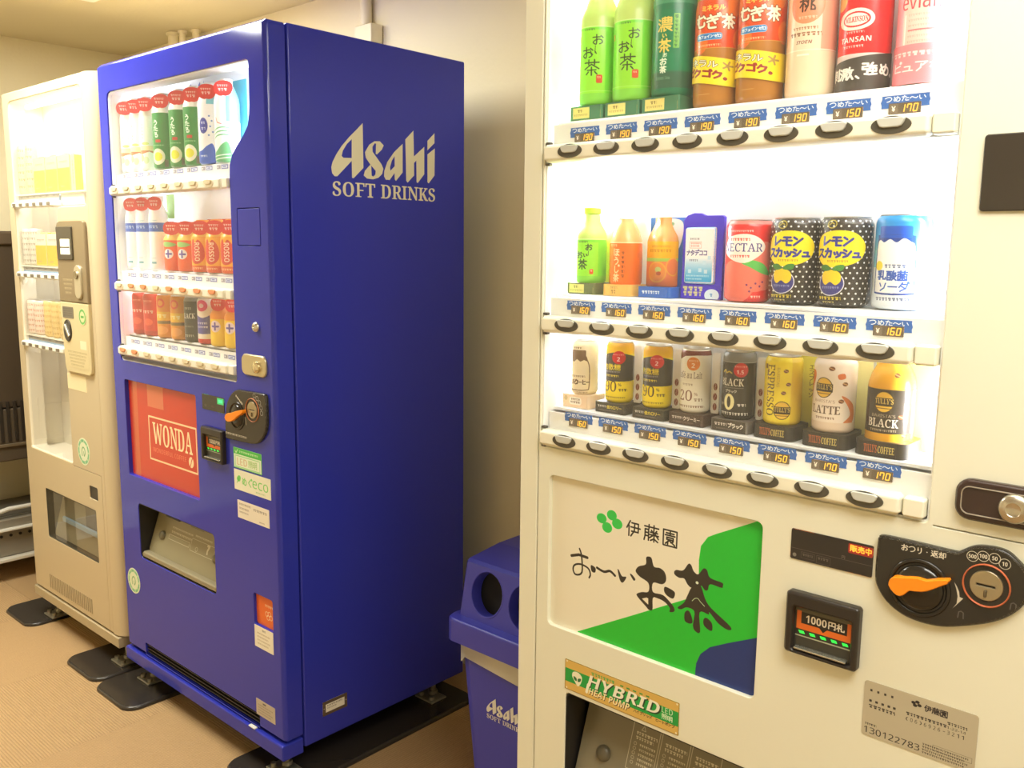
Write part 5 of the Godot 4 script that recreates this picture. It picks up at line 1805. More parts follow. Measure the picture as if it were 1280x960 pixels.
	p.ell(0, 62, 23, 26, C(238, 142, 104))
	p.jp("桃", -10, 52, 21, 2.2, C(70, 50, 40))
	p.dashes(-10, 78, 24, 3.6, C(246, 190, 160), 3)
	p.dashes(-18, 92, 34, 3.4, C(170, 120, 90), 4)
	p.dashes(-22, 99, 42, 5, C(150, 106, 80), 5)
	p.fit("ITOEN", -12, 110, 8, 114.5, C(120, 84, 70), 1, 0.2)
	p.rect(-120, 122, 240, 1.4, C(250, 232, 206))
	p.rect(-10, 128, 16, 2, C(252, 242, 220))
	t = drink("juice_bottle", "pale peach water bottle with an orange disc, between barley tea and red soda", "bottle", Vector3(X[5], y1, z), G1)
	bottle_body(t, 0.031, 0.2, 0.001, printed(p, 0.25), C(244, 226, 206))
	# sparkling water
	p = around(0.0315, 0.2, C(226, 40, 44))
	p.o.y = 17
	p.rect(-120, 0, 240, 50, C(232, 226, 216))
	p.rect(-120, 64, 240, 1, C(240, 90, 80))
	p.poly("-46,64 -30,56 -10,53 20,52 46,56 46,70 -46,70", C(226, 40, 44))
	p.ell(-30, 66, 12, 12, C(236, 170, 90))
	p.ell(-6, 92, 24, 14, C(238, 222, 210))
	p.ell(8, 90, 20, 15, C(206, 46, 50))
	p.ell(-4, 92, 22, 14, C(244, 234, 222))
	p.ring(-5, 92, 17, 9, 2, C(206, 36, 42))
	p.fit("WILKINSON", -20, 88.5, 10, 95.5, C(206, 36, 42), 3)
	p.fit("TANSAN", -25, 114, 15, 121, C(250, 238, 228), 1)
	p.dashes(-16, 107, 22, 2.6, C(246, 190, 180), 3)
	p.dashes(-20, 125, 26, 3, C(250, 200, 190), 4)
	p.dashes(2, 60, 26, 3, C(246, 150, 140), 5)
	p.dashes(8, 66, 22, 3, C(246, 150, 140), 6)
	p.rect(-120, 136, 240, 64, C(222, 206, 200))
	t = drink("soda_bottle", "red labelled sparkling water bottle with a black sash at its foot", "bottle", Vector3(X[6], y1, z), G1)
	bottle_body(t, 0.0315, 0.2, 0.001, printed(p, 0.22), C(210, 30, 36))
	p = Pic.new(self, 78, 46, 4, C(64, 58, 52))
	p.jp("刺激、", 4, 17, 16.5, 2.2, C(240, 234, 222), false, 0.92)
	p.jp("強め。", 42, 13, 16.5, 2.3, C(240, 234, 222), false, 0.9)
	sleeve(t, 0.0325, 0.001, 0.045, printed(p, 0.4), 1.55, 0.012)
	# mineral water
	p = around(0.0325, 0.2, C(246, 196, 202))
	p.o.y = 30
	p.rect(-21, 40, 44, 160, C(222, 204, 190))
	p.rect(-120, 0, 99, 200, C(248, 176, 186))
	p.fit("evian", -24, 58, 22, 78, C(214, 60, 74), 0)
	for i in 6:
		p.dashes(-14, 84 + i * 6.5, 34, 2.4, C(196, 178, 164), 3 + i)
	p.rect(-14, 103, 34, 1.6, C(222, 110, 116))
	p.rect(-19, 84, 1.6, 50, C(250, 240, 232))
	t = drink("water_bottle", "pink mineral water bottle at the right end of the top shelf", "bottle", Vector3(X[7], y1, z), G1)
	bottle_body(t, 0.0325, 0.2, 0.001, printed(p, 0.3), C(246, 190, 200))
	back_card(t, -0.032, 0.044, 0.001, 0.2, -0.036, paint(C(246, 178, 190), 0.5))
	p = Pic.new(self, 78, 44, 4, C(240, 136, 142))
	p.dashes(9, 8, 56, 5, C(252, 216, 212), 4)
	p.jp("ピュアな水", 10, 18, 13, 1.5, C(252, 224, 220), false, 0.92)
	sleeve(t, 0.0338, 0.001, 0.045, printed(p, 0.4), 1.5, 0.0)
	# --- middle shelf
	t = drink("tea_bottle", "small green tea bottle before a yellow card at the left of the middle shelf", "bottle", Vector3(CREAM_X2[0], y2, z), G2)
	bottle_body(t, 0.0255, 0.118, 0.0175, printed(green_tea_print(0.0255, 0.118, true), 0.3), C(190, 226, 60), 0.62)
	p = Pic.new(self, 54, 17, 4, C(96, 104, 66))
	p.rect(3, 1.5, 32, 14, C(222, 214, 130))
	p.dashes(13, 4, 9, 4, C(130, 126, 70), 2)
	p.dashes(5, 10, 27, 3, C(184, 178, 96), 3)
	plinth(t, 0.056, 0.0175, 0.05, plinth_print(p, C(96, 104, 66)))
	back_card(t, -0.029, 0.034, 0.0175, 0.132, -0.03, paint(C(250, 244, 96), 0.5))
	# roasted tea
	p = around(0.0255, 0.1, C(236, 176, 106))
	p.rect(-120, 37, 240, 63, C(236, 112, 34))
	p.rect(-120, 35.5, 240, 1.8, C(250, 214, 160))
	p.jp("ほうじ茶", -11, 44, 13.2, 1.7, C(250, 220, 170), true, 0.9, 0.98)
	p.dashes(-19, 39, 15, 3.4, C(246, 190, 130), 3)
	for i in 6:
		p.dashes(4, 50 + i * 7, 5, 4, C(130, 60, 26), 4 + i)
	p.rect(-24, 48, 2.6, 50, C(240, 160, 60))
	t = drink("tea_bottle", "orange roasted tea bottle without a cap, second on the middle shelf", "bottle", Vector3(CREAM_X2[1], y2, z), G2)
	var g := Geo.new(Transform3D(Basis(), Vector3(0, 0.0175, 0)))
	g.lathe([Vector2(0, 0), Vector2(0.024, 0), Vector2(0.0255, 0.003), Vector2(0.0255, 0.061), Vector2(0.0245, 0.068), Vector2(0.020, 0.081), Vector2(0.0135, 0.093), Vector2(0.011, 0.098), Vector2(0.011, 0.100), Vector2(0, 0.100)], 36)
	put("body", g, printed(p, 0.25), t).rotation.y = spin
	p = Pic.new(self, 54, 17, 4, C(238, 184, 96))
	p.dashes(14, 3, 18, 3.4, C(150, 110, 40), 2)
	p.dashes(16, 8, 12, 6, C(150, 110, 40), 3)
	plinth(t, 0.054, 0.0175, 0.05, plinth_print(p, C(238, 184, 96)), 0.008)
	# orange juice on a blue card
	p = around(0.0245, 0.105, C(238, 160, 84))
	p.rect(-120, 36, 240, 26, C(248, 176, 26))
	p.dashes(-14, 42, 32, 3, C(206, 136, 20), 2)
	p.dashes(-18, 48, 38, 4, C(206, 136, 20), 3)
	p.rect(-120, 61, 240, 5, C(170, 206, 84))
	p.rect(-120, 66, 240, 39, C(240, 130, 74))
	p.ell(-4, 82, 16, 16, C(244, 168, 64))
	p.ell(-4, 82, 13.6, 13.6, C(240, 146, 66))
	p.ell(24, 74, 14, 14, C(244, 168, 64))
	p.ell(24, 74, 12, 12, C(240, 130, 74))
	p.ell(-2, 78, 5, 4, C(206, 214, 120))
	p.ell(-1, 84, 4, 3, C(196, 90, 50))
	t = drink("juice_bottle", "orange juice bottle standing before a blue and white card on the middle shelf", "bottle", Vector3(CREAM_X2[2], y2, z), G2)
	g = Geo.new(Transform3D(Basis(), Vector3(0, 0.0150, 0)))
	g.lathe([Vector2(0, 0), Vector2(0.022, 0), Vector2(0.0245, 0.003), Vector2(0.0245, 0.068), Vector2(0.0225, 0.076), Vector2(0.016, 0.087), Vector2(0.0125, 0.095), Vector2(0.0125, 0.104), Vector2(0, 0.104)], 36, 1.0, 0.5)
	put("body", g, printed(p, 0.25), t).rotation.y = spin
	p = Pic.new(self, 64, 118, 4, C(46, 116, 204))
	p.poly(curve(pts("14,4 32,1 54,5 58,20 52,44 40,56 22,52 15,30")), C(244, 244, 240))
	p.ell(33, 34, 12, 13, C(232, 120, 50))
	p.poly(curve(pts("27,26 33,20 39,26 36,36 30,34")), C(248, 206, 110))
	p.poly(curve(pts("30,12 38,7 42,10 34,16")), C(140, 196, 140))
	back_card(t, -0.030, 0.034, 0.001, 0.119, -0.011, printed(p, 0.4), 0.001)
	p = Pic.new(self, 58, 17, 4, C(40, 100, 190))
	p.dashes(5, 6, 40, 5, C(220, 232, 244), 6)
	plinth(t, 0.058, 0.016, 0.046, plinth_print(p, C(40, 100, 190)), 0.006)
	# coconut jelly drink: white printed pack in a blue frame card
	t = drink("jelly_pack", "white and blue coconut jelly drink set in a violet blue frame card", "drink pack", Vector3(CREAM_X2[3], y2, z), G2)
	var frame := pts("-33,0 34,0 34,118 31,120.5 3,120.5 -4,124 -16,124.5 -27,121 -33,114")
	g = Geo.new()
	g.plate(moved(frame, Vector2(0.001, 0.001), Vector2.ZERO), -0.006, 0.0, 0.001, [rr(-0.028, 0.022, 0.0225, 0.104, 0.003)])
	put("frame_card", g, paint(C(66, 44, 212), 0.4), t)
	p = Pic.new(self, 52, 84, 5, C(248, 248, 248))
	p.fade(0, 46, 52, 38, C(232, 242, 250), C(30, 156, 216), 20)
	p.dashes(8, 14, 18, 3, C(120, 120, 130), 2)
	p.frame(8, 20, 22, 10, 0.6, C(230, 150, 130))
	p.dashes(10, 21.5, 18, 2.4, C(222, 110, 96), 3)
	p.dashes(10, 25.5, 16, 2.4, C(222, 110, 96), 4)
	p.jp("ナタデココ", 2, 32.5, 9.6, 1.5, C(56, 50, 130), false, 0.82)
	p.dashes(8, 48, 16, 3, C(110, 120, 150), 5)
	for k in [[26, 62], [37, 64], [6, 64], [34, 50], [43, 42]]:
		p.rect(k[0], k[1], 6, 6, C(196, 228, 246))
	p.dashes(3, 73, 44, 2.6, C(190, 228, 246), 6)
	p.dashes(3, 78, 30, 2.6, C(190, 228, 246), 7)
	g = Geo.new()
	g.plate(rr(-0.0275, 0.0225, 0.022, 0.1035, 0.004), -0.004, 0.004, 0.0025)
	put("pack", g, printed(p, 0.3), t)
	p = Pic.new(self, 67, 22, 4, C(60, 36, 196))
	p.dashes(4, 3, 34, 7, C(206, 204, 140), 6)
	p.dashes(5, 11, 30, 7, C(206, 204, 140), 7)
	p.ell(52, 16, 12, 10, C(214, 232, 244))
	p.dashes(49, 13, 5, 5, C(90, 150, 200), 3)
	g = Geo.new()
	g.plate(rr(-0.033, 0.0008, 0.034, 0.021, 0), 0.0, 0.001)
	put("card_print", g, printed(p, 0.4), t)
	# peach nectar
	p = around(0.0325, 0.112, C(226, 48, 50))
	p.rect(-120, 0, 240, 5, C(232, 120, 112))
	p.ell(30, 62, 30, 34, C(238, 120, 106))
	p.ell(-10, 84, 30, 30, C(240, 116, 100))
	p.ell(18, 76, 26, 22, C(240, 122, 104))
	p.poly(curve(pts("0,58 14,54 32,60 42,74 28,72 12,64")), C(94, 190, 90))
	p.poly(curve(pts("-34,40 -24,24 0,18 20,22 32,34 26,46 4,58 -20,52")), C(250, 236, 226))
	p.fit("NECTAR", -33, 31, 28, 42.5, C(52, 50, 130), 2)
	p.dashes(-20, 24, 30, 3.4, C(220, 100, 90), 3)
	p.dashes(-20, 47, 30, 3.4, C(220, 100, 90), 4)
	p.dashes(-22, 13, 36, 2.6, C(250, 200, 190), 5)
	for k in [[8, 88], [14, 92], [20, 86], [26, 90], [30, 84], [12, 97]]:
		p.ell(k[0], k[1], 1.4, 1.4, C(120, 50, 110))
	p.dashes(14, 103, 14, 3, C(250, 200, 180), 6)
	t = drink("drink_can", "red peach nectar can with a white label on the middle shelf", "can", Vector3(CREAM_X2[4], y2, z), G2)
	can_body(t, 0.0325, 0.112, 0.001, printed(p, 0.25))
	# lemon squash
	p = around(0.0325, 0.114, C(52, 48, 44))
	var rg := RandomNumberGenerator.new()
	rg.seed = 9
	for iy in 17:
		for ix in 24:
			p.ell(-102 + ix * 9 + (4.5 if iy % 2 else 0.0) + rg.randf() * 0.8, 4 + iy * 6.6, 1.35, 1.35, C(240, 238, 230))
	p.poly(curve(pts("-34,34 -26,22 -6,16 16,18 30,28 34,40 26,54 6,62 -16,62 -32,50")), C(250, 222, 40))
	var navy := C(44, 54, 150)
	p.jp("レモン", -24, 22, 15, 3.0, navy, false, 0.92)
	p.jp("スカッシュ", -31, 38, 13.5, 2.9, navy, false, 0.86)
	p.dashes(-14, 54, 26, 2.6, C(190, 150, 40), 3)
	p.ring(-10, 8, 6, 5, 1.2, C(196, 178, 70))
	p.line("-14,9 -10,6 -7,8", 1.2, C(196, 178, 70))
	p.ell(-8, 84, 17.5, 16, C(226, 226, 236))
	p.ell(-8, 84, 16.3, 14.8, C(56, 60, 134))
	p.poly(curve(pts("-20,80 -19,70 -8,66 3,70 5,80 -1,86 -8,82 -15,86")), C(250, 210, 40))
	p.poly(curve(pts("-24,62 -14,60 -8,66 -18,68")), C(56, 120, 50))
	p.poly(curve(pts("8,60 -2,61 -6,67 6,67")), C(66, 136, 56))
	p.dashes(-20, 88, 24, 2.6, C(140, 146, 200), 4)
	p.rect(-26, 100.5, 34, 10, C(52, 48, 44))
	p.dashes(-24, 101, 30, 4, C(226, 206, 70), 5)
	p.dashes(-18, 107, 16, 2.4, C(206, 196, 120), 6)
	var lemon := printed(p, 0.25)
	for i in 2:
		t = drink("drink_can", ["black and white dotted lemon squash can beside the red nectar can", "black and white dotted lemon squash can beside the blue soda can"][i], "can", Vector3(CREAM_X2[5 + i], y2, z), G2)
		can_body(t, 0.0335, 0.114, 0.001, lemon)
	# lactic soda
	p = around(0.0325, 0.116, C(232, 240, 246))
	p.fade(-120, 0, 240, 64, C(20, 132, 214), C(150, 214, 240), 24)
	p.rect(-36, 0, 44, 8, C(30, 140, 210))
	p.rrect(-24, 13, 42, 12, 2, C(20, 84, 190))
	p.poly(curve(pts("-27,28 -24,24 18,24 22,30 24,50 24,90 20,97 -24,97 -29,90 -29,50")), C(30, 66, 150))
	p.poly(curve(pts("-26,34 -22,30 -16,33 -8,29 0,33 8,28 16,32 21,36 22.5,52 22.5,89 19,95 -23,95 -27.5,89 -27.5,52")), C(246, 248, 250))
	p.rect(-24, 24, 42, 3.5, C(20, 84, 190))
	p.ell(-22, 62, 6, 6, C(244, 226, 70))
	p.dashes(-13, 60, 30, 4.4, C(110, 120, 150), 3)
	p.jp("乳酸菌", -23, 67, 13, 1.9, C(46, 86, 176), false, 0.98)
	p.jp("ソーダ", -21, 81, 12.5, 1.7, C(46, 86, 176), false, 1.02)
	p.dashes(-24, 101, 44, 4, C(110, 120, 150), 4)
	p.ring(16, 47, 8, 5, 0.8, C(130, 160, 210))
	t = drink("drink_can", "sky blue and white lactic soda can before a light blue card", "can", Vector3(CREAM_X2[7], y2, z), G2)
	can_body(t, 0.0325, 0.116, 0.001, printed(p, 0.25))
	back_card(t, -0.03, 0.044, 0.02, 0.119, -0.034, paint(C(110, 206, 240), 0.4), 0.008)
	# --- bottom shelf
	p = around(0.0235, 0.088, C(238, 222, 186))
	p.rrect(-15, 14, 26, 11, 2, C(120, 92, 68))
	p.poly("-16,24 12,24 15,33 8,30 2,33 -4,29 -10,34 -16,31", C(120, 92, 68))
	p.line(curve(pts("-18,34 -19,44 -19,74 -15,80 12,80 17,74 17,42 12,28"), false), 1.6, C(120, 92, 68))
	p.jp("ミルク", -20, 62, 9.5, 1.5, C(96, 70, 50), false, 0.66)
	p.jp("コーヒー", -8, 62, 9.5, 1.5, C(96, 70, 50), false, 0.68)
	p.dashes(-16, 56, 26, 3, C(150, 120, 90), 3)
	p.dashes(-17, 83, 32, 3, C(176, 150, 120), 4)
	p.dashes(-10, 9, 14, 3, C(150, 120, 90), 5)
	t = drink("coffee_can", "cream milk coffee can with a bottle drawing, left end of the bottom shelf", "can", Vector3(CREAM_X3[0], y3, z), G3)
	can_body(t, 0.0235, 0.088, 0.0215, printed(p, 0.3))
	p = Pic.new(self, 54, 21, 4, C(240, 208, 170))
	p.rrect(14, 4, 28, 13, 5, C(250, 240, 222))
	p.dashes(18, 6, 20, 3.4, C(130, 96, 70), 2)
	p.dashes(17, 11, 22, 3.4, C(130, 96, 70), 3)
	p.ell(6, 7, 4, 4, C(206, 180, 130))
	plinth(t, 0.056, 0.0215, 0.046, plinth_print(p, C(240, 212, 176)), 0.004)
	# low sugar coffee, twice
	p = around(0.0225, 0.096, C(250, 224, 30))
	p.fade(-120, 0, 240, 17, C(222, 160, 26), C(248, 200, 30), 10)
	p.poly(curve(pts("-71,22 -40,24 -12,17 6,15 30,20 50,24 71,22 71,57 -71,57"), true), C(66, 64, 60))
	p.rect(-71, 40, 142, 16, C(66, 64, 60))
	p.ell(6, 23, 11, 10.5, C(206, 30, 36))
	p.fit("2", 3, 22, 8, 29, C(246, 206, 200), 1)
	p.dashes(-4, 17, 18, 2.6, C(236, 150, 140), 2)
	p.jp("的微糖", -24, 33, 11, 1.0, C(250, 222, 40), false, 1.0)
	p.dashes(-18, 45, 26, 2.6, C(150, 146, 136), 3)
	p.dashes(-22, 51, 28, 3.4, C(230, 206, 60), 4)
	p.fit("90", -19, 61, 3, 78, C(74, 56, 30), 2)
	p.fit("%", 6, 64, 11, 69, C(110, 90, 30), 0)
	p.dashes(7, 73, 14, 4, C(120, 100, 30), 5)
	p.dashes(-22, 86, 40, 2.6, C(160, 130, 30), 6)
	var sugar := printed(p, 0.25)
	var lowp := Pic.new(self, 60, 19, 4, C(64, 58, 48))
	lowp.dashes(4, 5.5, 18, 4, C(220, 214, 200), 2)
	lowp.jp("低カロリー", 24, 4, 7.4, 0.9, C(250, 222, 60), false, 0.88)
	lowp.dashes(6, 14, 40, 1.6, C(140, 130, 116), 3)
	var lowm := plinth_print(lowp, C(70, 66, 54))
	var beans := Pic.new(self, 18, 90, 4, C(246, 240, 232))
	for i in 3:
		beans.ell(9, 50 + i * 15, 4.4, 5.4, C(140, 66, 56))
		beans.line(curve(moved(pts("-1,-5 1,-1 -1,1 1,5"), Vector2(1, 1), Vector2(9, 50 + i * 15)), false), 0.9, C(220, 180, 170))
	var beanm := printed(beans, 0.5)
	for i in 2:
		t = drink("coffee_can", ["yellow and black low sugar coffee can next to the cream milk coffee", "yellow and black low sugar coffee can next to the white cafe au lait"][i], "can", Vector3(CREAM_X3[1 + i], y3, z), G3)
		can_body(t, 0.0225, 0.096, 0.0165, sugar)
		plinth(t, 0.058, 0.0165, 0.05, lowm, 0.003)
		back_card(t, 0.0235, 0.037, 0.0165, 0.107, -0.006, beanm)
	# cafe au lait
	p = around(0.0225, 0.096, C(244, 238, 220))
	p.poly("-71,2 71,2 71,9 40,9 10,8 -10,10 -20,15 -40,16 -71,9", C(122, 60, 52))
	p.ell(3, 21, 10, 10, C(226, 130, 50))
	p.fit("2", 0.5, 20, 5.5, 27, C(250, 226, 200), 1)
	p.dashes(-4, 15.5, 14, 2.4, C(246, 200, 160), 2)
	p.fit("Café", -27, 33, -9, 43, C(96, 76, 64), 2)
	p.fit("au Lait", -6, 33, 17, 43, C(96, 76, 64), 2)
	p.dashes(-14, 51, 18, 3, C(176, 160, 140), 3)
	p.fit("20", -20, 61, 3, 77, C(110, 60, 44), 2)
	p.fit("%", 6, 64, 11, 69, C(150, 120, 96), 0)
	p.dashes(6, 73, 12, 4, C(150, 120, 96), 4)
	p.dashes(-24, 84, 46, 3, C(150, 120, 96), 5)
	t = drink("coffee_can", "white cafe au lait coffee can with an orange dot on the bottom shelf", "can", Vector3(CREAM_X3[3], y3, z), G3)
	can_body(t, 0.0225, 0.096, 0.0175, printed(p, 0.25))
	p = Pic.new(self, 60, 19, 4, C(74, 56, 48))
	p.dashes(4, 5.5, 20, 4, C(226, 216, 204), 4)
	p.jp("クリーミー", 26, 4, 7.6, 1.1, C(240, 230, 216), false, 0.84)
	p.dashes(6, 14, 40, 1.6, C(140, 120, 106), 3)
	plinth(t, 0.058, 0.0175, 0.05, plinth_print(p, C(84, 64, 54)), 0.003)
	back_card(t, 0.0235, 0.0365, 0.0175, 0.107, -0.006, beanm)
	# black coffee
	p = around(0.0235, 0.098, C(58, 56, 50))
	p.rect(-74, 0, 148, 14, C(132, 132, 128))
	p.rect(-74, 14, 148, 0.8, C(190, 190, 184))
	p.ell(9, 25, 10.5, 10.5, C(206, 34, 36))
	p.fit("1.5", 3, 25, 13, 31, C(248, 214, 206), 1)
	p.dashes(0, 19, 18, 2.4, C(240, 160, 150), 2)
	p.line(curve(pts("-20,30 -15,26 -13,30 -8,28 -4,30"), false), 1.8, C(206, 184, 70))
	p.fit("BLACK", -24, 38, 14, 48.5, C(244, 240, 228), 3)
	p.rect(-16, 51, 30, 0.6, C(160, 158, 150))
	p.jp("ブラック", -14, 54, 4.6, 0.8, C(220, 216, 204))
	p.ell(-7, 72, 8.6, 12, C(242, 234, 176))
	p.ell(-7, 72, 3.0, 8.2, C(58, 56, 50))
	p.dashes(-24, 74, 6, 4, C(220, 216, 204), 5)
	p.dashes(6, 74, 12, 4, C(220, 216, 204), 6)
	p.dashes(-24, 87, 46, 4, C(226, 222, 210), 7)
	t = drink("coffee_can", "charcoal black coffee can with a red dot and a large zero", "can", Vector3(CREAM_X3[4], y3, z), G3)
	can_body(t, 0.0235, 0.098, 0.0175, printed(p, 0.25))
	p = Pic.new(self, 60, 19, 4, C(70, 62, 54))
	p.dashes(4, 5.5, 22, 4.4, C(226, 216, 204), 4)
	p.jp("ブラック", 28, 4, 8.2, 1.3, C(242, 236, 222), false, 0.86)
	p.dashes(8, 14, 40, 1.6, C(140, 124, 110), 3)
	plinth(t, 0.058, 0.0175, 0.05, plinth_print(p, C(120, 112, 104)), 0.003)
	back_card(t, 0.0245, 0.037, 0.0175, 0.107, -0.006, beanm)
	# espresso
	var tully := func(q: Pic, x: float, y: float, r: float) -> void:
		q.ell(x, y, r, r * 1.1, C(70, 54, 24))
		q.ell(x, y, r * 0.92, r * 1.02, C(240, 196, 70))
		q.rect(x - r, y - r * 0.42, r * 2, r * 0.84, C(58, 48, 34))
		q.fit("TULLY'S", x - r * 0.92, y - r * 0.34, x + r * 0.92, y + r * 0.2, C(246, 214, 110), 3)
		q.rect(x - r * 0.7, y + r * 0.6, r * 1.4, r * 0.08, C(110, 84, 34))
	var bean := func(q: Pic, x: float, y: float, s: float) -> void:
		q.ell(x, y, s * 1.1, s * 0.8, C(116, 70, 46))
		q.line(PackedVector2Array([Vector2(x - s * 0.8, y - s * 0.3), Vector2(x + s * 0.8, y + s * 0.3)]), s * 0.3, C(220, 170, 120))
	var collar := Pic.new(self, 62, 20, 4, C(52, 46, 40))
	collar.fit("TULLY'S", 3, 4.5, 27, 15, C(216, 110, 56), 3)
	collar.fit("COFFEE", 29, 5.5, 59, 15, C(232, 208, 112), 3)
	var collarm := plinth_print(collar, C(52, 48, 42))
	p = around(0.0255, 0.094, C(250, 226, 60))
	p.rect(18, 0, 62, 94, C(240, 206, 60))
	p.fit("ESPRESSO", -17, 10, -5, 80, C(66, 50, 24), 2, 0.0, true)
	p.dashes(-23, 10, 5, 16, C(120, 96, 40), 2)
	p.fit("BARISTAS", -2, 14, 2, 40, C(190, 160, 60), 0, 0.0, true)
	bean.call(p, 10, 18, 3)
	bean.call(p, 14, 36, 3)
	bean.call(p, 8, 48, 3)
	tully.call(p, 7, 72, 11.5)
	t = drink("coffee_can", "bright yellow espresso can with sideways lettering on the bottom shelf", "can", Vector3(CREAM_X3[5], y3, z), G3)
	can_body(t, 0.0255, 0.096, 0.0185, printed(p, 0.25))
	plinth(t, 0.060, 0.020, 0.056, collarm, 0.010)
	p = Pic.new(self, 62, 112, 4, C(250, 240, 110))
	p.jp("エスプレッソ", 49, 12, 7.6, 0.9, C(150, 132, 60), true)
	back_card(t, -0.030, 0.036, 0.001, 0.113, -0.031, printed(p, 0.5))
	# latte
	p = around(0.0275, 0.1, C(246, 232, 216))
	p.poly(curve(pts("-40,20 -26,16 -22,24 -28,40 -34,56 -46,60 -50,40")), C(226, 126, 70))
	p.poly(curve(pts("16,48 26,52 36,62 38,78 30,88 20,84 30,74 26,62")), C(222, 128, 74))
	p.rect(-90, 84, 180, 16, C(236, 214, 190))
	bean.call(p, 2, 12, 3.6)
	bean.call(p, 20, 32, 3.4)
	p.poly(curve(pts("10,20 18,18 20,24 12,26")), C(206, 110, 60))
	bean.call(p, 16, 55, 3.4)
	tully.call(p, -8, 38, 12.5)
	p.fit("BARISTA'S", -21, 54, 8, 58, C(170, 140, 120), 0)
	p.fit("LATTE", -26, 62, 15, 73, C(96, 72, 58), 3)
	p.dashes(-18, 77, 26, 3, C(150, 120, 100), 4)
	t = drink("coffee_can", "white latte can with splashes of brown milk, second from the right on the bottom shelf", "can", Vector3(CREAM_X3[6], y3, z), G3)
	can_body(t, 0.0275, 0.1, 0.0185, printed(p, 0.25))
	plinth(t, 0.062, 0.020, 0.060, collarm, 0.010)
	back_card(t, -0.032, 0.036, 0.001, 0.115, -0.033, paint(C(248, 242, 170), 0.5))
	# barista black bottle can
	p = around(0.029, 0.118, C(240, 178, 50))
	p.rect(-95, 34, 190, 56, C(60, 54, 46))
	tully.call(p, -5, 50, 12.5)
	p.fit("BARISTA'S", -20, 65.5, 10, 69.5, C(206, 190, 160), 0)
	p.fit("BLACK", -26, 71.5, 14, 82, C(244, 236, 218), 3)
	p.dashes(-22, 85, 34, 2.4, C(190, 176, 150), 4)
	bean.call(p, 10, 16, 3.6)
	bean.call(p, 24, 52, 3.4)
	bean.call(p, 17, 68, 3.6)
	bean.call(p, 22, 92, 3.2)
	t = drink("coffee_bottle", "golden and black bottle can of black coffee, right end of the bottom shelf", "bottle", Vector3(CREAM_X3[7], y3, z), G3)
	g = Geo.new(Transform3D(Basis(), Vector3(0, 0.002, 0)))
	g.lathe([Vector2(0, 0), Vector2(0.027, 0), Vector2(0.029, 0.004), Vector2(0.029, 0.084), Vector2(0.0282, 0.091), Vector2(0.0255, 0.101), Vector2(0.021, 0.110), Vector2(0.0175, 0.114), Vector2(0.0175, 0.118), Vector2(0, 0.118)], 40)
	put("body", g, printed(p, 0.25), t).rotation.y = spin
	plinth(t, 0.066, 0.020, 0.064, collarm, 0.012)
	back_card(t, -0.034, 0.040, 0.001, 0.119, -0.034, paint(C(248, 236, 110), 0.5))

func sleeve(t: Node3D, r: float, y: float, h: float, mat: Material, half: float, rise: float) -> void:
	var g := Geo.new(Transform3D(Basis(Vector3.UP, spin), Vector3(0, y, 0)))
	var n := 20
	for k in n:
		var u0 := float(k) / n
		var u1 := float(k + 1) / n
		var a0 := -half + 2 * half * u0
		var a1 := -half + 2 * half * u1
		var d0 := Vector3(sin(a0), 0, cos(a0))
		var d1 := Vector3(sin(a1), 0, cos(a1))
		var h0 := h - rise * (1.0 - u0)
		var h1 := h - rise * (1.0 - u1)
		var A := d0 * r
		var B := d1 * r
		var D := A + Vector3(0, h0, 0)
		var E := B + Vector3(0, h1, 0)
		g.tri(A, B, E, d0, d1, d1, Vector2(u0, 1), Vector2(u1, 1), Vector2(u1, 1.0 - h1 / h))
		g.tri(A, E, D, d0, d1, d0, Vector2(u0, 1), Vector2(u1, 1.0 - h1 / h), Vector2(u0, 1.0 - h0 / h))
	put("sash", g, mat, t)

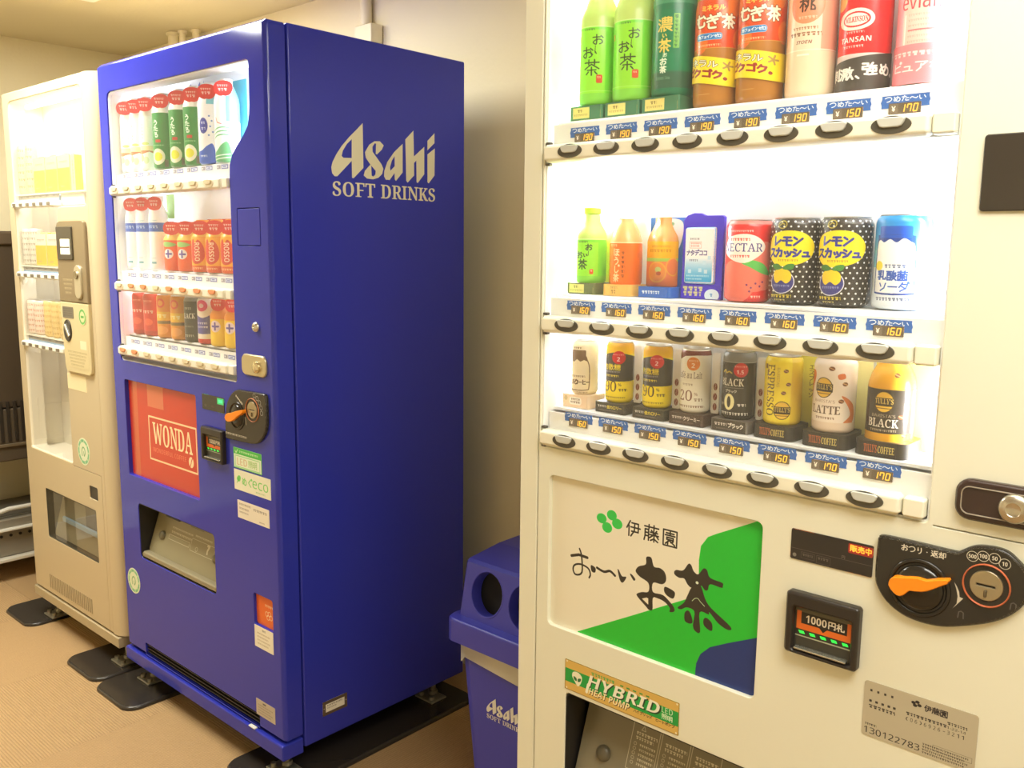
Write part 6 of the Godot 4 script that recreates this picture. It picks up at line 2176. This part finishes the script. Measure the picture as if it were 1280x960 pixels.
func blue_drinks() -> void:
	spin = 0.4
	var z := -0.107
	var G1 := "bottles on the top shelf of the blue machine"
	var G2 := "bottles on the middle shelf of the blue machine"
	var G3 := "cans on the bottom shelf of the blue machine"
	var y1: float = ROW_SHELF[0] + 0.0005
	var y2: float = ROW_SHELF[1] + 0.0005
	var y3: float = ROW_SHELF[2] - 0.0005 + 0.001
	var tagp := Pic.new(self, 34, 30, 4, C(226, 44, 48))
	tagp.dashes(6, 8, 20, 4, C(250, 210, 200), 2)
	tagp.dashes(8, 15, 16, 5, C(250, 214, 206), 3)
	var tagm := printed(tagp, 0.4)
	var collar := func(t: Node3D, y: float, r := 0.020, zz := 0.017) -> void:
		var g := Geo.new()
		g.plate(curve(moved(pts("-17,4 -10,14 4,16 15,12 18,0 12,-12 -2,-15 -14,-10"), Vector2(r / 17.0, 0.00115), Vector2(0, y))), zz, zz + 0.001)
		put("neck_tag", g, tagm, t, "red neck tag").rotation.y = 0.75
	# row 1
	var xs := [-1.819, -1.762, -1.704, -1.617, -1.528, -1.454, -1.382, -1.305]
	var p := around(0.03, 0.19, C(246, 246, 240), 1.6)
	p.rect(-100, 0, 200, 40, C(238, 238, 226))
	for i in 5:
		p.dashes(-6, 62 + i * 9, 4, 5, C(120, 130, 120), 3 + i)
	p.ell(6, 116, 14, 4, C(214, 226, 130))
	p.rect(-100, 122, 200, 16, C(250, 226, 180))
	p.poly("-30,140 -10,146 20,138 40,144 40,136 -30,134", C(206, 130, 90))
	p.ell(-10, 156, 10, 10, C(226, 232, 160))
	p.ell(8, 162, 10, 10, C(220, 234, 190))
	var wm := printed(p, 0.3)
	p = around(0.03, 0.19, C(246, 246, 240), 1.6)
	p.rect(-100, 40, 200, 150, C(40, 140, 66))
	p.jp("うたる", -12, 58, 16, 2.6, C(232, 240, 226), true)
	p.rrect(-6, 112, 16, 8, 2, C(190, 50, 40))
	p.dashes(-16, 126, 34, 3, C(160, 206, 160), 4)
	p.ell(0, 158, 20, 22, C(240, 240, 214))
	p.ell(0, 158, 13, 12, C(236, 232, 60))
	p.rect(18, 166, 10, 20, C(96, 96, 80))
	var gm := printed(p, 0.3)
	p = around(0.03, 0.19, C(248, 250, 252), 1.6)
	p.rect(10, 0, 80, 40, C(120, 206, 220))
	p.ell(0, 94, 12, 20, C(52, 66, 170))
	p.dashes(-6, 84, 12, 6, C(220, 230, 250), 3)
	p.dashes(-6, 98, 12, 6, C(220, 230, 250), 4)
	for k in [[16, 70], [22, 82], [18, 96], [24, 110], [14, 118], [-16, 76], [-20, 112]]:
		p.ell(k[0], k[1], 2.2, 2.2, C(100, 140, 210))
	p.poly(curve(pts("-40,176 -24,160 -6,156 10,144 24,142 28,190 -40,190")), C(40, 96, 206))
	p.dashes(-12, 168, 20, 5, C(226, 236, 250), 5)
	var cm := printed(p, 0.3)
	p = around(0.03, 0.19, C(248, 248, 246), 1.6)
	p.rect(16, 0, 80, 90, C(110, 206, 226))
	for i in 3:
		p.line(curve(moved(pts("-24,10 -10,3 8,0 24,2"), Vector2(1, 1), Vector2(0, 104 + i * 9)), false), 3, C(96, 180, 120))
	p.poly(curve(pts("-30,172 -10,160 4,146 20,142 26,190 -30,190")), C(96, 180, 120))
	p.line("-24,176 24,170", 2.4, C(236, 244, 236))
	p.line("-24,184 24,178", 2.4, C(236, 244, 236))
	p.line("-12,80 -8,92 4,96", 1.8, C(206, 90, 80))
	var vm := printed(p, 0.3)
	var l1 := ["white bottle with a red neck tag, left end of the blue machine's top shelf", "white bottle with a red neck tag, second on the blue machine's top shelf", "white bottle with a red neck tag beside the green labelled bottles", "green labelled tea bottle with a red neck tag, leftmost of three", "green labelled tea bottle with a red neck tag, middle of three", "green labelled tea bottle with a red neck tag, rightmost of three", "white bottle with blue dots and a blue wave label", "white bottle with green wavy stripes, right end of the blue machine's top shelf"]
	for i in 8:
		var t := drink("drink_bottle", l1[i], "bottle", Vector3(xs[i], y1, z), G1)
		bottle_body(t, 0.030 if i > 2 else 0.023, 0.196, 0.001, [wm, wm, wm, gm, gm, gm, cm, vm][i], C(236, 236, 230) if i != 4 else C(230, 230, 226), 0.72)
		collar.call(t, 0.172, 0.022, 0.026)
		if i > 2:
			back_card(t, -0.026, 0.036, 0.02, 0.2, -0.033, paint(C(120, 208, 226) if i < 7 else C(70, 170, 190), 0.5))
	# row 2
	xs = [-1.812, -1.748, -1.674, -1.587, -1.514, -1.441, -1.371, -1.300]
	p = around(0.029, 0.2, C(248, 248, 248), 1.6)
	p.rect(-100, 62, 200, 26, C(46, 96, 196))
	p.dashes(-16, 70, 32, 8, C(190, 210, 240), 3)
	p.dashes(-16, 54, 32, 4, C(170, 210, 220), 4)
	p.rect(-9, 176, 18, 6, C(110, 176, 190))
	p.dashes(-8, 164, 16, 3, C(170, 180, 190), 5)
	var am := printed(p, 0.3)
	var greenm := paint(C(150, 206, 96), 0.5)
	p = around(0.030, 0.125, C(236, 92, 44), 1.8)
	p.rect(-100, 0, 200, 40, C(250, 214, 110))
	p.poly(curve(pts("-24,50 -10,44 10,46 24,52 10,58 -12,58")), C(150, 206, 120))
	p.ell(0, 78, 15, 14, C(244, 240, 246))
	p.line("-9,78 9,78", 5, C(92, 74, 170))
	p.line("0,69 0,87", 5, C(92, 74, 170))
	var fm := printed(p, 0.3)
	p = around(0.0305, 0.13, C(246, 176, 50), 1.8)
	p.rect(-100, 0, 200, 34, C(250, 210, 90))
	p.poly(curve(pts("-22,60 -10,40 -4,52 6,42 20,60 22,90 8,106 -10,106 -24,88")), C(214, 56, 44))
	p.fit("ROSSO", -6, 50, 10, 100, C(250, 226, 200), 1, 0.0, true)
	p.rect(-100, 112, 200, 18, C(226, 92, 40))
	p.dashes(-16, 117, 32, 5, C(250, 206, 160), 3)
	var rm := printed(p, 0.3)
	var l2 := ["tall white bottle with a blue band and a red apple tag, left of three", "tall white bottle with a blue band and a red apple tag, middle of three", "tall white bottle with a blue band and a red apple tag, right of three", "orange fruit juice bottle with a violet emblem beside the tall white bottles", "orange fruit juice bottle with a violet emblem beside the golden bottles", "golden orange bottle with a red flame emblem, left one of two", "golden orange bottle with a red flame emblem, right one of two", "golden yellow bottle half hidden at the right edge of the blue machine's middle shelf"]
	for i in 8:
		var t := drink("drink_bottle", l2[i], "bottle", Vector3(xs[i], y2, z), G2)
		if i < 3:
			bottle_body(t, 0.0255, 0.2, 0.001, am, C(240, 240, 240), 0.7)
			collar.call(t, 0.178, 0.019, 0.026)
			back_card(t, -0.012, 0.030, 0.14, 0.205, -0.031, greenm)
		else:
			bottle_body(t, 0.0295, 0.128 if i < 5 else 0.132, 0.001, fm if i < 5 else rm, C(236, 90, 50) if i < 5 else C(240, 160, 60), 0.62)
			collar.call(t, 0.112, 0.021, 0.026)
			if i > 4:
				back_card(t, -0.032, 0.036, 0.06, 0.136, -0.032, paint(C(222, 60, 40), 0.5))
	# row 3
	xs = [-1.794, -1.728, -1.650, -1.574, -1.503, -1.432, -1.366, -1.298]
	var prints := []
	for k in 4:
		p = around(0.0265, 0.12, [C(214, 44, 34), C(232, 150, 40), C(60, 60, 54), C(246, 234, 226)][k], 1.8)
		if k == 0:
			p.dashes(-16, 18, 32, 5, C(246, 160, 130), 2)
			p.dashes(-20, 47, 40, 8, C(250, 210, 190), 6)
			p.ell(2, 80, 14, 10, C(236, 90, 60))
			p.rect(-90, 106, 180, 14, C(190, 34, 30))
		elif k == 1:
			p.ell(0, 22, 13, 13, C(236, 90, 50))
			p.ell(0, 22, 8, 8, C(246, 160, 60))
			p.rect(-90, 46, 180, 24, C(238, 190, 50))
			p.dashes(-18, 53, 36, 10, C(250, 230, 160), 7)
			p.rect(-90, 72, 180, 8, C(130, 110, 60))
			p.ell(0, 98, 20, 12, C(246, 170, 90))
		elif k == 2:
			p.rect(-90, 0, 180, 10, C(140, 140, 136))
			p.dashes(-12, 26, 22, 6, C(176, 174, 160), 2)
			p.fit("BLACK", -24, 42, 20, 56, C(240, 236, 220), 3)
			p.dashes(-16, 76, 30, 4, C(150, 146, 130), 3)
			p.dashes(-16, 100, 30, 6, C(190, 186, 170), 4)
		else:
			p.ell(0, 18, 17, 15, C(226, 50, 120))
			p.ell(0, 18, 7, 6, C(250, 214, 230))
			p.poly(curve(pts("-40,56 -20,44 4,50 40,40 40,88 -40,88")), C(84, 80, 170))
			p.dashes(-18, 62, 34, 5, C(220, 216, 240), 3)
			p.dashes(-18, 72, 34, 5, C(220, 216, 240), 4)
			p.rect(-90, 106, 180, 14, C(214, 40, 40))
		prints.append(printed(p, 0.28))
	var l3 := ["red coffee can at the left end of the blue machine's bottom shelf", "red coffee can standing next to the gold cans", "gold coffee can with an orange sun, left one of two", "gold coffee can with an orange sun, right one of two", "dark black coffee can between the gold cans and the pink can", "white can with a pink top and a violet wave", "yellow and orange fruit drink bottle on the blue machine's bottom shelf", "yellow drink half hidden at the right edge of the blue machine's bottom shelf"]
	p = around(0.028, 0.12, C(248, 206, 40), 1.8)
	p.rect(-100, 0, 200, 46, C(240, 150, 40))
	p.ell(0, 66, 15, 16, C(238, 216, 220))
	p.line("-9,66 9,66", 5, C(100, 80, 170))
	p.line("0,57 0,75", 5, C(100, 80, 170))
	var ym := printed(p, 0.28)
	for i in 8:
		var t := drink("drink_can" if i < 6 else "drink_bottle", l3[i], "can" if i < 6 else "bottle", Vector3(xs[i], y3, z), G3)
		if i < 6:
			can_body(t, 0.0265 if i != 4 else 0.025, 0.118, 0.001, prints[[0, 0, 1, 1, 2, 3][i]])
		else:
			bottle_body(t, 0.028, 0.122, 0.001, ym, C(240, 150, 50), 0.62)
			collar.call(t, 0.108, 0.018, 0.026)

func beige_drinks() -> void:
	var z := -0.089
	var ys := [1.4945, 1.2625, 1.0305]
	var G := "packs in the beige machine's window"
	var mk := func(w: float, h: float, bg: Color, band: Color, ink: Color, sd: int) -> StandardMaterial3D:
		if mats.has(band):
			return mats[band]
		var p := Pic.new(self, w * 1000, h * 1000, 2.4, bg)
		p.rect(0, h * 360, w * 1000, h * 640, band)
		p.dashes(w * 160, h * 160, w * 680, 7, ink, sd)
		p.dashes(w * 200, h * 860, w * 300, 5, ink, sd + 1)
		mats[band] = printed(p, 0.4)
		return mats[band]
	var box := func(label: String, x: float, y: float, w: float, h: float, m: Material) -> void:
		var t := drink("drink_pack", label, "drink pack", Vector3(x, y, z), G)
		var g := Geo.new()
		g.plate(rr(-w / 2, 0.0005, w / 2, h, 0.004, 3), -0.022, 0.016, 0.002)
		put("carton", g, m, t)
		g = Geo.new()
		g.box(Vector3(0, h + 0.002, -0.002), Vector3(w * 0.5, 0.004, 0.02), 0.001)
		put("fold", g, m, t)
	var slim := func(label: String, x: float, y: float, r: float, h: float, bg: Color, ink: Color, sd: int) -> void:
		var t := drink("drink_can", label, "can", Vector3(x, y, z if r < 0.025 else -0.0945), "slim cans in the beige machine's window")
		if not mats.has(bg):
			var p := around(r, h, bg, 2.0)
			for i in 6:
				p.dashes(-r * 900, 12 + i * h * 150, r * 1800, 7, ink, sd + i)
			mats[bg] = printed(p, 0.35)
		can_body(t, r, h, 0.0005, mats[bg])
	slim.call("tall beige slim can at the left of the beige machine's top shelf", -2.546, ys[0], 0.018, 0.158, C(212, 190, 146), C(150, 124, 84), 2)
	slim.call("tall beige slim can beside the yellow packs on the top shelf", -2.4765, ys[0], 0.018, 0.158, C(212, 190, 146), C(150, 124, 84), 12)
	for i in 3:
		box.call(["bright yellow drink pack next to the tall beige cans", "bright yellow drink pack in the middle of the beige machine's top shelf", "bright yellow drink pack at the right of the beige machine's top shelf"][i], -2.380 + i * 0.094, ys[0], 0.092, 0.110, mk.call(0.092, 0.110, C(224, 206, 150), C(250, 236, 40), C(190, 166, 96), 3 + i))
	slim.call("pale silver slim can at the left of the beige machine's middle shelf", -2.5435, ys[1], 0.021, 0.122, C(214, 206, 186), C(166, 156, 134), 22)
	slim.call("pale silver slim can beside the orange packs", -2.481, ys[1], 0.021, 0.122, C(214, 206, 186), C(166, 156, 134), 32)
	for i in 2:
		box.call(["orange and yellow drink pack beside the silver cans", "orange and yellow drink pack half behind the taupe control panel"][i], -2.407 + i * 0.093, ys[1], 0.090, 0.104, mk.call(0.090, 0.104, C(230, 222, 200), C(246, 190, 60), C(160, 146, 118), 13 + i))
	for i in 2:
		slim.call(["pinkish white can at the left of the beige machine's bottom shelf", "pinkish white can second on the beige machine's bottom shelf"][i], -2.543 + i * 0.059, ys[2], 0.026, 0.116, C(232, 214, 192), [C(206, 150, 120), C(196, 160, 130)][i], 42 + i * 8)
	for i in 3:
		slim.call(["pale gold can beside the pinkish cans", "pale gold can in the right half of the beige machine's bottom shelf", "pale gold can half behind the cream coin panel"][i], -2.402 + i * 0.062, ys[2], 0.0265, 0.120, C(232, 204, 134), C(206, 170, 96), 62 + i * 8)

# ---------------------------------------------------------------- waste bin between the machines
func waste_bin() -> void:
	var base := Vector3(-0.53, 0, -0.42)
	org = base
	var t := thing("waste_bin", "blue plastic waste bin with two round holes between the machines", "waste bin", base)
	var blue := paint(C(62, 64, 176), 0.38)
	var side := Transform3D(Basis(Vector3(0, 0, -1), Vector3(0, 1, 0), Vector3(1, 0, 0)), Vector3.ZERO)
	# tapered body
	var g := geo()
	var rings := []
	for q in [[0.005, 0.112, 0.128], [0.44, 0.132, 0.160]]:
		var o := []
		for pnt in rr(-q[1], -q[2], q[1], q[2], 0.03, 4):
			o.append(Vector3(base.x + pnt.x, q[0], base.z + pnt.y))
		rings.append(o)
	for i in rings[0].size():
		var j: int = (i + 1) % rings[0].size()
		var c := Vector3(base.x, 0, base.z)
		var ni: Vector3 = (rings[1][i] - c) * Vector3(1, 0, 1)
		var nj: Vector3 = (rings[1][j] - c) * Vector3(1, 0, 1)
		var a: Vector3 = rings[0][i]
		var b: Vector3 = rings[0][j]
		var d := (b - a).normalized()
		var fl := Vector3(-d.z, 0, d.x)
		if fl.dot(ni) < 0:
			fl = -fl
		g.quad(a, b, rings[1][j], rings[1][i], fl)
		g.tri(Vector3(base.x, 0.005, base.z), a, b, Vector3.DOWN, Vector3.DOWN, Vector3.DOWN)
	put("body", g, blue, t)
	# bag hem showing under the lid
	g = geo()
	var flat := Transform3D(Basis(Vector3(1, 0, 0), Vector3(0, 0, -1), Vector3(0, 1, 0)), Vector3(base.x, 0, base.z))
	var o1 := rr(-0.137, -0.165, 0.137, 0.165, 0.03, 5)
	var hem := []
	for k in 2:
		var ring := []
		for i in o1.size():
			var drop := 0.410 + 0.010 * sin(i * 1.7) - 0.006 * (o1[i].x / 0.137)
			ring.append(Vector3(base.x + o1[i].x, drop if k == 0 else 0.470, base.z - o1[i].y))
		hem.append(ring)
	for i in o1.size():
		var j := (i + 1) % o1.size()
		var ni := Vector3(o1[i].x, 0, -o1[i].y).normalized()
		var nj := Vector3(o1[j].x, 0, -o1[j].y).normalized()
		g.quad(hem[0][i], hem[0][j], hem[1][j], hem[1][i], ni, nj, nj, ni)
	put("bag_hem", g, paint(C(196, 192, 180), 0.3), t, "whitish plastic bag folded over the rim")
	# lid rim
	g = geo()
	g.t = g.t * flat
	g.plate(rr(-0.152, -0.186, 0.152, 0.176, 0.028, 6), 0.464, 0.518, 0.006)
	var lid := put("lid", g, blue, t)
	# hood: side profile extruded across, front face with two holes
	var prof := pts("0.160,0.516 0.136,0.638 0.128,0.643 0.070,0.650 0.03,0.655 -0.04,0.656 -0.10,0.645 -0.140,0.61 -0.155,0.516")
	var sp := PackedVector2Array()
	for q in prof:
		sp.append(Vector2(-q.x, q.y))
	var hw := 0.128
	g = geo()
	for e in [-1.0, 1.0]:
		var q := Geo.new(Transform3D(Basis(), -org) * Transform3D(Basis(Vector3(0, 0, -1), Vector3(0, 1, 0), Vector3(1, 0, 0)), Vector3(base.x + e * hw, 0, base.z)))
		q.cap(sp, [], 0.0, e)
		g.v.append_array(q.v)
		g.n.append_array(q.n)
		g.u.append_array(q.u)
	for i in range(1, prof.size() - 1):
		var a := Vector3(base.x - hw, prof[i].y, base.z + prof[i].x)
		var b := Vector3(base.x + hw, prof[i].y, base.z + prof[i].x)
		var c := Vector3(base.x + hw, prof[i + 1].y, base.z + prof[i + 1].x)
		var d := Vector3(base.x - hw, prof[i + 1].y, base.z + prof[i + 1].x)
		var nn := Vector3(0, -(prof[i + 1].x - prof[i].x), prof[i + 1].y - prof[i].y).normalized()
		g.quad(a, b, c, d, nn)
	put("hood", g, blue, lid)
	g = geo()
	var tilt := atan2(0.024, 0.122)
	g.t = g.t * Transform3D(Basis(Vector3(1, 0, 0), -tilt), Vector3(base.x, 0.516, base.z + 0.160))
	g.plate(rr(-hw, 0.0, hw, 0.1245, 0.004), -0.004, 0.0, 0.0015, [oval(-0.056, 0.066, 0.046, 0.049, 32), oval(0.056, 0.066, 0.046, 0.049, 32)])
	put("hole_panel", g, blue, lid)
	for e in [-1.0, 1.0]:
		g = geo()
		g.t = g.t * Transform3D(Basis(Vector3(1, 0, 0), -tilt), Vector3(base.x + e * 0.056, 0.516, base.z + 0.160))
		g.plate(oval(0, 0.066, 0.0505, 0.0535, 32), -0.030, 0.0012, 0.002, [oval(0, 0.066, 0.045, 0.048, 32)])
		put("hole_rim", g, blue, lid)
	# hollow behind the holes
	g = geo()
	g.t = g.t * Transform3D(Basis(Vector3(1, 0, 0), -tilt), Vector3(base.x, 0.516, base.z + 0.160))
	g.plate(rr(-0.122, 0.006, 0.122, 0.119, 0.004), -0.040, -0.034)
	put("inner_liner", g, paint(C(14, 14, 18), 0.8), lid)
	# lettering on the front
	g = geo()
	var lean := atan2(0.032, 0.435)
	g.t = g.t * Transform3D(Basis(Vector3(1, 0, 0), lean), Vector3(0, 0.005, base.z + 0.128 + 0.0008))
	logo_geo(g, Vector2(-0.580, 0.305), 0.105, 0.0)
	put("brand_lettering", g, paint(C(226, 224, 216), 0.5), t, "white slanted lettering")
	g = geo()
	g.t = g.t * Transform3D(Basis(Vector3(1, 0, 0), lean), Vector3(0, 0.005, base.z + 0.128 + 0.0008))
	text_geo(g, "SOFT", 3, -0.580, 0.290, -0.538, 0.3015, 0.0004)
	text_geo(g, "DRINKS", 3, -0.532, 0.290, -0.475, 0.3015, 0.0004)
	put("drinks_lettering", g, paint(C(226, 224, 216), 0.5), t)

# ---------------------------------------------------------------- black pads under the machines' feet
func floor_pads() -> void:
	var m := paint(C(54, 49, 44), 0.24)
	var lab := ["black rubber pad under the left feet of the beige machine", "black rubber pad under the right feet of the beige machine", "black rubber pad under the left feet of the blue machine", "black rubber pad under the right feet of the blue machine", "black rubber pad under the left feet of the cream machine", "black rubber pad under the right feet of the cream machine"]
	var xs := [[-2.77, -2.53], [-2.19, -1.955], [-1.945, -1.71], [-1.275, -1.035], [-0.29, -0.06], [0.42, 0.65]]
	var zf := [0.01, 0.028, 0.04, -0.002, 0.06, 0.06]
	for i in 6:
		var base := Vector3((xs[i][0] + xs[i][1]) / 2, 0, -0.35)
		org = base
		var t := thing("floor_pad", lab[i], "rubber pad", base, "rubber pads under the machines")
		var g := geo()
		g.t = g.t * Transform3D(Basis(Vector3(1, 0, 0), Vector3(0, 0, -1), Vector3(0, 1, 0)), Vector3.ZERO)
		g.plate(rr(xs[i][0], -zf[i], xs[i][1], 0.71, 0.045, 6), 0.0005, 0.012, 0.007)
		put("pad", g, m, t)

# ---------------------------------------------------------------- things at the far left and above
func background_things() -> void:
	# dark cooling unit on legs against the left wall
	var base := Vector3(-3.23, 0, -0.18)
	org = base
	var t := thing("cooling_unit", "dark brown cooling unit with a slotted grille at the left edge", "cooling unit", base)
	var brown := paint(C(74, 62, 48), 0.45)
	var xf := -3.08
	var g := geo()
	g.box(Vector3(-3.225, 1.02, -0.18), Vector3(0.28, 0.66, 0.92), 0.008)
	put("housing", g, brown, t)
	g = geo()
	g.box(Vector3(-3.22, 1.3525, -0.18), Vector3(0.30, 0.055, 0.94), 0.01)
	put("top_cover", g, paint(C(88, 74, 58), 0.45), t)
	g = geo()
	g.box(Vector3(-3.225, 0.585, -0.18), Vector3(0.285, 0.21, 0.93), 0.006)
	put("lower_housing", g, paint(C(86, 74, 58), 0.5), t)
	for i in 26:
		g = geo()
		g.box(Vector3(xf - 0.0005, 0.640, -0.50 + i * 0.026), Vector3(0.006, 0.16, 0.012), 0.001)
		put("grille_slat", g, paint(C(46, 39, 31), 0.5), t)
	g = geo()
	g.box(Vector3(xf + 0.001, 0.545, -0.18), Vector3(0.010, 0.012, 0.9), 0.002)
	put("trim_strip", g, paint(C(112, 98, 76), 0.4), t)
	for s in [[-3.34, 0.26], [-3.34, -0.60], [-3.12, 0.26], [-3.12, -0.60]]:
		g = geo()
		g.box(Vector3(s[0], 0.24, s[1]), Vector3(0.03, 0.49, 0.03), 0.003)
		put("leg", g, brown, t)
	# grey metal unit on the floor below it
	base = Vector3(-3.2, 0, -0.2)
	org = base
	t = thing("metal_chassis", "low grey metal chassis with white pipes on the floor at the left edge", "equipment", base)
	var grey := paint(C(150, 142, 126), 0.4, 0.3)
	g = geo()
	g.box(Vector3(-3.2, 0.175, -0.2), Vector3(0.26, 0.15, 0.60), 0.004)
	put("housing", g, grey, t)
	g = geo()
	g.box(Vector3(-3.19, 0.212, -0.2), Vector3(0.29, 0.008, 0.62), 0.002)
	put("rim", g, paint(C(226, 222, 208), 0.35), t)
	g = geo()
	g.box(Vector3(-3.19, 0.092, -0.2), Vector3(0.30, 0.014, 0.63), 0.003)
	put("base_rail", g, paint(C(214, 208, 192), 0.35), t)
	for s in [[-3.3, 0.05], [-3.3, -0.45], [-3.1, 0.07], [-3.1, -0.47]]:
		g = geo()
		g.tube([Vector3(s[0], 0.0, s[1]), Vector3(s[0], 0.095, s[1])], 0.012, 10)
		put("foot", g, grey, t)
	g = geo()
	g.box(Vector3(-3.21, 0.262, -0.2), Vector3(0.18, 0.024, 0.52), 0.004)
	put("deck", g, paint(C(104, 98, 86), 0.45), t)
	g = geo()
	g.tube([Vector3(-3.09, 0.275, -0.08), Vector3(-3.085, 0.288, -0.14), Vector3(-3.09, 0.286, -0.24), Vector3(-3.11, 0.280, -0.36)], 0.009, 8)
	put("pipe", g, paint(C(222, 218, 206), 0.4), t)
	g = geo()
	g.tube([Vector3(-3.10, 0.23, -0.03), Vector3(-3.08, 0.27, -0.06), Vector3(-3.085, 0.288, -0.10)], 0.008, 8)
	put("pipe", g, paint(C(206, 200, 186), 0.4), t)
	for i in 4:
		g = geo()
		g.tube([Vector3(-3.075, 0.185, -0.10 - i * 0.035), Vector3(-3.066, 0.185, -0.10 - i * 0.035)], 0.006, 8)
		put("knob", g, paint(C(40, 36, 32), 0.4), t)
	# conduit and junction box on the back wall
	base = Vector3(-1.665, 1.98, ZB)
	org = base
	t = thing("junction_box", "cream junction box with a conduit rising up the back wall", "junction box", base)
	var creamy := paint(C(238, 226, 190), 0.45)
	g = geo()
	g.box(Vector3(-1.645, 2.004, ZB + 0.026), Vector3(0.085, 0.058, 0.05), 0.004)
	put("box", g, creamy, t)
	g = geo()
	g.box(Vector3(-1.705, 2.008, ZB + 0.012), Vector3(0.04, 0.022, 0.022), 0.003)
	put("bracket", g, creamy, t)
	g = geo()
	g.tube([Vector3(-1.662, 2.03, ZB + 0.022), Vector3(-1.662, CEIL + 0.0, ZB + 0.022)], 0.019, 14)
	put("conduit", g, creamy, t)
	# pipes that rise into the ceiling behind the machines
	var k := 0
	for q in [[-2.792, -0.771, 0.021], [-2.728, -0.775, 0.013], [-2.672, -0.800, 0.013]]:
		base = Vector3(q[0], 0, q[1])
		org = base
		t = thing("ceiling_pipe", ["thickest cream pipe rising into the ceiling behind the blue machine", "thin cream pipe in the middle of three behind the blue machine", "thin cream pipe on the right of three behind the blue machine"][k], "pipe", base, "pipes in the back corner")
		g = geo()
		g.tube([Vector3(q[0], 0.0, q[1]), Vector3(q[0], CEIL, q[1])], q[2], 14)
		put("pipe", g, creamy, t)
		g = geo()
		g.tube([Vector3(q[0], CEIL - 0.012, q[1]), Vector3(q[0], CEIL - 0.001, q[1])], q[2] * 1.35, 14)
		put("ceiling_collar", g, creamy, t)
		k += 1
